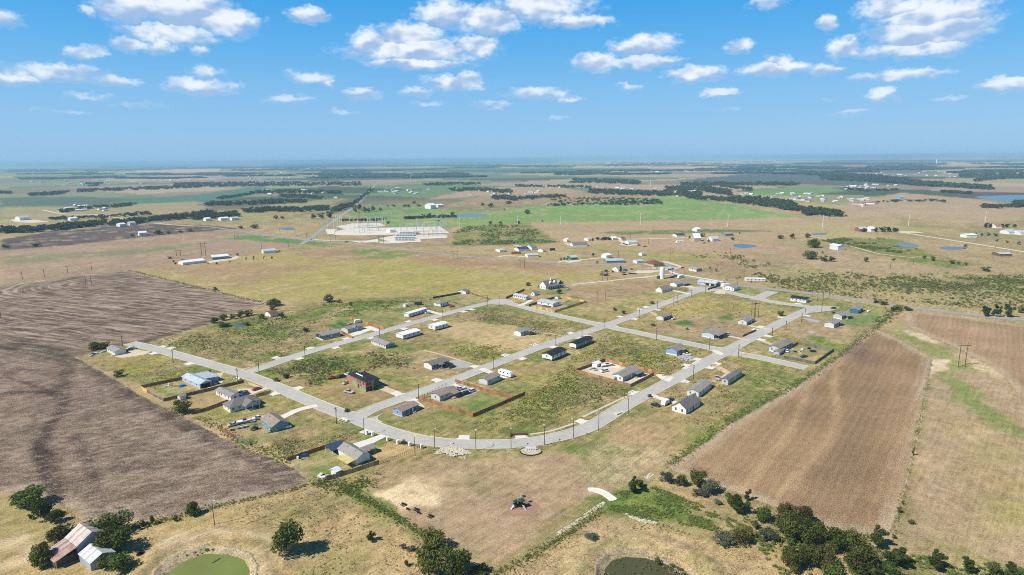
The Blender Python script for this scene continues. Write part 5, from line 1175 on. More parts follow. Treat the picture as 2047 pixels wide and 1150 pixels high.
wire_fence('black iron fence closing the straw yard on the park side', [(757.8,928.5),(846,897)], .9, 1.3, IRON, 2, 'iron_fence')
wire_fence('thin iron fence along the street of the cedar fenced yard', [(838,797),(868,783),(893,770)], 1.2, 1.5, IRON, 2, 'iron_fence')
wire_fence('pasture wire fence along the bottom of the ploughed field', [(245,1062),(285,1052),(340,1040),(430,1017),(540,993),(640,968)])
wire_fence('wire fence from the fenced corner down along the park edge', [(676,968),(730,1000),(800,1042),(850,1076)])
wire_fence('wire fence climbing from bottom edge to the tree clump', [(680,1152),(740,1132),(800,1103),(846,1080)], 4)
wire_fence('wire fence between park and straw slope at bottom centre', [(992,1150),(1060,1112),(1130,1072),(1205,1022)])
wire_fence('pale plank line fence from the trees to the rusty barn', [(98,990),(122,1012),(150,1038),(166,1052)], 3)
wire_fence('wire fence between subdivision and the right ploughed field', [(1332,936),(1400,890),(1480,832),(1560,785),(1640,737),(1700,690),(1760,645)], 6)
wire_fence('wire fence down the right side of the ploughed field', [(1862,722),(1848,790),(1832,870),(1815,960),(1795,1040),(1782,1085)], 6)
wire_fence('wire fence at the back of the ploughed field', [(258,541),(330,557),(400,576),(480,594),(535,608)], 10)
wire_fence('wire fence between ploughed field and the dead end lots', [(150,716),(235,692),(290,685),(360,664),(430,645)], 6)
# ------------------------------------------------------------------ poles
PW = mat('dark_pole', (.045,.035,.03), .8, var=.2); PT = mat('weathered_pole', (.12,.09,.07), .85, var=.2); LAMPM = mat('lamp_white', (.72,.73,.75), .4); STEEL = mat('grey_steel', (.62,.65,.68), .45, .3)
def pole_h(base, top):
    b = G(*base); lo, hi = 2.0, 120.0
    for _ in range(40):
        m_ = (lo+hi)/2
        if proj(b[0], b[1], m_)[1] > top: lo = m_
        else: hi = m_
    return b, lo
N1 = Namer('dark street lamp with white head', 'street lamp', 'street lamps in the subdivision')
def lamp(px, py, top, rz):
    b, h = pole_h((px, py), top); o = empty('street_lamp', (b[0], b[1], 0), rz)
    MB().tube((0,0,0),(0,0,h), .15, .10, 7).build('pole', PW, o); MB().tube((0,0,h-.4),(1.5,0,h+.05), .05, n=5).build('arm', PW, o)
    MB().box(1.1,-.22,h,2.0,.22,h+.2).build('lamp_head', LAMPM, o); MB().box(-.3,-.3,0,.3,.3,.12).build('base', CONC, o)
    N1.add(o, *b)
for x, y, t_, a in ((728.3,871.3,836,50),(829.8,912.6,875,80),(869.3,898.5,860,80),(951.5,901.7,863,88),(1021.7,898.5,860,90),(1088.5,890.4,853,95),(1146,877.2,841,105),(1196.7,862.6,829,115),(1255.7,828.7,796.5,125)): lamp(x, y, t_, R(a))
N1.finish()
N2 = Namer('dark timber utility pole', 'utility pole', 'timber utility poles')
def upole(px, py, top, rz=R(45), arm=True, m=PW, far=False):
    b, h = pole_h((px, py), top); h = min(max(h, 7.0), 16); o = empty('utility_pole', (b[0], b[1], 0), rz)
    k = 1.0 if not far else 1.5
    MB().tube((0,0,0),(0,0,h), .17*k, .11*k, 6).build('pole', m, o)
    if arm:
        MB().box(-1.1*k,-.06*k,h-.75,1.1*k,.06*k,h-.58).build('crossarm', m, o); im = MB().tube((0,0,0),(0,0,.25), .06*k, .05*k, 5).mesh('insulator', LAMPM)
        for x in (-1.0, 0, 1.0): link('insulator', im, o, (x*k, 0, h-.58 if x else h))
        if not far: MB().tube((.32,0,h-2.2),(.32,0,h-1.3), .22, n=7).build('transformer_can', STEEL, o)
    N2.add(o, *b)
for x, y, t_ in ((1385.9,758.7,729),(1111,691,668),(1163.5,670.8,652),(1312.2,679.5,655),(1418,699.5,674),(1475.9,712.6,688),(1543,675,655),(1570.8,660.5,641),(475.4,761,736),(518,745,720),(610,714.3,691),(673,847.8,814),
                (245.3,693,671),(346.5,725.6,699),(837,797.4,767),(986.3,737.6,713),(759.2,677,654),(885.2,638,620),(974.4,614,590),(997.9,611.3,591.5),(1073.4,628.9,607),(1207.4,658.2,636.5),(1277.7,635.7,617.5),(1313.9,619,604),
                (1193.6,599.6,584),(1210.4,599.6,584),(1353.2,608.9,590),(1346.4,610.8,594),(1382,595,583.5),(1409.9,588.4,571.5),(1642.3,624.5,604),(1609,633.3,616.5),(1602.3,645,626),(1474.3,569.8,552),(1622.8,593.2,574.5),(1633.5,605,586),(1645.2,601,584.5),(1657,596.2,576.5),(1344,548.3,536),(1367.3,552,540)): upole(x, y, t_)
for x, y, t_ in ((45.2,559,543),(89,554.6,538),(135.6,546,532),(184,542.4,525),(2,636,615),(522.9,497.3,485),(576.6,494.3,480.5),(628.3,488.5,475.5),(660.5,484.6,472),(671.3,480.7,470),(560,470,456),(592,472,461),(612.7,473.8,463),(634.2,476.8,465),
                (1095,510,495),(1165,517,503),(1236,515,502),(1339,522,493.5),(1345,509,497),(1260,480,468.5),(1296,489,478),(1547,497,485),(1571,506,497),(1460,506,496),(1873,577,560),(1825,530,518),(1702,550,539),(1780,537,526),(1990,497,485)): upole(x, y, t_, far=True, m=PT)
def farm_light(px, py, top):
    b, h = pole_h((px, py), top); o = empty('yard_light', (b[0], b[1], 0), R(40), 'timber pole with a white yard light by the pond pasture' , 'light pole')
    MB().tube((0,0,0),(0,0,h), .14, .10, 7).build('pole', PT, o); MB().tube((0,0,h-.3),(.8,0,h), .04, n=5).build('arm', STEEL, o); MB().box(.5,-.2,h-.15,1.0,.2,h+.1).build('lamp_head', LAMPM, o)
farm_light(429, 1049.5, 1003)
N2.finish()
N3 = Namer('timber H frame power pylon', 'power pylon', 'timber H frame pylons')
def hframe(px, py, top, rz, m=PT, w=5.0, hmax=24):
    b, h = pole_h((px, py), top); h = min(h, hmax); o = empty('power_pylon', (b[0], b[1], 0), rz); k = max(1, math.hypot(*b)/600)
    lm = MB().tube((0,0,0),(0,0,h), .22*k, .14*k, 6).mesh('pole', m)
    for s in (-1, 1): link('pole', lm, o, (s*w/2, 0, 0))
    MB().box(-w,-.12*k,h-2.2,w,.12*k,h-1.9).build('crossarm', m, o); MB().tube((-w/2,0,h-7),(w/2,0,h-3.5), .06*k, n=4).tube((w/2,0,h-7),(-w/2,0,h-3.5), .06*k, n=4).build('brace', m, o)
    im = MB().tube((0,0,-1.0),(0,0,0), .09*k, n=5).mesh('insulator', LAMPM)
    for x in (-w*.95, 0, w*.95): link('insulator', im, o, (x, 0, h-2.2))
    N3.add(o, *b)
hframe(1922, 733.5, 684.5, R(5), w=4.2); hframe(1505.5, 635.2, 602, R(20), w=3.6); hframe(1511.8, 634.2, 602, R(20), w=3.6); hframe(1044, 536.4, 517, R(10)); hframe(910, 517.2, 500, R(10)); hframe(1209.3, 561.4, 539, R(10), w=5)
hframe(177.5, 569, 550, R(10)); hframe(407.5, 511.7, 484, R(10)); hframe(473, 478.9, 467.5, R(10)); hframe(357, 511.5, 498, R(10)); hframe(762, 486, 470, R(10), w=7)
N3.finish()
N4 = Namer('slim white steel transmission pole', 'transmission pole', 'white steel transmission poles')
WP = mat('white_steel', (.80,.81,.82), .5)
def steel(px, py, top, wd=1.0):
    b, h = pole_h((px, py), top); o = empty('transmission_pole', (b[0], b[1], 0), R(20)); k = max(1, math.hypot(*b)/1300)
    MB().tube((0,0,0),(0,0,h), (.42*k*wd), (.24*k*wd), 7).build('pole', WP, o); a = MB()
    for z in (h*.93, h*.83, h*.73): a.tube((0,0,z),(2.6,0,z+.5), .12*k, .08*k, 4).tube((0,0,z),(-2.6,0,z+.5), .12*k, .08*k, 4)
    a.build('crossarm', WP, o); N4.add(o, *b)
for x, y, t_ in ((1120.7,448.9,431.5),(1279.9,450.8,426.5),(1034.8,447.9,430.5),(916,459.6,432.5),(919.5,463,434),(1644.3,454.2,429.5),(1816,451,428.5),(1969,444.4,423),(1454.7,453.2,431),
                (673,465,430),(676,457,427),(680,452,424),(752,460,432),(757,461,437),(763,462,430),(789,483,449),(886,456,440),(834,455,436),(848,455,444),(765,446,424),(784,438,421),(643,450,440),(668,462,436),(684,458,430),(700,456,432),(706,464,445),(716,460,440),(728,463,444),(736,459,436),(745,462,440),(770,460,436),(800,463,448),(812,462,450),(822,458,446),(845,461,448),(858,460,447),(870,458,446),(880,462,450),(655,456,436),(1004,420,408),(1300,372,360)): steel(x, y, t_)
N4.finish()
def mast(px, py, top, label, cat, w=1.2, red=False):
    b, h = pole_h((px, py), top); o = empty('radio_mast', (b[0], b[1], 0), 0, label, cat); k = max(1, math.hypot(*b)/1200)
    m = mat('mast_red', (.45,.10,.07), .6) if red else STEEL; lg = MB()
    n = 9
    for i in range(n):
        z0, z1 = h*i/n, h*(i+1)/n; r0, r1 = w*k*(1-.9*i/n), w*k*(1-.9*(i+1)/n)
        for a in range(3):
            t0, t1 = a*2.094, (a+1)*2.094; p = lambda t, r, z: (r*math.cos(t), r*math.sin(t), z)
            lg.tube(p(t0,r0,z0), p(t0,r1,z1), .16*k, n=4).tube(p(t0,r0,z0), p(t1,r1,z1), .08*k, n=3)
    lg.build('lattice', m, o); MB().tube((0,0,h),(0,0,h*1.06), .1*k, n=4).build('aerial', m, o)
mast(821.5, 364, 322, 'tall thin radio mast on the horizon side of the farms', 'mast', 1.0); mast(718.5, 456, 392, 'red and white lattice tower beside the straight highway', 'lattice tower', 3.0, True)
mast(740, 462, 424, 'grey lattice gantry tower in the left substation yard', 'lattice tower', 3.0)
# ------------------------------------------------------------------ substation
SW = mat('substation_white', (.84,.85,.86), .5); SG = mat('substation_grey', (.45,.48,.50), .6)
Nt = Namer('white transformer cabinet', 'transformer', 'transformer cabinets in the substation yard')
tb = MB().box(-3.2,-2.2,0,3.2,2.2,3.4).mesh('tank', SW); tr = MB(); 
for i in range(6): tr.box(-2.8+i*1.0,-3.2,.4,-2.4+i*1.0,-2.25,2.9)
tr = tr.mesh('radiator', SG); tt = MB().tube((-1.5,0,3.4),(-1.5,0,5.2), .3, .15, 6).tube((0,0,3.4),(0,0,5.2), .3, .15, 6).tube((1.5,0,3.4),(1.5,0,5.2), .3, .15, 6).mesh('bushing', SG)
rows = ['first row','second row','third row','front row']; cols = ['leftmost','second','third','fourth','fifth','sixth','rightmost']
for r_, (y, x0) in enumerate(((467.6,799.5),(472.2,796),(477.4,794),(481.0,793.5))):
    for c in range(6):
        p = G(x0+c*6.4+(0 if r_ else 3), y); o = empty('transformer', (p[0], p[1], .2), R(8), f'{["leftmost","second from left","third from left","fourth from left","fifth from left","rightmost"][c]} white transformer cabinet in the {["back","second","third","front"][r_]} row of the substation', 'transformer', 'transformer cabinets in the substation')
        s = 1.0 if r_ < 3 else .7
        o.scale = (s, s, s); link('tank', tb, o); link('radiator', tr, o); link('bushing', tt, o)
def gantry(px, py, w, h, label):
    b = G(px, py); o = empty('substation_gantry', (b[0], b[1], .2), R(8), label, 'gantry', 'steel gantries in the substation')
    lg = MB().tube((0,0,0),(0,0,h), .35, .25, 5).mesh('post', SG); n = 4
    for i in range(n): link('post', lg, o, (w*i/(n-1), 0, 0))
    MB().box(0,-.35,h-.6,w,.35,h).build('beam', SG, o); im = MB().tube((0,0,-1.6),(0,0,0), .22, n=5).mesh('insulator', SW)
    for i in range(6): link('insulator', im, o, (w*(i+.5)/6, 0, h-.6))
for i, (x, y, w, h) in enumerate(((802,463.5,34,11),(833,462.5,34,11),(864,461,28,11),(800,459,34,11),(832,458,34,12),(862,457,26,12),(848,472,20,8),(866,472.5,20,8),(690,457,26,10),(708,456,26,12),(735,454,24,10),(708,466,26,10),(725,462.5,26,10),(828,474,22,9))):
    gantry(x, y, w, h, ['grey gantry at the left of the middle line','grey gantry in the centre of the middle line','grey gantry at the right of the middle line','grey gantry at the left of the back line','grey gantry in the centre of the back line','grey gantry at the right of the back line','low gantry right of the transformer rows','low gantry farthest right beside the rounded pad','gantry nearest the highway in the old yard','taller gantry next to the highway in the old yard','gantry at the back right of the old yard','gantry in the front centre of the old yard','gantry at the front right of the old yard','gantry just right of the third transformer row'][i]+' in the substation')
house(None, 'white control building between the two substation yards', (777,463), (780,465.6), (791,464.2), 1, 'white', 'white', h=5, rise=.6, far=True, name='control_building', cat='building', L2=16)
# ------------------------------------------------------------------ water tanks
def tank(px, py, r, h, label, m=SW):
    b = G(px, py); o = empty('water_tank', (b[0], b[1], 0), 0, label, 'water tank'); MB().tube((0,0,0),(0,0,h), r, n=24).build('tank_shell', m, o); MB().tube((0,0,h),(0,0,h+r*.3), r*1.02, r*.15, 24).build('tank_roof', m, o)
    MB().box(r,-.3,0,r+.08,.3,h).build('ladder', SG, o)
tank(1323, 557.3, 2.4, 11.0, 'tall white cylindrical water tank by the farm lane'); tank(1316, 557.5, 1.6, 3.0, 'short dark green tank beside the white water tank', mat('dark_green_paint', (.05,.10,.08), .5))
def wtower(px, py, top, label):
    b, h = pole_h((px, py), top); o = empty('water_tower', (b[0], b[1], 0), 0, label, 'water tower'); MB().tube((0,0,0),(0,0,h*.6), h*.10, h*.09, 12).build('stem', SW, o)
    MB().tube((0,0,h*.6),(0,0,h*.78), h*.10, h*.16, 14).tube((0,0,h*.78),(0,0,h), h*.16, h*.08, 14).build('tank_shell', SW, o)
wtower(1871.5, 329, 319, 'white water tower near the right horizon'); 
for x, y, t_ in ((497.5,327,322.5),(505,327.5,321.5),(508,327.5,321.5),(538,328,325.5)):
    b, h = pole_h((x, y), t_); h = min(h, 260); k = h*.33
    o = empty('silo', (b[0], b[1], 0), 0, f'{"leftmost" if x < 500 else "second" if x < 506 else "third" if x < 520 else "low rightmost"} white grain silo on the left horizon', 'silo', 'grain silos on the horizon'); MB().tube((0,0,0),(0,0,h), k, n=12).build('silo_shell', SW, o); MB().tube((0,0,h),(0,0,h*1.1), k, k*.1, 12).build('silo_roof', SW, o)
# ------------------------------------------------------------------ vehicles
def paint(n, c): return mat('paint_'+n, c, .3, var=.03, spec=.5)
PAINTS = dict(white=(.78,.79,.80), silver=(.48,.50,.52), black=(.02,.02,.022), red=(.42,.03,.03), blue=(.05,.10,.24), navy=(.03,.05,.10), grey=(.16,.17,.18), green=(.03,.10,.09), lblue=(.35,.45,.55), tan=(.45,.38,.28))
TYRE = mat('tyre', (.02,.02,.02), .9); RIM = mat('wheel_rim', (.45,.46,.48), .4, .6)
tyre_m = MB().tube((0,-.12,0),(0,.12,0), .36, n=12).mesh('tyre', TYRE); rim_m = MB().tube((0,-.13,0),(0,.13,0), .2, n=8).mesh('rim', RIM)
SHAPES = {}
def body_prof(kind):
    if kind == 'sedan': return 4.7, 1.8, [(0,.35),(0,.75),(.15,.85),(1.25,.98),(3.75,1.0),(4.6,.92),(4.7,.7),(4.7,.35)], [(1.15,.97),(1.85,1.42),(3.1,1.44),(3.95,1.0)]
    if kind == 'suv': return 4.9, 1.95, [(0,.4),(0,.9),(.15,1.0),(1.2,1.12),(4.8,1.15),(4.9,.9),(4.9,.4)], [(1.1,1.1),(1.75,1.75),(4.4,1.78),(4.8,1.15)]
    if kind == 'van': return 5.6, 2.1, [(0,.4),(0,1.0),(.3,1.2),(5.55,1.25),(5.6,.4)], [(.35,1.15),(1.1,2.3),(5.5,2.35),(5.55,1.2)]
    return 5.8, 2.0, [(0,.45),(0,1.0),(.15,1.1),(1.5,1.2),(3.6,1.2),(3.62,.78),(5.65,.78),(5.66,1.18),(5.8,1.18),(5.8,.45)], [(1.35,1.18),(1.95,1.82),(3.2,1.84),(3.55,1.2)]
def vehicle(kind, col, px, py, ang, label, name=None, cat=None):
    b = G(px, py); o = empty(name or {'sedan':'car','suv':'car','van':'van','pickup':'pickup_truck'}[kind], (b[0], b[1], .05), R(ang), label, cat or {'sedan':'car','suv':'car','van':'van','pickup':'pickup truck'}[kind], 'parked vehicles')
    if (kind, col) not in SHAPES:
        L, W, pr, cab = body_prof(kind); m = paint(col, PAINTS[col]); lo = MB(); lo.prism([(x-L/2, z) for x, z in pr], 'y', -W/2, W/2)
        if kind == 'pickup': lo.box(3.62-L/2,-W/2,.78,5.66-L/2,-W/2+.12,1.18).box(3.62-L/2,W/2-.12,.78,5.66-L/2,W/2,1.18)
        me = lo.mesh('body', m); bm = bmesh.new(); bm.from_mesh(me); bmesh.ops.bevel(bm, geom=list(bm.edges), offset=.045, segments=1, affect='EDGES', clamp_overlap=True); bm.to_mesh(me); bm.free()
        t = .16; c = MB(); n = len(cab); g = [(x-L/2, z) for x, z in cab]
        gl = MB(); gl.add([(x,-W/2+.06+(.14 if 0 < i < n-1 else 0),z) for i, (x, z) in enumerate(g)]+[(x,W/2-.06-(.14 if 0 < i < n-1 else 0),z) for i, (x, z) in enumerate(g)], [(0,1,2,3),(7,6,5,4),(0,4,5,1),(1,5,6,2),(2,6,7,3),(3,7,4,0)])
        rf = MB().box(g[1][0]+.02,-W/2+.18,g[1][1],g[2][0]-.02,W/2-.18,g[1][1]+.06)
        hl = MB().box(-L/2-.02,-.1,-.08,-L/2+.06,.1,.08).mesh('headlight', LAMPM)
        SHAPES[kind, col] = (me, gl.mesh('windows', GLASS), rf.mesh('roof_panel', m), hl, L, W)
    me, gl, rf, hl, L, W = SHAPES[kind, col]
    link('body', me, o); link('windows', gl, o); link('roof_panel', rf, o)
    for s in (-1, 1): link('headlight', hl, o, (0, s*W*.36, .82))
    for x in (-L/2+.9, L/2-1.0):
        for s in (-1, 1): w = link('wheel', tyre_m, o, (x, s*(W/2-.1), .36)); link('rim', rim_m, w)
    return o
V = vehicle
V('sedan','black',259,700.8,20,'black car on the sandy yard by the dead end'); V('sedan','silver',264.5,697.6,10,'silver car behind the black car at the dead end')
V('sedan','white',425,752.6,60,'white car on the pale gravel beside the long brown fence'); V('sedan','navy',405,755.8,150,'dark blue car behind the blue metal roofed house'); V('sedan','grey',430.8,758.4,10,'dark grey car parked second on the pale gravel'); V('sedan','black',432,766.8,140,'black car nearest the dark fence on the pale gravel')
V('pickup','navy',484.5,788,60,'dark blue pickup by the narrow white mobile home'); V('suv','blue',488,790,60,'blue car tight beside the dark blue pickup'); V('sedan','red',512.5,779.6,55,'bright red sedan on gravel by the pale tan fence')
V('sedan','silver',465.5,851.4,40,'silver car at the back of the teal house yard'); V('pickup','white',517.5,838.2,30,'white pickup just left of the teal house')
V('pickup','red',665.5,757.5,25,'red pickup with white cab left of the brick house'); V('suv','black',681,755.5,30,'black car between the red pickup and the brick house'); V('sedan','white',695,750.8,-20,'white car behind the brick house'); V('sedan','silver',692,767.2,55,'silver car parked against the brick wall'); V('pickup','silver',698,785.8,-25,'silver pickup in front of the brick house')
V('suv','white',942,784.2,45,'white car alone on the grey gravel in the cedar yard'); V('pickup','white',920,779.6,35,'white pickup behind the covered porch on grey gravel'); V('suv','black',929.5,789.2,35,'black car beside the covered porch in the cedar yard')
V('sedan','black',895.5,732.8,40,'black car against the white and navy mobile home'); V('sedan','black',903.8,735.2,40,'black car at the grey gravel edge, right of its twin')
V('sedan','silver',701.4,649.2,20,'silver car behind the pale grey mobile home'); V('suv','white',855.5,627.6,20,'white car with dark windows by the single wide'); V('sedan','red',903.7,614.2,20,'red car in front of the brown hip roofed house')
V('suv','black',1063,669.6,20,'black car at the porch of the straw lot house'); V('sedan','silver',1073,666.8,10,'silver car at the end of the curved sandy drive')
V('suv','white',1207.6,744,30,'white car in the middle of the fenced gravel yard'); V('sedan','silver',1185.5,740,-25,'pale car in the far left of the gravel yard')
V('sedan','black',1310.5,812.2,-40,'black car on bare soil left of the big white house'); V('pickup','navy',1337.5,802.8,45,'dark blue pickup on the drive of the big white house')
V('pickup','silver',1433,757.6,80,'silver pickup on the gravel by the grey single wide'); V('sedan','white',1441.4,759.4,20,'white car at the end of the grey single wide'); V('sedan','white',1372.5,710,-15,'white car on the light blue house gravel')
V('suv','white',1452,671,20,'white car by the brown porch house'); V('sedan','green',1446.5,675.2,20,'dark green car in front of the white one at the brown porch'); V('sedan','white',1347.5,638.8,30,'white car behind the grey mobile home by the tan drive')
V('sedan','navy',1607,714.4,20,'dark blue car on the grass of the weathered fence yard'); V('sedan','white',1573,703.6,70,'white car against the blue grey house'); V('sedan','black',1666.5,617.4,10,'black car at the end of the turning circle')
V('suv','blue',1694,635.6,30,'blue car under the open porch of the grey house'); V('sedan','black',1682,651,30,'black car right of the pale grey house'); V('pickup','black',1343.5,555.6,40,'black pickup with gear on the brown yard below the tank')
V('suv','grey',1349,553.8,40,'grey car right of the black pickup below the tank'); V('sedan','black',1364,536.2,20,'black car at the farm lane junction'); V('suv','black',1057,513.8,10,'dark car by the long white metal shed'); V('sedan','white',723,485.4,-10,'white car on the county road by the substation'); V('pickup','black',692.5,484.8,15,'black pickup on the county road below the substation')
V('sedan','black',1248,550,20,'black car under the carport by the farm lane'); V('suv','grey',1277,491.6,10,'left dark car by the paved circle house'); V('sedan','black',1289,493.4,10,'right dark car by the paved circle house'); V('sedan','white',1131,575,10,'white car right of the farmhouse'); V('sedan','silver',1138,578.6,10,'silver car nearer the farmhouse tree')
def trailer(label, px, py, ang, L, W, z0, h, m, wheels=True, name='travel_trailer', cat='travel trailer', windows=True):
    b = G(px, py); o = empty(name, (b[0], b[1], .05), R(ang), label, cat, 'trailers and boats'); t = MB(); t.prism([(-L/2,z0),(L/2,z0),(L/2,z0+h*.9),(L/2-.3,z0+h),(-L/2+.9,z0+h),(-L/2,z0+h*.55)], 'y', -W/2, W/2); t.build('body', m, o)
    if wheels:
        for x in (.2, 1.1):
            for s in (-1, 1): w = link('wheel', tyre_m, o, (x, s*(W/2-.05), .36)); link('rim', rim_m, w)
    if windows:
        for x in (-L*.25, L*.05, L*.3): MB().box(x-.5,-W/2-.02,z0+h*.5,x+.5,W/2+.02,z0+h*.78).build('windows', GLASS, o)
    MB().tube((-L/2-1.3,0,.5),(-L/2,0,z0+.05), .06, n=4).build('drawbar', SG, o)
trailer('white travel trailer with dark base behind the grey mobile home', 1011, 751.8, 140, 9.5, 2.5, .6, 2.6, SW)
trailer('white cargo trailer with black side behind the pale grey mobile home', 715, 646.2, 30, 5, 2.2, .6, 2.2, SW, name='cargo_trailer', cat='trailer', windows=False)
trailer('white box trailer between the black car and big white house', 1329.5, 809, 50, 5, 2.2, .5, 2.0, SW, name='cargo_trailer', cat='trailer', windows=False)
trailer('white camper on the brown yard below the water tank', 1360.5, 556.4, 30, 7, 2.4, .6, 2.5, SW); trailer('white camper alone in the brown field below the barn', 1359, 486.2, 10, 11, 3, .6, 3, SW)
trailer('black trailer in the yellow paddock', 1104, 501, 10, 7, 3, .5, 2.6, mat('paint_black', (.02,.02,.022), .3, var=.03, spec=.5), name='cargo_trailer', cat='trailer', windows=False)
def boat(label, px, py, ang, L=6.5):
    b = G(px, py); o = empty('boat', (b[0], b[1], .1), R(ang), label, 'boat', 'trailers and boats'); h = MB(); n = 7; v = []; W = 2.2
    for i in range(n):
        t = i/(n-1); w = W/2*(1-max(0, t-.45)**2*3.2); x = -L/2+L*t; v += [(x,-w,1.25+.25*t),(x,-w*.5,.55+.2*t*t),(x,w*.5,.55+.2*t*t),(x,w,1.25+.25*t)]
    f = []
    for i in range(n-1):
        for k in range(3): f.append((4*i+k,4*i+4+k,4*i+5+k,4*i+1+k))
        f.append((4*i+3,4*i+7,4*i+4,4*i))
    f += [(0,1,2,3),(4*n-1,4*n-2,4*n-3,4*n-4)]; h.add(v, f).build('hull', SW, o); MB().box(-L*.1,-.6,1.3,L*.12,.6,1.95).build('windscreen', GLASS, o); MB().box(-L/2-.4,-.25,.7,-L/2,.25,1.6).build('outboard_motor', IRON, o)
    MB().box(-L/2,-.9,.35,L/2+1.2,.9,.47).build('trailer_frame', SG, o)
    for s in (-1, 1): w = link('wheel', tyre_m, o, (-.6, s*1.05, .36)); link('rim', rim_m, w)
boat('white boat on a trailer in the back of the gravel yard', 1213.5, 732.5, 20, 8); boat('white boat on its trailer left of the teal house', 489, 846, 25, 7)
# tractor, quad bikes and yard clutter
def tractor(label, px, py, ang, col):
    b = G(px, py); o = empty('tractor', (b[0], b[1], 0), R(ang), label, 'tractor'); m = paint(col, PAINTS[col]); MB().box(-1.6,-.45,.8,.2,.45,1.5).build('bonnet', m, o); MB().box(.2,-.6,.7,1.2,.6,1.2).build('seat_platform', m, o); MB().box(.3,-.7,2.3,1.5,.7,2.4).build('canopy', m, o)
    for x, y in ((.35,-.65),(.35,.65),(1.4,-.65),(1.4,.65)): MB().tube((x,y,1.1),(x,y,2.3), .04, n=4).build('canopy_post', IRON, o)
    big = MB().tube((0,-.2,0),(0,.2,0), .75, n=14).mesh('rear_wheel', TYRE)
    for s in (-1, 1): link('rear_wheel', big, o, (.8, s*.85, .75)); link('front_wheel', tyre_m, o, (-1.1, s*.6, .36))
tractor('dark green tractor on the grass left of the teal house', 508.5, 859.5, 60, 'green')
def small(name, label, cat, px, py, ang, boxes, m, group=None):
    b = G(px, py); o = MB()
    for bx in boxes: o.box(*bx)
    return tag(o.build(name, m, None, (b[0], b[1], 0), R(ang)), label, cat, group)
YC = 'yard clutter'
small('utility_trailer', 'flat utility trailer on the bare patch behind the teal house', 'trailer', 484, 855.5, 30, [(-2.2,-1,.45,2.2,1,.6),(-2.2,-1,.6,2.2,-.9,1.0),(-2.2,.9,.6,2.2,1,1.0),(2.1,-1,.6,2.2,1,1.0),(-.4,-1.2,0,.4,-1,.7),(-.4,1,0,.4,1.2,.7),(-3.2,-.06,.4,-2.2,.06,.5)], SG)
small('quad_bike', 'small dark quad bike by the red brown back fence', 'quad bike', 465, 861, 20, [(-.9,-.25,.45,.9,.25,.75),(-.9,-.55,0,-.4,-.3,.5),(-.9,.3,0,-.4,.55,.5),(.4,-.55,0,.9,-.3,.5),(.4,.3,0,.9,.55,.5),(-.6,-.45,.95,-.5,.45,1.05),(-.6,-.05,.7,-.5,.05,1.0)], IRON)
small('propane_tank', 'white propane tank right of the teal house', 'propane tank', 577, 855.5, 30, [(-1.3,-.45,.35,1.3,.45,1.15),(-1.4,-.3,.5,1.4,.3,1.0),(-.9,-.4,0,-.7,.4,.4),(.7,-.4,0,.9,.4,.4)], SW)
small('propane_tank', 'white propane tank on the green corner lot', 'propane tank', 1736.5, 624, 30, [(-1.6,-.6,.35,1.6,.6,1.4),(-1.7,-.4,.6,1.7,.4,1.2),(-.9,-.4,0,-.7,.4,.4),(.7,-.4,0,.9,.4,.4)], SW)
small('rubbish_bin', 'teal wheeled rubbish bin at the kerb by the white drive', 'bin', 1297, 794.5, 30, [(-.45,-.45,.1,.45,.45,1.3),(-.5,-.52,1.3,.5,.5,1.42),(-.4,.4,0,.4,.6,.3)], mat('bin_green', (.04,.13,.11), .5))
small('rubbish_bin', 'dark bin standing beside the teal one at the kerb', 'bin', 1300, 794.2, 30, [(-.45,-.45,.1,.45,.45,1.3),(-.5,-.52,1.3,.5,.5,1.42),(-.4,.4,0,.4,.6,.3)], IRON)
small('concrete_inlet', 'concrete storm inlet box at the kerb of the bend', 'storm inlet', 1234.5, 827.5, 40, [(-1.6,-1,0,1.6,1,.5),(-1.7,-1.1,.5,1.7,1.1,.65),(-1.2,-1.02,.1,1.2,-.99,.4)], KERB)
small('culvert_headwall', 'white culvert headwall with dark mouth by the southern junction', 'culvert', 690.5, 840.5, -40, [(-2.4,-.4,0,2.4,.4,.8),(-2.4,-2.4,0,-1.9,-.4,.5),(1.9,-2.4,0,2.4,-.4,.5),(-.2,-2.4,0,.2,-.4,.5)], CONC)
small('culvert_headwall', 'white culvert headwall at the western junction by the pole', 'culvert', 477, 758, -40, [(-2.0,-.4,0,2.0,.4,.9),(-2.0,-2.0,0,-1.5,-.4,.5),(1.5,-2.0,0,2.0,-.4,.5)], CONC)
small('drain_wall', 'low dark drain wall at the top of a driveway apron', 'drain wall', 1038, 870.5, 3, [(-4,-.3,0,4,.3,.9),(-4,-1.6,0,-3.6,-.3,.6)], mat('dark_red_block', (.12,.05,.04), .9))
small('blue_tarp', 'blue tarp covered stack behind the metal roofed house', 'tarp', 364.5, 772.5, 40, [(-1.8,-1.2,0,1.8,1.2,.5),(-1.2,-.9,.5,1.2,.9,.9)], mat('blue_tarp', (.03,.20,.45), .5), YC)
small('blue_tarp', 'dark blue covered pile along the dark brown drive fence', 'tarp', 607.5, 912.5, 20, [(-1.6,-1.0,0,1.6,1.0,.7),(-1.1,-.8,.7,1.1,.8,1.1)], mat('blue_cover', (.03,.08,.25), .5), YC)
small('white_drum', 'white drum left of the dark blue covered pile', 'drum', 595.5, 917.5, 0, [(-.4,-.4,0,.4,.4,1.1),(-.43,-.43,.35,.43,.43,.42)], SW, YC)
small('play_slide', 'grey and white play slide on the green back lawn', 'play slide', 334.5, 772.5, 40, [(-1.5,-.3,.2,.6,.3,.4),(.6,-.5,0,1.0,.5,1.5),(.5,-.6,1.5,1.2,.6,1.65)], SW, YC)
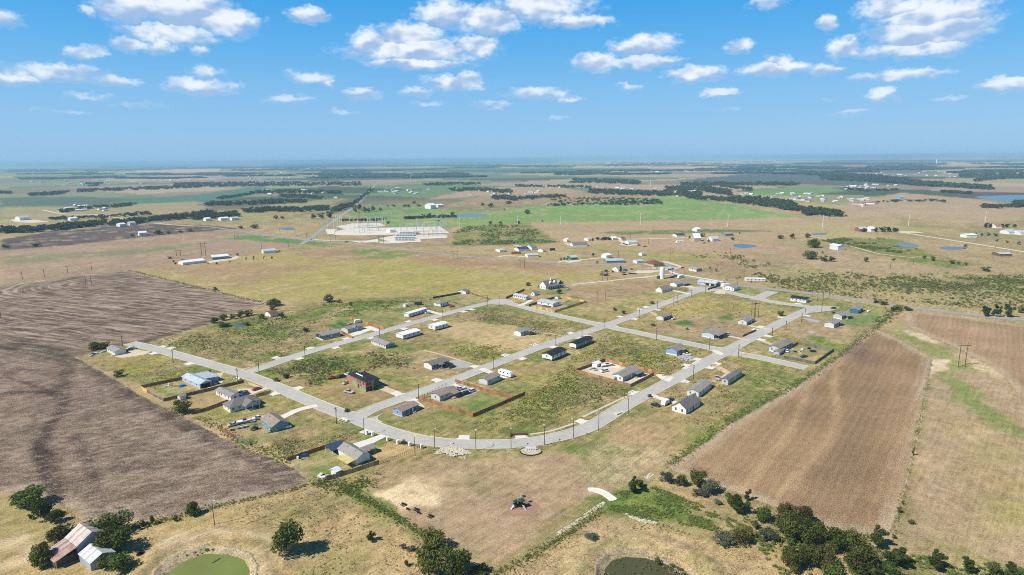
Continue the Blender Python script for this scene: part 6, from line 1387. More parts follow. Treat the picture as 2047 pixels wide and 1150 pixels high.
small('timber_stack', 'pale stacked boards between the slide and blue tarp', 'lumber stack', 349, 773, 30, [(-2.2,-.8,0,2.2,.8,.25),(-1.8,-.5,.25,2.0,.5,.5),(-.6,-.3,.5,1.2,.3,.7)], WOOD, YC)
small('stone_heap', 'white rubble heap under the hip roofed porch corner', 'rubble heap', 502, 819.5, 20, [(-1.5,-.8,0,1.5,.8,.35),(-.8,-.5,.35,.9,.5,.6),(1.5,-.4,0,2.4,.5,.25)], CONC, YC)
small('trampoline', 'round black trampoline in the weathered fence yard', 'trampoline', 1624.5, 703.5, 0, [(-1.6,-1.6,.75,1.6,1.6,.85),(-1.9,-.8,.72,1.9,.8,.88),(-1.5,-1.5,0,-1.4,-1.4,.8),(1.4,1.4,0,1.5,1.5,.8),(-1.5,1.4,0,-1.4,1.5,.8),(1.4,-1.5,0,1.5,-1.4,.8)], IRON, YC)
small('black_tank', 'small black tank near the back of the weathered fence yard', 'tank', 1617.5, 698, 0, [(-.9,-.6,.1,.9,.6,.9),(-.6,-.4,.9,.6,.4,1.05),(-.7,-.5,0,-.5,.5,.12),(.5,-.5,0,.7,.5,.12)], IRON, YC)
for i, (x, y) in enumerate(((1594,700),(1598,703),(1603,699),(1590,704),(1600,707),(1586,699))):
    small('scrap_pile', ['grey scrap heap beside the weathered fence house','tan boards heap in the fenced car yard','pale scrap heap near the yard back fence','dark scrap left of the blue car','scrap heap just behind the blue car','small scrap heap by the house corner'][i]+', on bare ground', 'scrap heap', x, y, 37*i, [(-1.2,-.6,0,1.0,.7,.3),(-.5,-.8,.3,.8,.2,.6),(.8,-.3,0,2.0,.1,.2)], (WOOD, SG, CONC, IRON, WOOD, SG)[i], YC)
for i, (x, y) in enumerate(((186,709),(192,707),(206,704),(182,712))): small('scrap_pile', ['black scrap heap in the dead end yard','white scrap beside it, nearer the dead end house','grey scrap heap closest to the dead end house','small green grey scrap heap farthest left in that yard'][i], 'scrap heap', x, y, 30*i, [(-1.5,-.7,0,1.2,.8,.5),(-.6,-.9,.5,.9,.3,.9)], (IRON, SW, SG, SG)[i], YC)
for i, (x, y) in enumerate(((646,955.5),(652,953),(640,951))): small('scrap_pile', ['white scrap next to the near storage shed','timber offcuts leaning by the near storage shed','pale scrap at the field corner left of the storage shed'][i], 'scrap heap', x, y, 40*i, [(-1.4,-.6,0,1.2,.6,.5),(-.4,-.9,.5,.9,.3,.8)], (SW, WOOD, CONC)[i], YC)
small('storage_tent', 'dark arched carport tent by the wire fence', 'tent', 836, 609.5, 20, [(-3,-2,0,3,2,1.5),(-3,-1.5,1.5,3,1.5,2.2),(-3,-.8,2.2,3,.8,2.6)], mat('dark_green_tarp', (.03,.08,.06), .7))
small('storage_tent', 'white rounded tent left of the white entrance house', 'tent', 1450, 573.5, 20, [(-3.6,-2.4,0,3.6,2.4,2),(-3.6,-1.8,2,3.6,1.8,2.9),(-3.6,-.9,2.9,3.6,.9,3.3)], SW)
small('carport', 'dark roofed carport beside the farm lane', 'carport', 1261, 547.5, 10, [(-4,-3,2.6,4,3,2.8),(-3.8,-2.8,0,-3.6,-2.6,2.6),(3.6,-2.8,0,3.8,-2.6,2.6),(-3.8,2.6,0,-3.6,2.8,2.6),(3.6,2.6,0,3.8,2.8,2.6)], wm('tan'))
# ------------------------------------------------------------------ park: playground, benches, bed, rocks, spillway
b = G(1043, 1014); o = empty('playground', (b[0], b[1], 0), R(30), 'black and green playground climbing frame on a red mulch pad', 'playground')
PG = mat('dark_green_plastic', (.02,.07,.06), .5); PB = mat('black_plastic', (.015,.015,.02), .5); PLW = mat('pale_plastic', (.62,.64,.66), .5)
o.scale = (.72, .72, .85)
MB().box(-1.2,-1.2,1.3,1.2,1.2,1.45).build('deck', PB, o); MB().box(-3.6,.6,1.0,-1.2,2.2,1.12).build('deck', PB, o); rf = MB(); roof_hip(rf, 2.6, 2.6, 0, 1.0, .15); q = rf.build('canopy', PG, o, (-1.3,-1.3,3.2)); rf = MB(); roof_hip(rf, 2.0, 2.0, 0, .8, .1); rf.build('canopy', PG, o, (-3.6,.4,2.8))
pm = MB().tube((0,0,0),(0,0,3.2), .07, n=6).mesh('post', PB)
for x, y in ((-1.2,-1.2),(1.2,-1.2),(1.2,1.2),(-1.2,1.2),(-3.6,.6),(-3.6,2.2),(-1.4,2.2)): link('post', pm, o, (x, y, 0))
def slide(x, y, rz, m, L=3.0):
    s = MB(); s.add([(0,-.35,1.4),(0,.35,1.4),(L,.35,.25),(L,-.35,.25),(0,-.35,1.3),(0,.35,1.3),(L,.35,.15),(L,-.35,.15)], [(0,1,2,3),(7,6,5,4),(0,3,7,4),(1,5,6,2),(3,2,6,7),(0,4,5,1)]); s.add([(0,-.42,1.75),(0,-.35,1.75),(L,-.35,.55),(L,-.42,.55),(0,-.42,1.3),(0,-.35,1.3),(L,-.35,.15),(L,-.42,.15)], [(0,1,2,3),(7,6,5,4),(0,3,7,4),(1,5,6,2)]); s.build('slide', m, o, (x, y, 0), rz)
MB().box(-1.15,-1.22,.5,1.15,-1.16,1.3).box(-1.15,1.16,.3,1.15,1.22,2.3).box(1.16,-1.15,.3,1.22,1.15,1.1).box(-3.5,2.15,.3,-1.4,2.2,1.9).build('side_panel', PG, o)
slide(1.2, 0, R(-20), PG); slide(0, -1.2, R(-90), PLW); slide(-3.6, 1.4, R(200), PLW, 2.4)
MB().tube((-1.6,3.4,0),(-1.6,3.4,2.4), .06, n=5).tube((1.6,3.4,0),(1.6,3.4,2.4), .06, n=5).tube((-1.6,3.4,2.4),(1.6,3.4,2.4), .06, n=5).build('swing_frame', PB, o)
for x in (-.7, .7): MB().box(x-.25,3.25,.5,x+.25,3.55,.55).box(x-.24,3.39,.5,x-.21,3.41,2.4).box(x+.21,3.39,.5,x+.24,3.41,2.4).build('swing_seat', PB, o)
MB().tube((2.6,2.2,0),(2.6,2.2,3.6), .08, n=6).box(1.9,1.5,3.2,3.3,2.9,3.7).build('shade_tower', PG, o)
c = G(1043, 1016); MULCH = mat('red_mulch', (.37,.22,.15), .95, var=.25)
sheet('mulch_pad', [(c[0]+math.cos(a)*5.6*(1+.15*math.sin(3*a+1)), c[1]+math.sin(a)*6*(1+.15*math.cos(2*a))) for a in [k*2*math.pi/26 for k in range(26)]], .03, MULCH)
for i, (x, y, tb_) in enumerate(((806.5,1010.5,1),(815,1020,0),(832,1020.5,1),(837,1027.5,0),(860.5,1034,1))):
    b = G(x, y); q = empty('picnic_table' if tb_ else 'bench', (b[0], b[1], .03), R(-35), ['black picnic table farthest left beside the sandy patch','black bench between the left and middle picnic tables','black middle picnic table below the sandy patch','black bench just below the middle picnic table','black picnic table farthest right by the park edge'][i], 'picnic table' if tb_ else 'bench', 'park tables and benches')
    q.scale = (.8, .8, .9)
    if tb_:
        MB().box(-1.1,-.45,.74,1.1,.45,.8).build('tabletop', PB, q); sm = MB().box(-1.1,-.18,.42,1.1,.18,.48).mesh('seat', PB)
        for s in (-1, 1): link('seat', sm, q, (0, s*.85, 0))
        lm = MB().box(-.05,-.95,.02,.05,.95,.1).box(-.06,-.08,.02,.06,.08,.75).mesh('leg', PB)
        for s in (-.8, .8): link('leg', lm, q, (s, 0, 0))
    else:
        MB().box(-.9,-.22,.42,.9,.22,.48).build('seat', PB, q); MB().box(-.9,.2,.5,.9,.26,.95).build('backrest', PB, q); lm = MB().box(-.05,-.2,0,.05,.2,.43).mesh('leg', PB)
        for s in (-.75, .75): link('leg', lm, q, (s, 0, 0))
b = G(1061, 903); bed = [(b[0]+4.4*math.cos(a), b[1]+3.6*math.sin(a)) for a in [k*2*math.pi/24 for k in range(24)]]
sheet('planting_bed', bed, .06, mat('stone_mulch', (.48,.45,.34), .95, var=.3, scale=1.2))
q = empty('stone_edging', (b[0], b[1], 0), 0, 'dark curved stone edging round the white post bed', 'edging'); st = MB().box(-.45,-.16,0,.45,.16,.4).mesh('stone', IRON)
for k in range(15):
    a = R(185)+k*R(170)/14; link('stone', st, q, (4.5*math.cos(a), 3.7*math.sin(a), 0), a+math.pi/2)
q = empty('cluster_sign', (b[0], b[1]+1.2, 0), R(3), 'white rail with five white posts standing in the planted bed', 'post rail'); MB().box(-2.2,-.25,1.2,2.2,.25,1.5).build('rail', SW, q); pm = MB().box(-.22,-.22,0,.22,.22,1.2).mesh('post', SW)
for k in range(5): link('post', pm, q, (-1.9+k*.95, 0, 0))
ROCK = mat('white_limestone', (.58,.52,.41), .9, var=.25, scale=1.0, bump=.4)
def rock_mesh(n, seed):
    r = random.Random(seed); bm = bmesh.new(); bmesh.ops.create_icosphere(bm, subdivisions=1, radius=1)
    for v in bm.verts: v.co = v.co*(.7+.5*r.random()); v.co.z *= .6
    me = bpy.data.meshes.new(n); bm.to_mesh(me); bm.free(); me.materials.append(ROCK); return me
ROCKS = [rock_mesh('rock', i) for i in range(5)]
def rock_field(name, poly, n, smin, smax, seed, zc=0.0):
    """loose stones joined into one pile"""
    P = gp(poly); r = random.Random(seed); xs = [p[0] for p in P]; ys = [p[1] for p in P]; mb = MB(); k = 0
    cx, cy = sum(xs)/len(xs), sum(ys)/len(ys)
    while k < n:
        x, y = r.uniform(min(xs), max(xs)), r.uniform(min(ys), max(ys))
        if not inpoly(x, y, P): continue
        me = ROCKS[k % 5]; s = r.uniform(smin, smax); a = r.random()*6.28; ca, sa = math.cos(a)*s, math.sin(a)*s
        z = zc*max(0, 1-math.hypot(x-cx, y-cy)/7)
        mb.add([(x+v.co.x*ca-v.co.y*sa, y+v.co.x*sa+v.co.y*ca, z+v.co.z*s+.1*s) for v in me.vertices], [tuple(p.vertices) for p in me.polygons]); k += 1
    return tag(mb.build(name, ROCK), kind='stuff')
sheet('rock_pad', gp([(868,908),(885,893),(900,891),(925,898),(945,906),(930,909),(905,914),(890,908)]), .05, mat('rubble_ground', (.60,.54,.42), .95, var=.2))
rock_field('rock_pile', [(868,908),(885,893),(900,891),(925,898),(945,906),(930,909),(905,914),(890,908)], 900, .12, .5, 3, 1.0); rock_field('rock_pile', [(915,913),(930,912),(932,917),(920,918)], 60, .1, .3, 4)
rock_field('riprap', [(1110,1068),(1118,1062),(1150,1042),(1180,1020),(1206,1002),(1210,1006),(1180,1028),(1150,1050),(1118,1070)], 300, .1, .42, 5); rock_field('riprap', [(1244,1026),(1262,1027),(1300,1036),(1314,1046),(1290,1046),(1262,1036)], 320, .1, .4, 6); rock_field('riprap', [(1286,954),(1300,946),(1308,948),(1296,960)], 60, .12, .5, 7)
q = empty('spillway', (*G(1200, 990), 0), 0, 'white curved concrete spillway at the green gully head', 'spillway'); q0 = G(1200, 990)
L = catmull(gp([(1176,981),(1186,980.5),(1198,982.5),(1210,988),(1221,996),(1227,1001)]), 1.5); mb = MB(); vv = []; ff = []; PR = ((-1.45,.0),(-1.4,.4),(-1.2,.4),(-1.0,.1),(1.0,.1),(1.2,.4),(1.4,.4),(1.45,.0))
for i, a in enumerate(L):
    d = (L[min(i+1, len(L)-1)]-L[max(i-1, 0)]).normalized(); n_ = Vector((-d.y, d.x)); vv += [(a.x+n_.x*s-q0[0], a.y+n_.y*s-q0[1], z) for s, z in PR]
for i in range(len(L)-1):
    for k in range(7): ff.append((8*i+k, 8*i+8+k, 8*i+9+k, 8*i+1+k))
mb.add(vv, ff)
mb.build('channel', CONC, q)
# ------------------------------------------------------------------ the rusty barn
def rustmat(n, base, amount):
    m = bpy.data.materials.new(n); m.use_nodes = True; t = NT(m.node_tree); out = t.n('ShaderNodeOutputMaterial'); bs = t.n('ShaderNodeBsdfPrincipled', {'Roughness': .6, 'Metallic': .15})
    tc = t.n('ShaderNodeTexCoord').outputs['Object']; s = t.n('ShaderNodeSeparateXYZ', {0: tc}); strip = t.n('ShaderNodeCombineXYZ', {0: t.m('FLOOR', t.m('MULTIPLY', s.outputs[0], 1.35)), 1: t.m('MULTIPLY', s.outputs[1], .15), 2: 0.0}).outputs[0]
    w = t.n('ShaderNodeTexWhiteNoise', noise_dimensions='1D'); t.t.links.new(t.m('FLOOR', t.m('MULTIPLY', s.outputs[0], 1.35)), w.inputs['W'])
    f = t.m('ADD', w.outputs[0], t.m('MULTIPLY', t.m('SUBTRACT', t.noise(tc, .5, 4, .65), .5), 1.6))
    t.t.links.new(t.mix(t.rng(f, amount-.3, amount+.35, 0, 1), base, (.34,.195,.15)), bs.inputs['Base Color']); t.t.links.new(bs.outputs[0], out.inputs[0]); return m
def barn():
    p0, p1 = Vector(G(160.2, 1047.5, 7)), Vector(G(182.5, 1063.2, 7)); d = (p1-p0).normalized(); n_ = Vector((-d.y, d.x)); L = (p1-p0).length; th = math.atan2(d.y, d.x)
    r = empty('old_barn', (p0.x, p0.y, 0), th, 'old barn with rusty corrugated roof, low side aisle and grey walls', 'barn')
    R1, R2 = rustmat('rusty_roof', (.60,.55,.52), .72), rustmat('very_rusty_roof', (.52,.44,.40), .42); GW = mat('grey_boards', (.34,.40,.45), .9, var=.2); s = -1 if n_.y > 0 else 1
    # in local space x runs along the ridge towards the camera's right, -y*? is the side that faces the yard
    side = 1 if n_.dot(Vector((G(110,1090)[0]-p0.x, G(110,1090)[1]-p0.y))) > 0 else -1
    w, e, z = 4.6, 4.4, 7.0
    def slab(x0, x1, ya, za, yb, zb, m, nm, t=.12): MB().add([(x0,ya,za),(x1,ya,za),(x1,yb,zb),(x0,yb,zb),(x0,ya,za+t),(x1,ya,za+t),(x1,yb,zb+t),(x0,yb,zb+t)], [(0,3,2,1),(4,5,6,7),(0,1,5,4),(1,2,6,5),(2,3,7,6),(3,0,4,7)]).build(nm, m, r)
    slab(-.4, L+.4, 0, z, side*w, e, R1, 'roof'); slab(-.4, L+.4, 0, z, -side*w, e, R1, 'roof'); slab(-.4, L+.4, side*(w+.05), e-.15, side*(w+6.2), 2.5, R2, 'aisle_roof'); slab(-.2, L+.2, -side*(w+.05), e-.3, -side*(w+2.4), 3.2, R1, 'aisle_roof')
    MB().prism([(-w+.3,.02),(w-.3,.02),(w-.3,e),(0,z-.15),(-w+.3,e)], 'x', 0, L).build('wall', GW, r); a = side*(w-.29); bq = side*(w+5.9); MB().box(.2,min(a,bq),.02,L-.5,max(a,bq)-.4 if side > 0 else max(a,bq),2.4).build('aisle_wall', mat('dark_boards', (.10,.085,.07), .95), r)
    MB().box(L+.01,-1.5,.05,L+.06,1.5,3.2).build('barn_door', DARKT, r); pm = MB().box(-.12,-.12,0,.12,.12,2.5).mesh('post', WOOD)
    for x in (.3, L*.5, L): link('post', pm, r, (x, bq*.98, 0))
    pa, pb = Vector(G(181, 1089, 4)), Vector(G(204, 1107, 4)); d2 = (pb-pa).normalized(); L2 = (pb-pa).length
    r2 = empty('low_barn', (pa.x, pa.y, 0), math.atan2(d2.y, d2.x), 'lower shed with streaked silver roof in front of the rusty barn', 'barn'); R3 = rustmat('streaked_roof', (.60,.64,.68), .85); w2, e2, zz = 3.6, 2.6, 4.2
    def slab2(ya, za, yb, zb): MB().add([(-.3,ya,za),(L2+.3,ya,za),(L2+.3,yb,zb),(-.3,yb,zb),(-.3,ya,za+.1),(L2+.3,ya,za+.1),(L2+.3,yb,zb+.1),(-.3,yb,zb+.1)], [(0,3,2,1),(4,5,6,7),(0,1,5,4),(1,2,6,5),(2,3,7,6),(3,0,4,7)]).build('roof', R3, r2)
    slab2(0, zz, side*w2, e2); slab2(0, zz, -side*w2, e2); MB().prism([(-w2+.2,.02),(w2-.2,.02),(w2-.2,e2),(0,zz-.1),(-w2+.2,e2)], 'x', 0, L2).build('wall', GW, r2); MB().box(-.05,-1.3,.05,-.005,1.3,2.3).build('barn_door', DARKT, r2)
barn()
small('feed_trough', 'dark round feed trough in the pond pasture', 'trough', 282, 1109, 10, [(-1.1,-.7,0,1.1,.7,.5),(-.7,-1.1,0,.7,1.1,.5)], IRON); small('log', 'dark fallen log lying near the pond pasture trough', 'log', 302, 1099.5, 5, [(-1.8,-.25,0,1.8,.25,.45),(-1.2,-.35,.1,.6,.35,.5)], mat('dead_wood', (.14,.11,.09), .9))
small('water_trough', 'white water tub under the near left tree', 'trough', 99, 1104, 0, [(-.9,-.6,0,.9,.6,.7),(-.6,-.9,0,.6,.9,.7)], SW); small('floating_log', 'dark branch floating on the green pond', 'branch', 432, 1118, 60, [(-1.4,-.12,-.6,1.4,.12,-.35),(-.2,-.5,-.6,.1,.6,-.4)], mat('dead_wood', (.14,.11,.09), .9))
# ------------------------------------------------------------------ vegetation
def leaf_mat(name, c1, c2, trans=.25):
    m = bpy.data.materials.new(name); m.use_nodes = True; t = NT(m.node_tree); out = t.n('ShaderNodeOutputMaterial')
    at = t.n('ShaderNodeAttribute', attribute_name='tint'); oi = t.n('ShaderNodeObjectInfo')
    f = t.m('ADD', t.m('MULTIPLY', at.outputs['Fac'], .85), t.m('SUBTRACT', t.m('MULTIPLY', oi.outputs['Random'], .6), .12), clamp=True)
    c = t.mix(f, c1, c2)
    d = t.n('ShaderNodeBsdfDiffuse', {'Color': c}); tr = t.n('ShaderNodeBsdfTranslucent', {'Color': c}); mx = t.n('ShaderNodeMixShader', {0: trans, 1: d.outputs[0], 2: tr.outputs[0]})
    t.t.links.new(mx.outputs[0], out.inputs[0]); return m
BARK = mat('bark', (.11,.085,.06), .95, var=.2)
LM = dict(oak=leaf_mat('oak_leaves', (.045,.068,.016), (.18,.205,.055)), olive=leaf_mat('olive_leaves', (.06,.075,.02), (.16,.165,.05)), light=leaf_mat('light_leaves', (.065,.11,.025), (.16,.215,.05)),
          brown=leaf_mat('brown_oak_leaves', (.06,.06,.018), (.165,.14,.05)), grey=leaf_mat('grey_green_leaves', (.065,.085,.05), (.19,.21,.14)), dark=leaf_mat('cedar_leaves', (.03,.05,.014), (.11,.14,.04)))
def leaves(seed, lobes, per, size, flat=.75, mode='round'):
    """unit-wide crown, base at z=0, of many small leaf faces gathered in lobes"""
    r = np.random.default_rng(seed); V = []; T = []
    cs = []
    for i in range(lobes):
        a = r.uniform(0, 6.283); q = r.uniform(.05, .40) if i else 0; z = r.uniform(.22, .74)
        if mode == 'cone': q *= (1-z)*1.25; z = r.uniform(.12, .9)
        cs.append((q*math.cos(a), q*math.sin(a), z, r.uniform(.15, .26)*(1.0 if mode == 'round' else (1.15-z*.8)), r.uniform(0, 1)))
    for cx, cy, cz, cr_, tn in cs:
        d = r.normal(size=(per, 3)); d /= np.linalg.norm(d, axis=1)[:, None]; rad = cr_*r.uniform(.55, 1.08, per)[:, None]
        p = np.array([cx, cy, cz])+d*rad*np.array([1, 1, .85])
        u = r.normal(size=(per, 3)); u /= np.linalg.norm(u, axis=1)[:, None]
        w = np.cross(d+.5*r.normal(size=(per, 3)), u); w /= np.linalg.norm(w, axis=1)[:, None]+1e-6
        s = size*r.uniform(.6, 1.3, per)[:, None]
        V.append(np.stack([p-u*s, p-w*s*.7, p+u*s, p+w*s*.7], 1)); T.append(np.clip(tn*.6+r.uniform(-.15, .4, per), 0, 1))
    V = np.concatenate(V); T = np.concatenate(T); V[..., 2] = np.maximum(V[..., 2], .01)
    return V, T
def quad_mesh(name, V, T, m):
    n = len(V); me = bpy.data.meshes.new(name); me.vertices.add(n*4); me.vertices.foreach_set('co', V.reshape(-1).astype(np.float32))
    me.loops.add(n*4); me.loops.foreach_set('vertex_index', np.arange(n*4, dtype=np.int32)); me.polygons.add(n)
    me.polygons.foreach_set('loop_start', np.arange(n, dtype=np.int32)*4); me.polygons.foreach_set('loop_total', np.full(n, 4, np.int32))
    at = me.attributes.new('tint', 'FLOAT', 'POINT'); at.data.foreach_set('value', np.repeat(T, 4).astype(np.float32)); me.update(calc_edges=True); me.materials.append(m); return me
CROWN = {}
def crown(kind, q, k):
    key = (kind, q, k)
    if key not in CROWN:
        mode = 'cone' if kind == 'dark' else 'round'; n, per, sz = {'near': (18, 140, .038), 'mid': (10, 60, .062), 'far': (7, 26, .085)}[q]
        V, T = leaves(100+k*7+len(kind), n, per, sz, mode=mode); CROWN[key] = quad_mesh('crown', V, T, LM[kind])
    return CROWN[key]
def trunk_mesh(seed):
    r = random.Random(seed); mb = MB().tube((0,0,-.02),(.02,.01,.32), .035, .024, 7)
    for i in range(4):
        a = i*1.6+r.random(); e = Vector((.24*math.cos(a), .24*math.sin(a), .42+.25*r.random())); mb.tube((.02,.01,.24+.03*i), e, .017, .007, 5)
    return mb.mesh('trunk', BARK)
TRUNKS = [trunk_mesh(i) for i in range(4)]
def tree(kind, x0, x1, ytop, yb, label=None, name='tree', cat='tree', group=None, q=None, namer=None, desc=None):
    b, h = pole_h(((x0+x1)/2, yb), ytop); r = math.hypot(*b); mpp = math.hypot(r, CAMH)*math.cos(math.atan2(b[0], b[1]))/FPX; w = (x1-x0)*mpp*.97; h = max(h*.97, .5*w*.6)
    b = (b[0], b[1]+.12*w); q = q or ('near' if x1-x0 > 24 else 'mid' if x1-x0 > 9 else 'far'); k = rnd.randrange(4)
    z = float(ground_z(np.array([b[0]]), np.array([b[1]]))[0])
    o = empty(name, (b[0], b[1], z), rnd.uniform(0, 6.28), label, cat, group)
    link('crown', crown(kind, q, k), o, scale=(w, w, h)); 
    if name == 'tree': link('trunk', TRUNKS[k], o, scale=(w, w, h))
    if namer: namer.add(o, b[0], b[1], desc)
    return o
NT1 = 'trees and bushes in the foreground'
for a in (('light',8,80,978,1016,'wide bushy tree at the left edge above the dirt track'),('oak',64,107,997,1039,'dark round tree just right of the wide bushy tree'),('olive',95,127,1017,1046,'pale olive tree beside the plank fence'),('olive',88,146,1048,1086,'olive bush spreading left of the rusty barn roof'),
  ('oak',170,252,1030,1075,'tall dark tree directly behind the rusty barn'),('oak',186,254,1058,1112,'big dark tree right of the rusty barn, nearest the barn'),('oak',56,102,1089,1137,'dark tree with bare trunk left below the rusty barn'),('oak',194,232,1112,1140,'dark tree covering the end of the lower silver roof'),('light',206,262,1111,1147,'bright green tree at the bottom edge below the barns'),
  ('light',370,401,1001,1032,'small round tree at the ploughed field edge left of the light pole'),('light',296,310,1029,1050,'little upright tree on the fence right of the barn'),('oak',537,602,1043,1112,'large dark oak standing alone in the straw pasture'),('oak',845,889,1060,1102,'top tree of the dark clump by the park corner'),
  ('oak',838,900,1080,1150,'left lower tree of the dark clump by the park corner'),('oak',880,942,1086,1152,'right lower tree of the dark clump by the park corner'),
  ('dark',1250,1282,955,988,'dark pointed cedar at the head of the green gully'),('oak',1381,1416,940,976,'upright green tree at the ploughed field corner'),('brown',1549,1598,1007,1050,'left brown leaved oak at the top of the gully grove'),('brown',1588,1630,1008,1052,'right brown leaved oak at the top of the gully grove'),
  ('oak',1450,1478,983,1012,'upper dark tree left of the gully grove'),('dark',1455,1500,995,1030,'lower dark cedar left of the gully grove'),('dark',1483,1507,980,1003,'small cedar alone at the ploughed field edge'),('light',1513,1547,1011,1045,'light green tree left of the brown oaks'),
  ('oak',1544,1604,1030,1082,'broad dark tree below the brown leaved oaks'),('oak',1596,1654,1042,1096,'dark tree in the middle of the gully grove'),('oak',1646,1700,1054,1100,'dark tree along the field edge right of the grove middle'),('oak',1682,1733,1056,1106,'round dark tree along the bottom of the ploughed field'),('dark',1735,1777,1055,1099,'ragged cedar at the lower right corner of the ploughed field'),
  ('olive',1560,1606,1086,1142,'olive tree standing apart at the bottom of the gully'),('olive',1597,1644,1084,1140,'yellowish oak right of the olive tree'),('brown',1630,1682,1098,1147,'brownish oak near the bottom edge'),('light',1640,1690,1118,1152,'pale yellow green tree cut by the bottom edge'),('olive',1693,1766,1096,1150,'wide olive tree at the bottom right of the grove'),
  ('dark',1762,1822,1095,1137,'dark spreading cedar right of the grove'),('dark',1852,1894,1104,1144,'dark cedar alone at the bottom right'),('dark',1918,1960,1118,1150,'dark cedar at the bottom edge, second from the right corner'),('oak',1970,2006,1126,1155,'dark tree at the bottom right edge'),('dark',2002,2050,1132,1158,'dark tree in the bottom right corner'),('light',1762,1804,1122,1154,'bright green low tree between cedars at the bottom edge')):
    tree(*a, group=NT1)
for a in (('dark',728,753,1066,1084,'round dark bush alone in the straw pasture'),('grey',1320,1346,942,966,'grey green bush left at the ploughed field corner'),('oak',1348,1374,946,972,'green bush right of the grey green bush'),('grey',1402,1441,958,988,'grey bush with dead wood right of the upright tree'),('grey',1386,1414,978,993,'low prickly pear patch on the straw slope'),
  ('grey',1427,1444,998,1010,'small round prickly pear on the straw slope'),('grey',1427,1470,1062,1090,'left half of the low grey brush by the dark pond'),('brown',1462,1507,1058,1089,'brown half of the low brush by the dark pond'),('grey',1519,1555,1055,1085,'grey green bush below the light green tree'),('grey',1500,1520,1042,1058,'small grey bush at the tail of the gully'),
  ('light',1574,1594,1074,1092,'bright green bush inside the grove'),('light',1740,1762,1108,1128,'pale bush between the two spreading cedars'),('olive',54,64,1026,1040,'small olive bush left of the barn trees'),('oak',345,358,1030,1042,'small dark bush on the fence left of the small round tree'),('oak',282,292,1042,1052,'low dark bush on the fence nearest the barn trees'),
  ('grey',798,812,1087,1098,'left small bush on the climbing wire fence'),('grey',814,832,1091,1104,'grey dead looking bush right on the climbing wire fence'),('olive',805,818,1120,1133,'small olive bush below the climbing wire fence'),('grey',1170,1196,1072,1084,'grey brush pile above the dark pond'),('light',1306,1322,1110,1126,'small green bush on the dark pond shore'),('light',1362,1375,1142,1152,'tiny bush at the bottom right of the dark pond'),
  ('light',1272,1292,958,975,'yellow green bush right of the pointed cedar'),('oak',940,975,1136,1152,'low bush at the bottom edge right of the dark clump'),('olive',614,622,1110,1117,'tiny bush below the lone oak'),('olive',1794,1804,1012,1026,'green shrub on the right field fence line, lower one'),('light',1802,1810,1000,1010,'green shrub on the right field fence line, upper one'),('olive',1822,1830,893,912,'narrow shrub higher on the right field fence line'),('grey',1783,1792,1066,1078,'bare little shrub at the right field corner'),
  ('olive',1816,1832,1040,1050,'dark little bush alone in the right pasture')): tree(*a, name='bush', cat='bush', group=NT1)
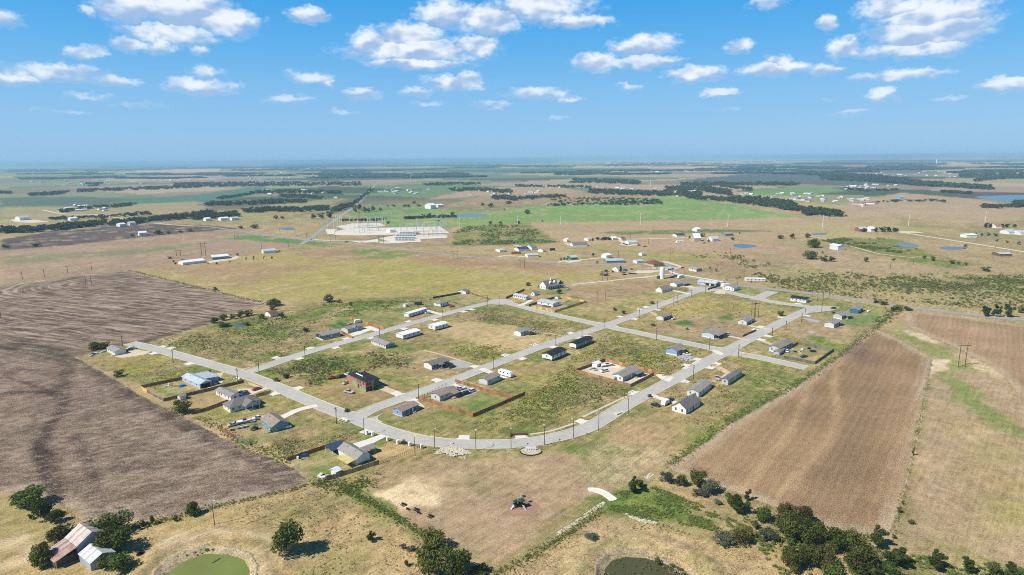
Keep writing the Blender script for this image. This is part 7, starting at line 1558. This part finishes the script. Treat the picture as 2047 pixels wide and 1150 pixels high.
# trees further out
NTR, NBU = Namer('dark round tree', 'tree', 'trees in the middle distance'), Namer('low bush', 'bush', 'bushes in the middle distance')
for a in (('oak',176,202,682,699),('oak',196,217,681,698),('oak',416,438,632,646),('oak',438,456,626,641),('oak',456,473,625,638.5),('oak',470,487,620.5,635),('oak',485,504,617.6,632),('oak',534,561,595,612),('oak',536,552,608,620),('oak',424.5,435,573.5,582),
  ('oak',644,667,587,605),('oak',343,383,797,827),('oak',1050.5,1062,563,571.5),('oak',1110,1123,576,587),('oak',1075,1079,569,575),('oak',1121.7,1127,561,567.5),('light',1416.5,1422,532,539.5),('oak',1428.7,1434.6,533.5,543.5),('oak',1117.5,1125,513,520.5),('oak',1125,1131.5,512,520.5),('oak',1130.5,1136.5,514,520.8),
  ('light',1182,1190,504,514),('oak',1191,1198,520,526.5),('olive',1207,1217,538,547),('dark',1235,1247,531,546),('oak',1222,1229,539,546),('oak',1260,1266,536,540),('olive',1248,1256,537,543),
  ('oak',1554,1569,468.5,477.5),('oak',1575,1588,466,477),('oak',1609,1622,465,475.5),('oak',1615,1641,474,495.5),('oak',1607,1636,499,518.5),('oak',1639,1658,509,523),('oak',1655,1672,510,523),('oak',1642,1647,501,507),('oak',1460,1471,473,480.5),('oak',1398.5,1409,465,474),('oak',1412,1421,475,484),
  ('oak',1725.5,1737,512,523.5),('oak',1781,1790,514,522.5),('oak',1842,1852,509,517),('oak',1860,1870,511,521.5),('olive',1898,1912,519.5,527.5),('olive',1912,1921,522.5,530),('olive',1927,1936,524,532),('oak',1963.5,1983,532,543),('oak',1926,1934,487,495),
  ('dark',1720,1738,455.5,464.5),('dark',1744,1760,455,464.5),('dark',1756,1774,452.5,464),('dark',1768,1788,452,463.5),('dark',1782,1801,453.5,463.5),('dark',1964.5,1978,444.5,455.5),('dark',1974,1990,445.5,455.5),('dark',1998,2012,446,455),('dark',2006,2020,446.5,455),('dark',2024.5,2035.5,447.5,453.5),
  ('dark',1942,1949,466,472),('dark',1949,1957,465.5,472),('dark',1959,1967,464.5,471.5),('dark',1972,1982,464.5,472),('dark',1985,1998,467,473),('oak',1988.5,1996,477,483),('oak',2009,2018,479,486),('oak',2031,2040,481.5,489.5),('oak',1688,1697,427,434),('oak',2024,2033,449,455),
  ('dark',1961,1985,606,633),('dark',1982,2006,609,634),('dark',2003,2029,608,635),('oak',2033,2050,611,626),('oak',344,350,518,525),('oak',360.5,369.5,516.5,523),('oak',348,354,522.5,529.5),('oak',333,344,512,517.5),('oak',471,478.5,504,511),('oak',555,560.5,499,504.5),('olive',505,510,510,520.5),('olive',489.5,495,514,520),('olive',413,419,524,528),('olive',430,436,523,529),('olive',457,462,521,526),('olive',541,546,511,520),('olive',526,530,510,519),
  ('oak',841,852,426,436),('oak',850,863,425,435.5),('oak',899,909.5,422,430.5),('olive',873,880,439,445.5),('oak',772,776.5,408,413.5),('oak',782,792,408.5,413.5),('oak',802,812,408,414),('oak',811,822,408,414),('oak',822,832,402,407.5),('oak',832.5,845,408,413),('oak',858,866,406,411.5),('oak',756,764.5,414,422),('oak',741,753,409,423),('brown',712,724,406,421),('oak',705,715,406,425),('oak',724,734,412,425),('oak',732,742,413,425),('oak',772,781,440,448),
  ('oak',975,985,441,448.5),('oak',995.5,1006.5,442,448.5),('oak',1030,1041.5,441,447.5),('oak',1046.5,1060,417.5,428),('oak',961.5,972,404.5,412.5),('oak',970,987,405,415),('oak',1011,1025,400,408.5),('oak',1006,1011,416,420.5),('oak',1081,1088,438,444),('oak',620,634,425,438),('oak',634,650,423,437),('oak',650,668,420,436),('oak',545,556,429,438),('oak',560,570,431,438),('oak',476,487,450,457.5),('oak',499,516,447,457),
  ('oak',308,326,458,469.5),('oak',332,342,461,468),('oak',356,366,459.5,465),('oak',372,384,456,464),('oak',262,272,467,474),('oak',4,20,488,496),('oak',64,80,486,493),('oak',1405,1411,483,487.5),('oak',1376,1382,468,478),('oak',1476,1481,463,468)): tree(*a, namer=NTR, cat='tree', group='trees in the middle distance')
for a in (('oak',223,246,738,754),('oak',434,460,643,653),('oak',483,500,645,652),('olive',514,530,626,638),('olive',555,571,624,635),('oak',672,684,598,605),('oak',696,706,602,611),('oak',1745,1760,598,606),('oak',1756,1776,600,609),('oak',1782,1806,611,620),('oak',1810,1830,614,622),('light',1781,1792,612,624),('oak',1552,1570,620,632),('olive',1660,1672,622,630),('oak',1300,1312,646,652),('oak',800,812,880,888),
  ('oak',1226,1236,614,622),('olive',1240,1252,620,628),('oak',1298,1308,601,608),('oak',1370,1378,654,660),('oak',560,580,746,756),('oak',545,560,756,764),('olive',600,618,655,664),('oak',688,700,818,824)): tree(*a, name='bush', namer=NBU, cat='bush', group='bushes in the middle distance')
NTR.finish(); NBU.finish()
# ------------------------------------------------------------------ masses that nobody could count
def scatter(name, jobs, kind_m, seed, kind='stuff'):
    """many clumps joined into one mesh; a job is (points, clump, width range, height range)"""
    r = np.random.default_rng(seed); VV, TT = [], []
    for pts, (V, T), (w0, w1), (h0, h1) in jobs:
        for x, y in pts:
            a = r.uniform(0, 6.283); ca, sa = math.cos(a), math.sin(a); w = r.uniform(w0, w1); h = r.uniform(h0, h1)
            P = np.empty_like(V); P[..., 0] = x+(V[..., 0]*ca-V[..., 1]*sa)*w; P[..., 1] = y+(V[..., 0]*sa+V[..., 1]*ca)*w; P[..., 2] = V[..., 2]*h
            VV.append(P); TT.append(np.clip(T*.7+r.uniform(0, .4), 0, 1))
    if not VV: return
    return tag(link(name, quad_mesh(name, np.concatenate(VV), np.concatenate(TT), kind_m)), kind=kind)
def pts_in(poly, n, seed, clump=0.0, avoid=True, soft=False):
    P = gp(poly); r = np.random.default_rng(seed); xs = [p[0] for p in P]; ys = [p[1] for p in P]; out = []
    X = r.uniform(min(xs)-8, max(xs)+8, n*9); Y = r.uniform(min(ys)-8, max(ys)+8, n*9); d = sdist(X, Y, P); ok = d+(fbm(X, Y, 18, 5, 3)-.5)*30*(1 if soft else 0) > r.uniform(-2, 14, len(X))*(1 if soft else 0)
    if clump: ok &= fbm(X, Y, clump, seed+3, 4, .6)+r.normal(0, .05, len(X)) > .55
    if avoid:
        for L, hw in ROADLINES: ok &= ldist(X, Y, [(p.x, p.y) for p in L[::4]]+[(L[-1].x, L[-1].y)]) > hw+1.5
        for l in HOUSES: ok &= (X-l[0])**2+(Y-l[1])**2 > 110
    return list(zip(X[ok][:n], Y[ok][:n]))
HOUSES = [l[:2] for l in LAND[:60]]
def tuft(seed, n=5, size=.3):
    r = np.random.default_rng(seed); p = np.stack([r.normal(0, .22, n), r.normal(0, .22, n), r.uniform(.2, .75, n)], 1); u = r.normal(size=(n, 3)); u /= np.linalg.norm(u, axis=1)[:, None]; w = np.cross(u, r.normal(size=(n, 3))); w /= np.linalg.norm(w, axis=1)[:, None]
    return np.stack([p-u*size, p-w*size*.7, p+u*size, p+w*size*.7], 1)*np.array([1, 1, 1]), r.uniform(0, 1, n)
WEEDG = leaf_mat('weed_green', (.08,.13,.025), (.215,.265,.06)); WEEDD = leaf_mat('weed_dark', (.07,.085,.028), (.165,.17,.06)); WEEDS = leaf_mat('weed_straw', (.30,.235,.12), (.56,.45,.27)); WEEDY = leaf_mat('weed_yellow', (.20,.20,.05), (.36,.33,.09))
T4 = [tuft(s, 6, .34) for s in range(5)]
def weeds(name, m, specs, seed, k_=1.0, ks=1.0, kh=.7):
    jobs = []
    for i, (poly, n, w, h, cl) in enumerate(specs): 
        P = pts_in(poly, int(n*k_), seed+i, cl, soft=True)
        for k in range(5): jobs.append((P[k::5], T4[k], (w[0]*ks, w[1]*ks), (h[0]*kh, h[1]*kh)))
    scatter(name, jobs, m, seed)
LOTA = [(300,690),(520,640),(640,650),(640,692),(490,736)]; LOTB = [(520,742),(620,712),(760,700),(850,735),(700,748),(640,768)]; LOTC = [(880,842),(960,852),(1060,858),(1200,815),(1240,785),(1170,740),(1080,740),(1040,790),(950,840)]
LOTD = [(880,622),(1000,612),(1120,645),(1180,655),(1100,685),(1000,650)]; LOTE = [(1225,665),(1420,702),(1330,748),(1210,722),(1110,715),(1150,690)]; LOTF = [(1300,815),(1440,725),(1600,738),(1400,880)]; LOTG = [(480,895),(560,870),(720,865),(690,880),(590,922)]
LOTH = [(1230,640),(1390,595),(1600,620),(1500,660),(1300,665)]; LOTI = [(150,714),(300,712),(440,745),(400,760),(300,772),(230,745)]; LOTJ = [(400,650),(640,605),(860,592),(860,606),(640,650),(520,690)]; LOTK = [(890,700),(1000,690),(1100,680),(1000,716),(950,730)]
weeds('weeds', WEEDD, [(LOTB,2600,(.8,2.6),(.5,1.3),16),(LOTA,1300,(.8,2.4),(.4,1.1),14),(LOTC,1900,(.7,2.2),(.4,1.2),14),(LOTE,1300,(.8,2.2),(.4,1.0),14),(LOTF,900,(.7,2.0),(.4,1.0),12),(LOTJ,1600,(1,3),(.5,1.3),20),(LOTG,700,(.7,1.8),(.4,1.0),12),(LOTD,700,(.8,2.2),(.4,1.0),12),(LOTH,500,(.8,2.2),(.4,1.0),14)], 11, .30, .62, .7)
weeds('weeds', WEEDG, [(LOTA,1600,(.8,2.4),(.4,1.0),22),(LOTB,1600,(.8,2.4),(.4,1.0),20),(LOTC,2600,(.7,2.0),(.4,1.0),22),(LOTD,1100,(.8,2),(.4,.9),18),(LOTE,1600,(.8,2),(.4,.9),18),(LOTF,1100,(.7,1.8),(.4,.9),18),(LOTG,900,(.7,1.8),(.4,.9),16),(LOTI,500,(.8,2),(.4,.8),16),(LOTJ,1700,(1,2.6),(.4,1.1),22),(LOTK,700,(.8,2),(.4,.9),14)], 31, .6, .62, .6)
weeds('dry_weeds', WEEDS, [(LOTA,1700,(.6,1.8),(.4,.9),12),(LOTB,1500,(.6,1.8),(.4,.9),12),(LOTC,2600,(.6,1.6),(.4,.9),12),(LOTD,1500,(.6,1.8),(.4,.9),12),(LOTE,1500,(.6,1.8),(.4,.9),12),(LOTF,1300,(.6,1.6),(.4,.8),12),(LOTG,1000,(.6,1.6),(.4,.8),12),(LOTI,700,(.6,1.8),(.4,.8),12),(LOTH,800,(.6,1.8),(.4,.8),14),(LOTK,700,(.6,1.8),(.4,.8),12)], 51, .9, .7, .5)
weeds('yellow_weeds', WEEDY, [(LOTC,1900,(.7,2.0),(.4,.9),26),(LOTE,900,(.7,2),(.4,.9),22),(LOTD,600,(.7,2),(.4,.9),20),(LOTK,700,(.8,2),(.4,.9),18),(LOTA,500,(.8,2),(.4,.9),22),(LOTF,600,(.7,1.8),(.4,.9),20),(LOTI,500,(.8,2),(.3,.7),30)], 71, .9, .7, .5)
GUL = [(1192,1002),(1240,984),(1310,974),(1400,1010),(1500,1056),(1490,1078),(1400,1056),(1320,1046),(1230,1024)]
WGUL = leaf_mat('gully_weed', (.105,.155,.035), (.235,.30,.085)); L5 = [leaves(300+s, 5, 12, .11) for s in range(4)]
def masses(name, m, specs, seed):
    jobs = []
    for i, (poly, n, w, h, cl) in enumerate(specs):
        P = pts_in(poly, n, seed+i, cl, False)
        for k in range(4): jobs.append((P[k::4], L5[k], w, h))
    scatter(name, jobs, m, seed)
masses('gully_weeds', WGUL, [(GUL,1900,(.6,1.7),(.3,.8),7),([(1690,1112),(1900,1112),(2047,1136),(2047,1160),(1700,1160)],260,(1.0,2.6),(.5,1.2),8),([(1480,1035),(1560,1060),(1660,1110),(1700,1150),(1560,1150),(1500,1080)],200,(1,2.4),(.6,1.4),8)], 91)
BANK = [(318,1152),(345,1112),(405,1092),(470,1094),(512,1112),(516,1150),(500,1166),(506,1130),(480,1108),(420,1100),(360,1118),(330,1150)]
masses('bank_weeds', WEEDG, [(BANK,170,(.5,1.5),(.3,.8),5),([(1190,1150),(1205,1112),(1250,1098),(1320,1112),(1375,1146),(1366,1150),(1310,1118),(1250,1106),(1214,1122),(1200,1152)],190,(.5,1.5),(.3,.8),5)], 95)
masses('pasture_tufts', WEEDS, [([(430,1025),(640,975),(700,985),(850,1085),(980,1150),(520,1150),(560,1090)],900,(.3,.9),(.2,.5),9),([(1010,1150),(1200,1050),(1320,1045),(1460,1095),(1640,1150)],700,(.3,.9),(.2,.5),9)], 97)
masses('pasture_weeds', WEEDG, [([(430,1025),(640,975),(700,985),(850,1085),(980,1150),(520,1150),(560,1090)],260,(.3,1.0),(.2,.5),11),([(1010,1150),(1200,1050),(1320,1045),(1460,1095),(1640,1150)],260,(.3,1.0),(.2,.5),11),([(1330,950),(1500,1012),(1640,1060),(1560,1110),(1480,1070)],200,(.4,1.2),(.3,.8),7)], 99)
def strip(line, w, n, seed):
    L = catmull(gp(line), 2); r = random.Random(seed); return [(p.x+r.gauss(0, w), p.y+r.gauss(0, w)) for p in [L[r.randrange(len(L))] for _ in range(n)]]
jobs = []
for i, (ln, w, n, ws, hs) in enumerate((([(690,978),(780,1028),(850,1072)],1.0,700,(.4,1.1),(.3,.8)),([(1340,928),(1480,828),(1640,738),(1770,640)],1.5,1300,(.5,1.3),(.3,.9)),([(992,1148),(1100,1090),(1200,1022)],1.0,600,(.4,1.0),(.25,.7)),([(250,1058),(430,1014),(640,966)],1.0,500,(.4,1.0),(.25,.7)),
        ([(1862,724),(1830,880),(1786,1078)],.6,160,(.4,1.0),(.3,.8)),([(258,541),(400,576),(535,608)],1.5,500,(.7,1.8),(.4,1.0)),([(640,962),(700,978),(735,960)],2.5,450,(.5,1.5),(.3,.9)),([(1760,645),(1790,622),(1800,612)],3,160,(1,3),(.6,1.8)),([(575,925),(480,880),(400,835)],1.6,400,(.4,1.2),(.3,.8)))):
    P = strip(ln, w, n, 200+i)
    for k in range(4): jobs.append((P[k::4], L5[k], ws, hs))
scatter('fence_line_weeds', jobs, WEEDG, 201)
SCR = leaf_mat('scrub_leaves', (.10,.135,.04), (.25,.27,.09))
masses('scrub', SCR, [([(1545,575),(1600,540),(1700,548),(1830,548),(1960,545),(2060,552),(2060,625),(1880,612),(1740,600),(1640,586)],1500,(1.5,4.0),(.9,2.1),40),([(1610,548),(1700,545),(1760,556),(1820,552),(2060,560),(2060,590),(1900,580),(1700,570)],900,(1.7,4.4),(1.0,2.3),30),
   ([(1370,500),(1450,505),(1500,515),(1560,525),(1500,540),(1400,520)],160,(2,4.5),(1,2.2),30),([(1450,560),(1520,545),(1600,560),(1560,574),(1500,570)],120,(2,4.5),(1,2.2),20),([(1640,482),(1700,475),(1790,478),(1850,500),(1780,508),(1700,492)],420,(3,6.5),(1.6,3.2),30),
   ([(905,490),(903,468),(930,452),(1060,447),(1118,484),(1040,489)],800,(2.5,6),(1.2,2.8),30)], 301)
BELT = leaf_mat('belt_leaves', (.045,.066,.032), (.125,.15,.07), .2); LF = [leaves(400+s, 6, 13, .12) for s in range(5)]
def belts(name, specs, seed):
    jobs = []; r = random.Random(seed)
    for i, (line, wpx, n, w, h) in enumerate(specs):
        P = []
        for _ in range(n):
            t = r.random()*(len(line)-1); k = int(t); f = t-k; a, b = line[k], line[k+1]
            P.append(G(a[0]+(b[0]-a[0])*f+r.gauss(0, 2), a[1]+(b[1]-a[1])*f+r.uniform(-wpx, wpx)))
        for k in range(5): jobs.append((P[k::5], LF[k], w, h))
    scatter(name, jobs, BELT, seed)
belts('tree_belt', [([(0,465),(60,463),(120,458),(160,453),(210,449.5),(260,447),(300,442),(345,438),(390,432),(425,428)],2.6,330,(10,20),(7,13)),([(384,438),(430,434),(475,430)],3,120,(10,18),(7,12)),([(490,424),(540,421),(590,422),(655,418)],3,190,(10,18),(7,12)),([(664,423),(700,412)],3,60,(10,18),(8,12)),
   ([(414,410),(460,409),(512,408)],2.5,80,(12,20),(8,12)),([(516,407),(560,405),(612,404)],2.5,100,(12,20),(8,12)),([(512,386),(600,384),(682,387)],2.5,150,(14,24),(8,12)),([(700,415),(722,398),(745,378)],1.2,60,(10,16),(7,10)),([(811,438),(827,437),(862,435.5),(915,434)],1.2,70,(7,12),(4,7)),([(680,442),(730,442),(770,440)],.8,40,(6,12),(4,6)),
   ([(1180,384),(1240,387),(1320,389),(1400,391)],3.5,330,(13,22),(8,13)),([(1330,380),(1400,378),(1460,388)],5,260,(13,22),(8,13)),([(1370,395),(1440,401),(1500,407),(1560,415),(1610,423),(1660,431)],3.2,330,(10,18),(8,13)),([(1460,400),(1520,402),(1590,412)],5,200,(11,19),(8,12)),([(1605,428),(1640,427),(1680,431)],3.5,130,(10,16),(8,12)),([(1600,421),(1640,424),(1675,430)],2,60,(10,16),(8,12)),
   ([(1141,362),(1210,363),(1278,366)],4,240,(18,30),(8,13)),([(1366,369),(1480,369),(1600,369)],2.5,240,(18,30),(8,13)),([(1600,346),(1700,352),(1818,362)],4.0,420,(22,40),(10,15)),([(1640,356),(1760,362),(1880,371)],4,380,(18,34),(9,14)),([(1818,368),(1900,372),(1978,377)],3,260,(18,30),(9,13)),([(1917,350),(1980,348),(2060,350)],7,300,(22,40),(10,14)),([(1950,362),(2000,357),(2050,355)],2,120,(20,32),(9,13)),
   ([(1100,404),(1180,400),(1260,402),(1322,405)],4.5,130,(8,15),(4,7)),([(1100,411),(1180,408),(1250,409),(1322,407)],2,110,(8,14),(4,7)),([(900,381),(960,380),(1021,385)],3,160,(12,22),(7,11)),([(1040,398),(1090,395),(1130,393)],2.5,90,(11,20),(6,10)),([(985,397),(1010,396),(1035,400)],3,60,(11,18),(6,10)),([(850,370),(900,369),(960,368)],2,120,(14,26),(7,11)),
   ([(156,383),(240,380),(320,377),(400,373)],2.5,230,(16,28),(8,12)),([(60,391),(100,389),(133,386)],2,90,(16,26),(8,12)),([(350,371),(450,370),(560,369),(720,368)],4,480,(18,30),(8,12)),([(0,386),(20,387)],1.5,30,(16,24),(8,11)),([(170,368),(205,368)],1,36,(16,24),(8,11)),([(176,373),(196,372)],1,24,(16,24),(8,11)),([(560,392),(600,394),(640,396)],3,110,(10,18),(5,9)),
   ([(1030,372),(1100,374),(1180,375)],2,110,(14,24),(6,10)),([(1690,378),(1740,383),(1790,381)],1,36,(14,22),(6,9)),([(1880,384),(1910,386),(1940,388)],1.2,50,(14,22),(6,10)),([(1965,414),(1990,415),(2030,414),(2050,412)],2.2,70,(10,18),(6,9)),([(2030,408),(2055,406)],2.5,60,(12,18),(6,9)),([(1750,405),(1800,403),(1860,402),(1890,404)],1.2,40,(10,16),(4,7)),([(100,440),(160,438),(260,431),(300,428)],2,70,(10,18),(5,8)),([(120,425),(170,417),(230,413),(270,410)],2,90,(12,20),(5,9)),
   ([(1180,480),(1220,480)],.8,14,(5,9),(3,5)),([(440,398),(480,392),(510,386)],1.5,70,(12,20),(6,10)),([(1440,372),(1500,380)],2,70,(14,22),(7,11))], 501)
r = random.Random(77); sp = []
for i in range(150):
    y = 317+r.random()**1.2*38; x = r.uniform(-60, 2100); y += (1023-x)*.0093; L = r.uniform(30, 190); sp.append(([(x, y), (x+L, y-L*.0093+r.uniform(-1.2, 1.2))], r.uniform(.3, 1.1), int(10+L*.5), (40, 110), (10, 16)))
belts('distant_woodland', sp, 601)
# ------------------------------------------------------------------ far villages: small pale houses
FHW = [MB() for _ in range(4)]
def tiny(i):
    L, Wd, h, rs = ((16,10,3.2,2.0),(24,12,3.5,2.4),(14,14,4,2.6),(34,14,4.2,2.2))[i]
    w = MB(); walls(w, L, Wd, 0, h, rs, 1); rf = MB(); roof_gable(rf, L, Wd, h, rs, 1); return w.mesh('wall', wm(('white','lgrey','cream','white')[i])), [rf.mesh('roof', rm(c)) for c in ('white','grey','silver','dark','rust')]
TINY = [tiny(i) for i in range(4)]; r = random.Random(5)
for lab, n, poly in (('tiny pale house in the farmstead strip beyond the creek at left', 14, [(110,414),(190,408),(260,412),(260,420),(180,424),(118,424)]),('tiny white house in the distant town left of centre', 26, [(440,352),(520,346),(640,345),(640,356),(520,360),(450,358)]),
   ('tiny white house among the trees left of the highway', 16, [(520,380),(690,378),(690,398),(640,406),(540,406)]),('tiny white house right of the highway', 18, [(745,382),(800,374),(860,380),(850,388),(760,390)]),('tiny pale house in the village row above the hay field', 22, [(1090,374),(1170,374),(1300,377),(1420,380),(1420,386),(1290,383),(1180,382),(1090,384)]),
   ('tiny white house at the creek edge above the hay field', 7, [(1320,388),(1380,388),(1380,394),(1320,393)]),('tiny house in the bright cluster right of the creek forest', 34, [(1480,388),(1580,386),(1690,392),(1690,404),(1600,404),(1500,396)]),('tiny white house along the forest edge at right', 18, [(1695,371),(1760,368),(1800,372),(1740,382),(1690,380)]),
   ('tiny pale house in the scattered settlement near the right horizon', 30, [(1720,344),(1900,342),(2040,346),(1950,356),(1760,352)]),('tiny white building in the far settlement below the horizon', 30, [(1100,345),(1300,340),(1560,335),(1600,340),(1300,348),(1120,352)]),('tiny white building far left below the horizon', 22, [(60,362),(300,355),(420,352),(400,366),(200,372),(70,374)]),('tiny pale house on the plain behind the fork of roads', 16, [(900,384),(1000,378),(1100,380),(1060,392),(930,392)]),('tiny red roofed house on the tan hill at right', 10, [(1715,408),(1760,406),(1760,412),(1720,414)]),('tiny pale house on the ridge left of the blue building', 10, [(1690,398),(1770,396),(1770,402),(1690,404)])):
    k = 0; guard = 0; made = []
    while k < n and guard < 4000:
        guard += 1; x, y = r.uniform(min(p[0] for p in poly), max(p[0] for p in poly)), r.uniform(min(p[1] for p in poly), max(p[1] for p in poly))
        if not inpoly(x, y, poly): continue
        b = G(x, y); d = math.hypot(*b); i = r.randrange(4); s = min(1.6, max(.75, d/5500)); c = 4 if 'red roofed' in lab else r.choice((0,0,1,2,3))
        o = empty('far_house', (b[0], b[1], .2), r.choice((R(48), R(138), R(10), R(60))), None, 'house', 'small far houses'+lab.split('house')[-1].split('building')[-1][:40])
        o.scale = (s, s, s); link('wall', TINY[i][0], o); link('roof', TINY[i][1][c], o); k += 1; made.append((x, o))
    made.sort(key=lambda t_: t_[0])
    for j, (x, o) in enumerate(made):
        w_ = 'leftmost' if j == 0 else 'rightmost' if j == len(made)-1 else {1:'second',2:'third'}.get(j, f'{j+1}th')+' from left'
        tag(o, f'{lab}, {w_}')
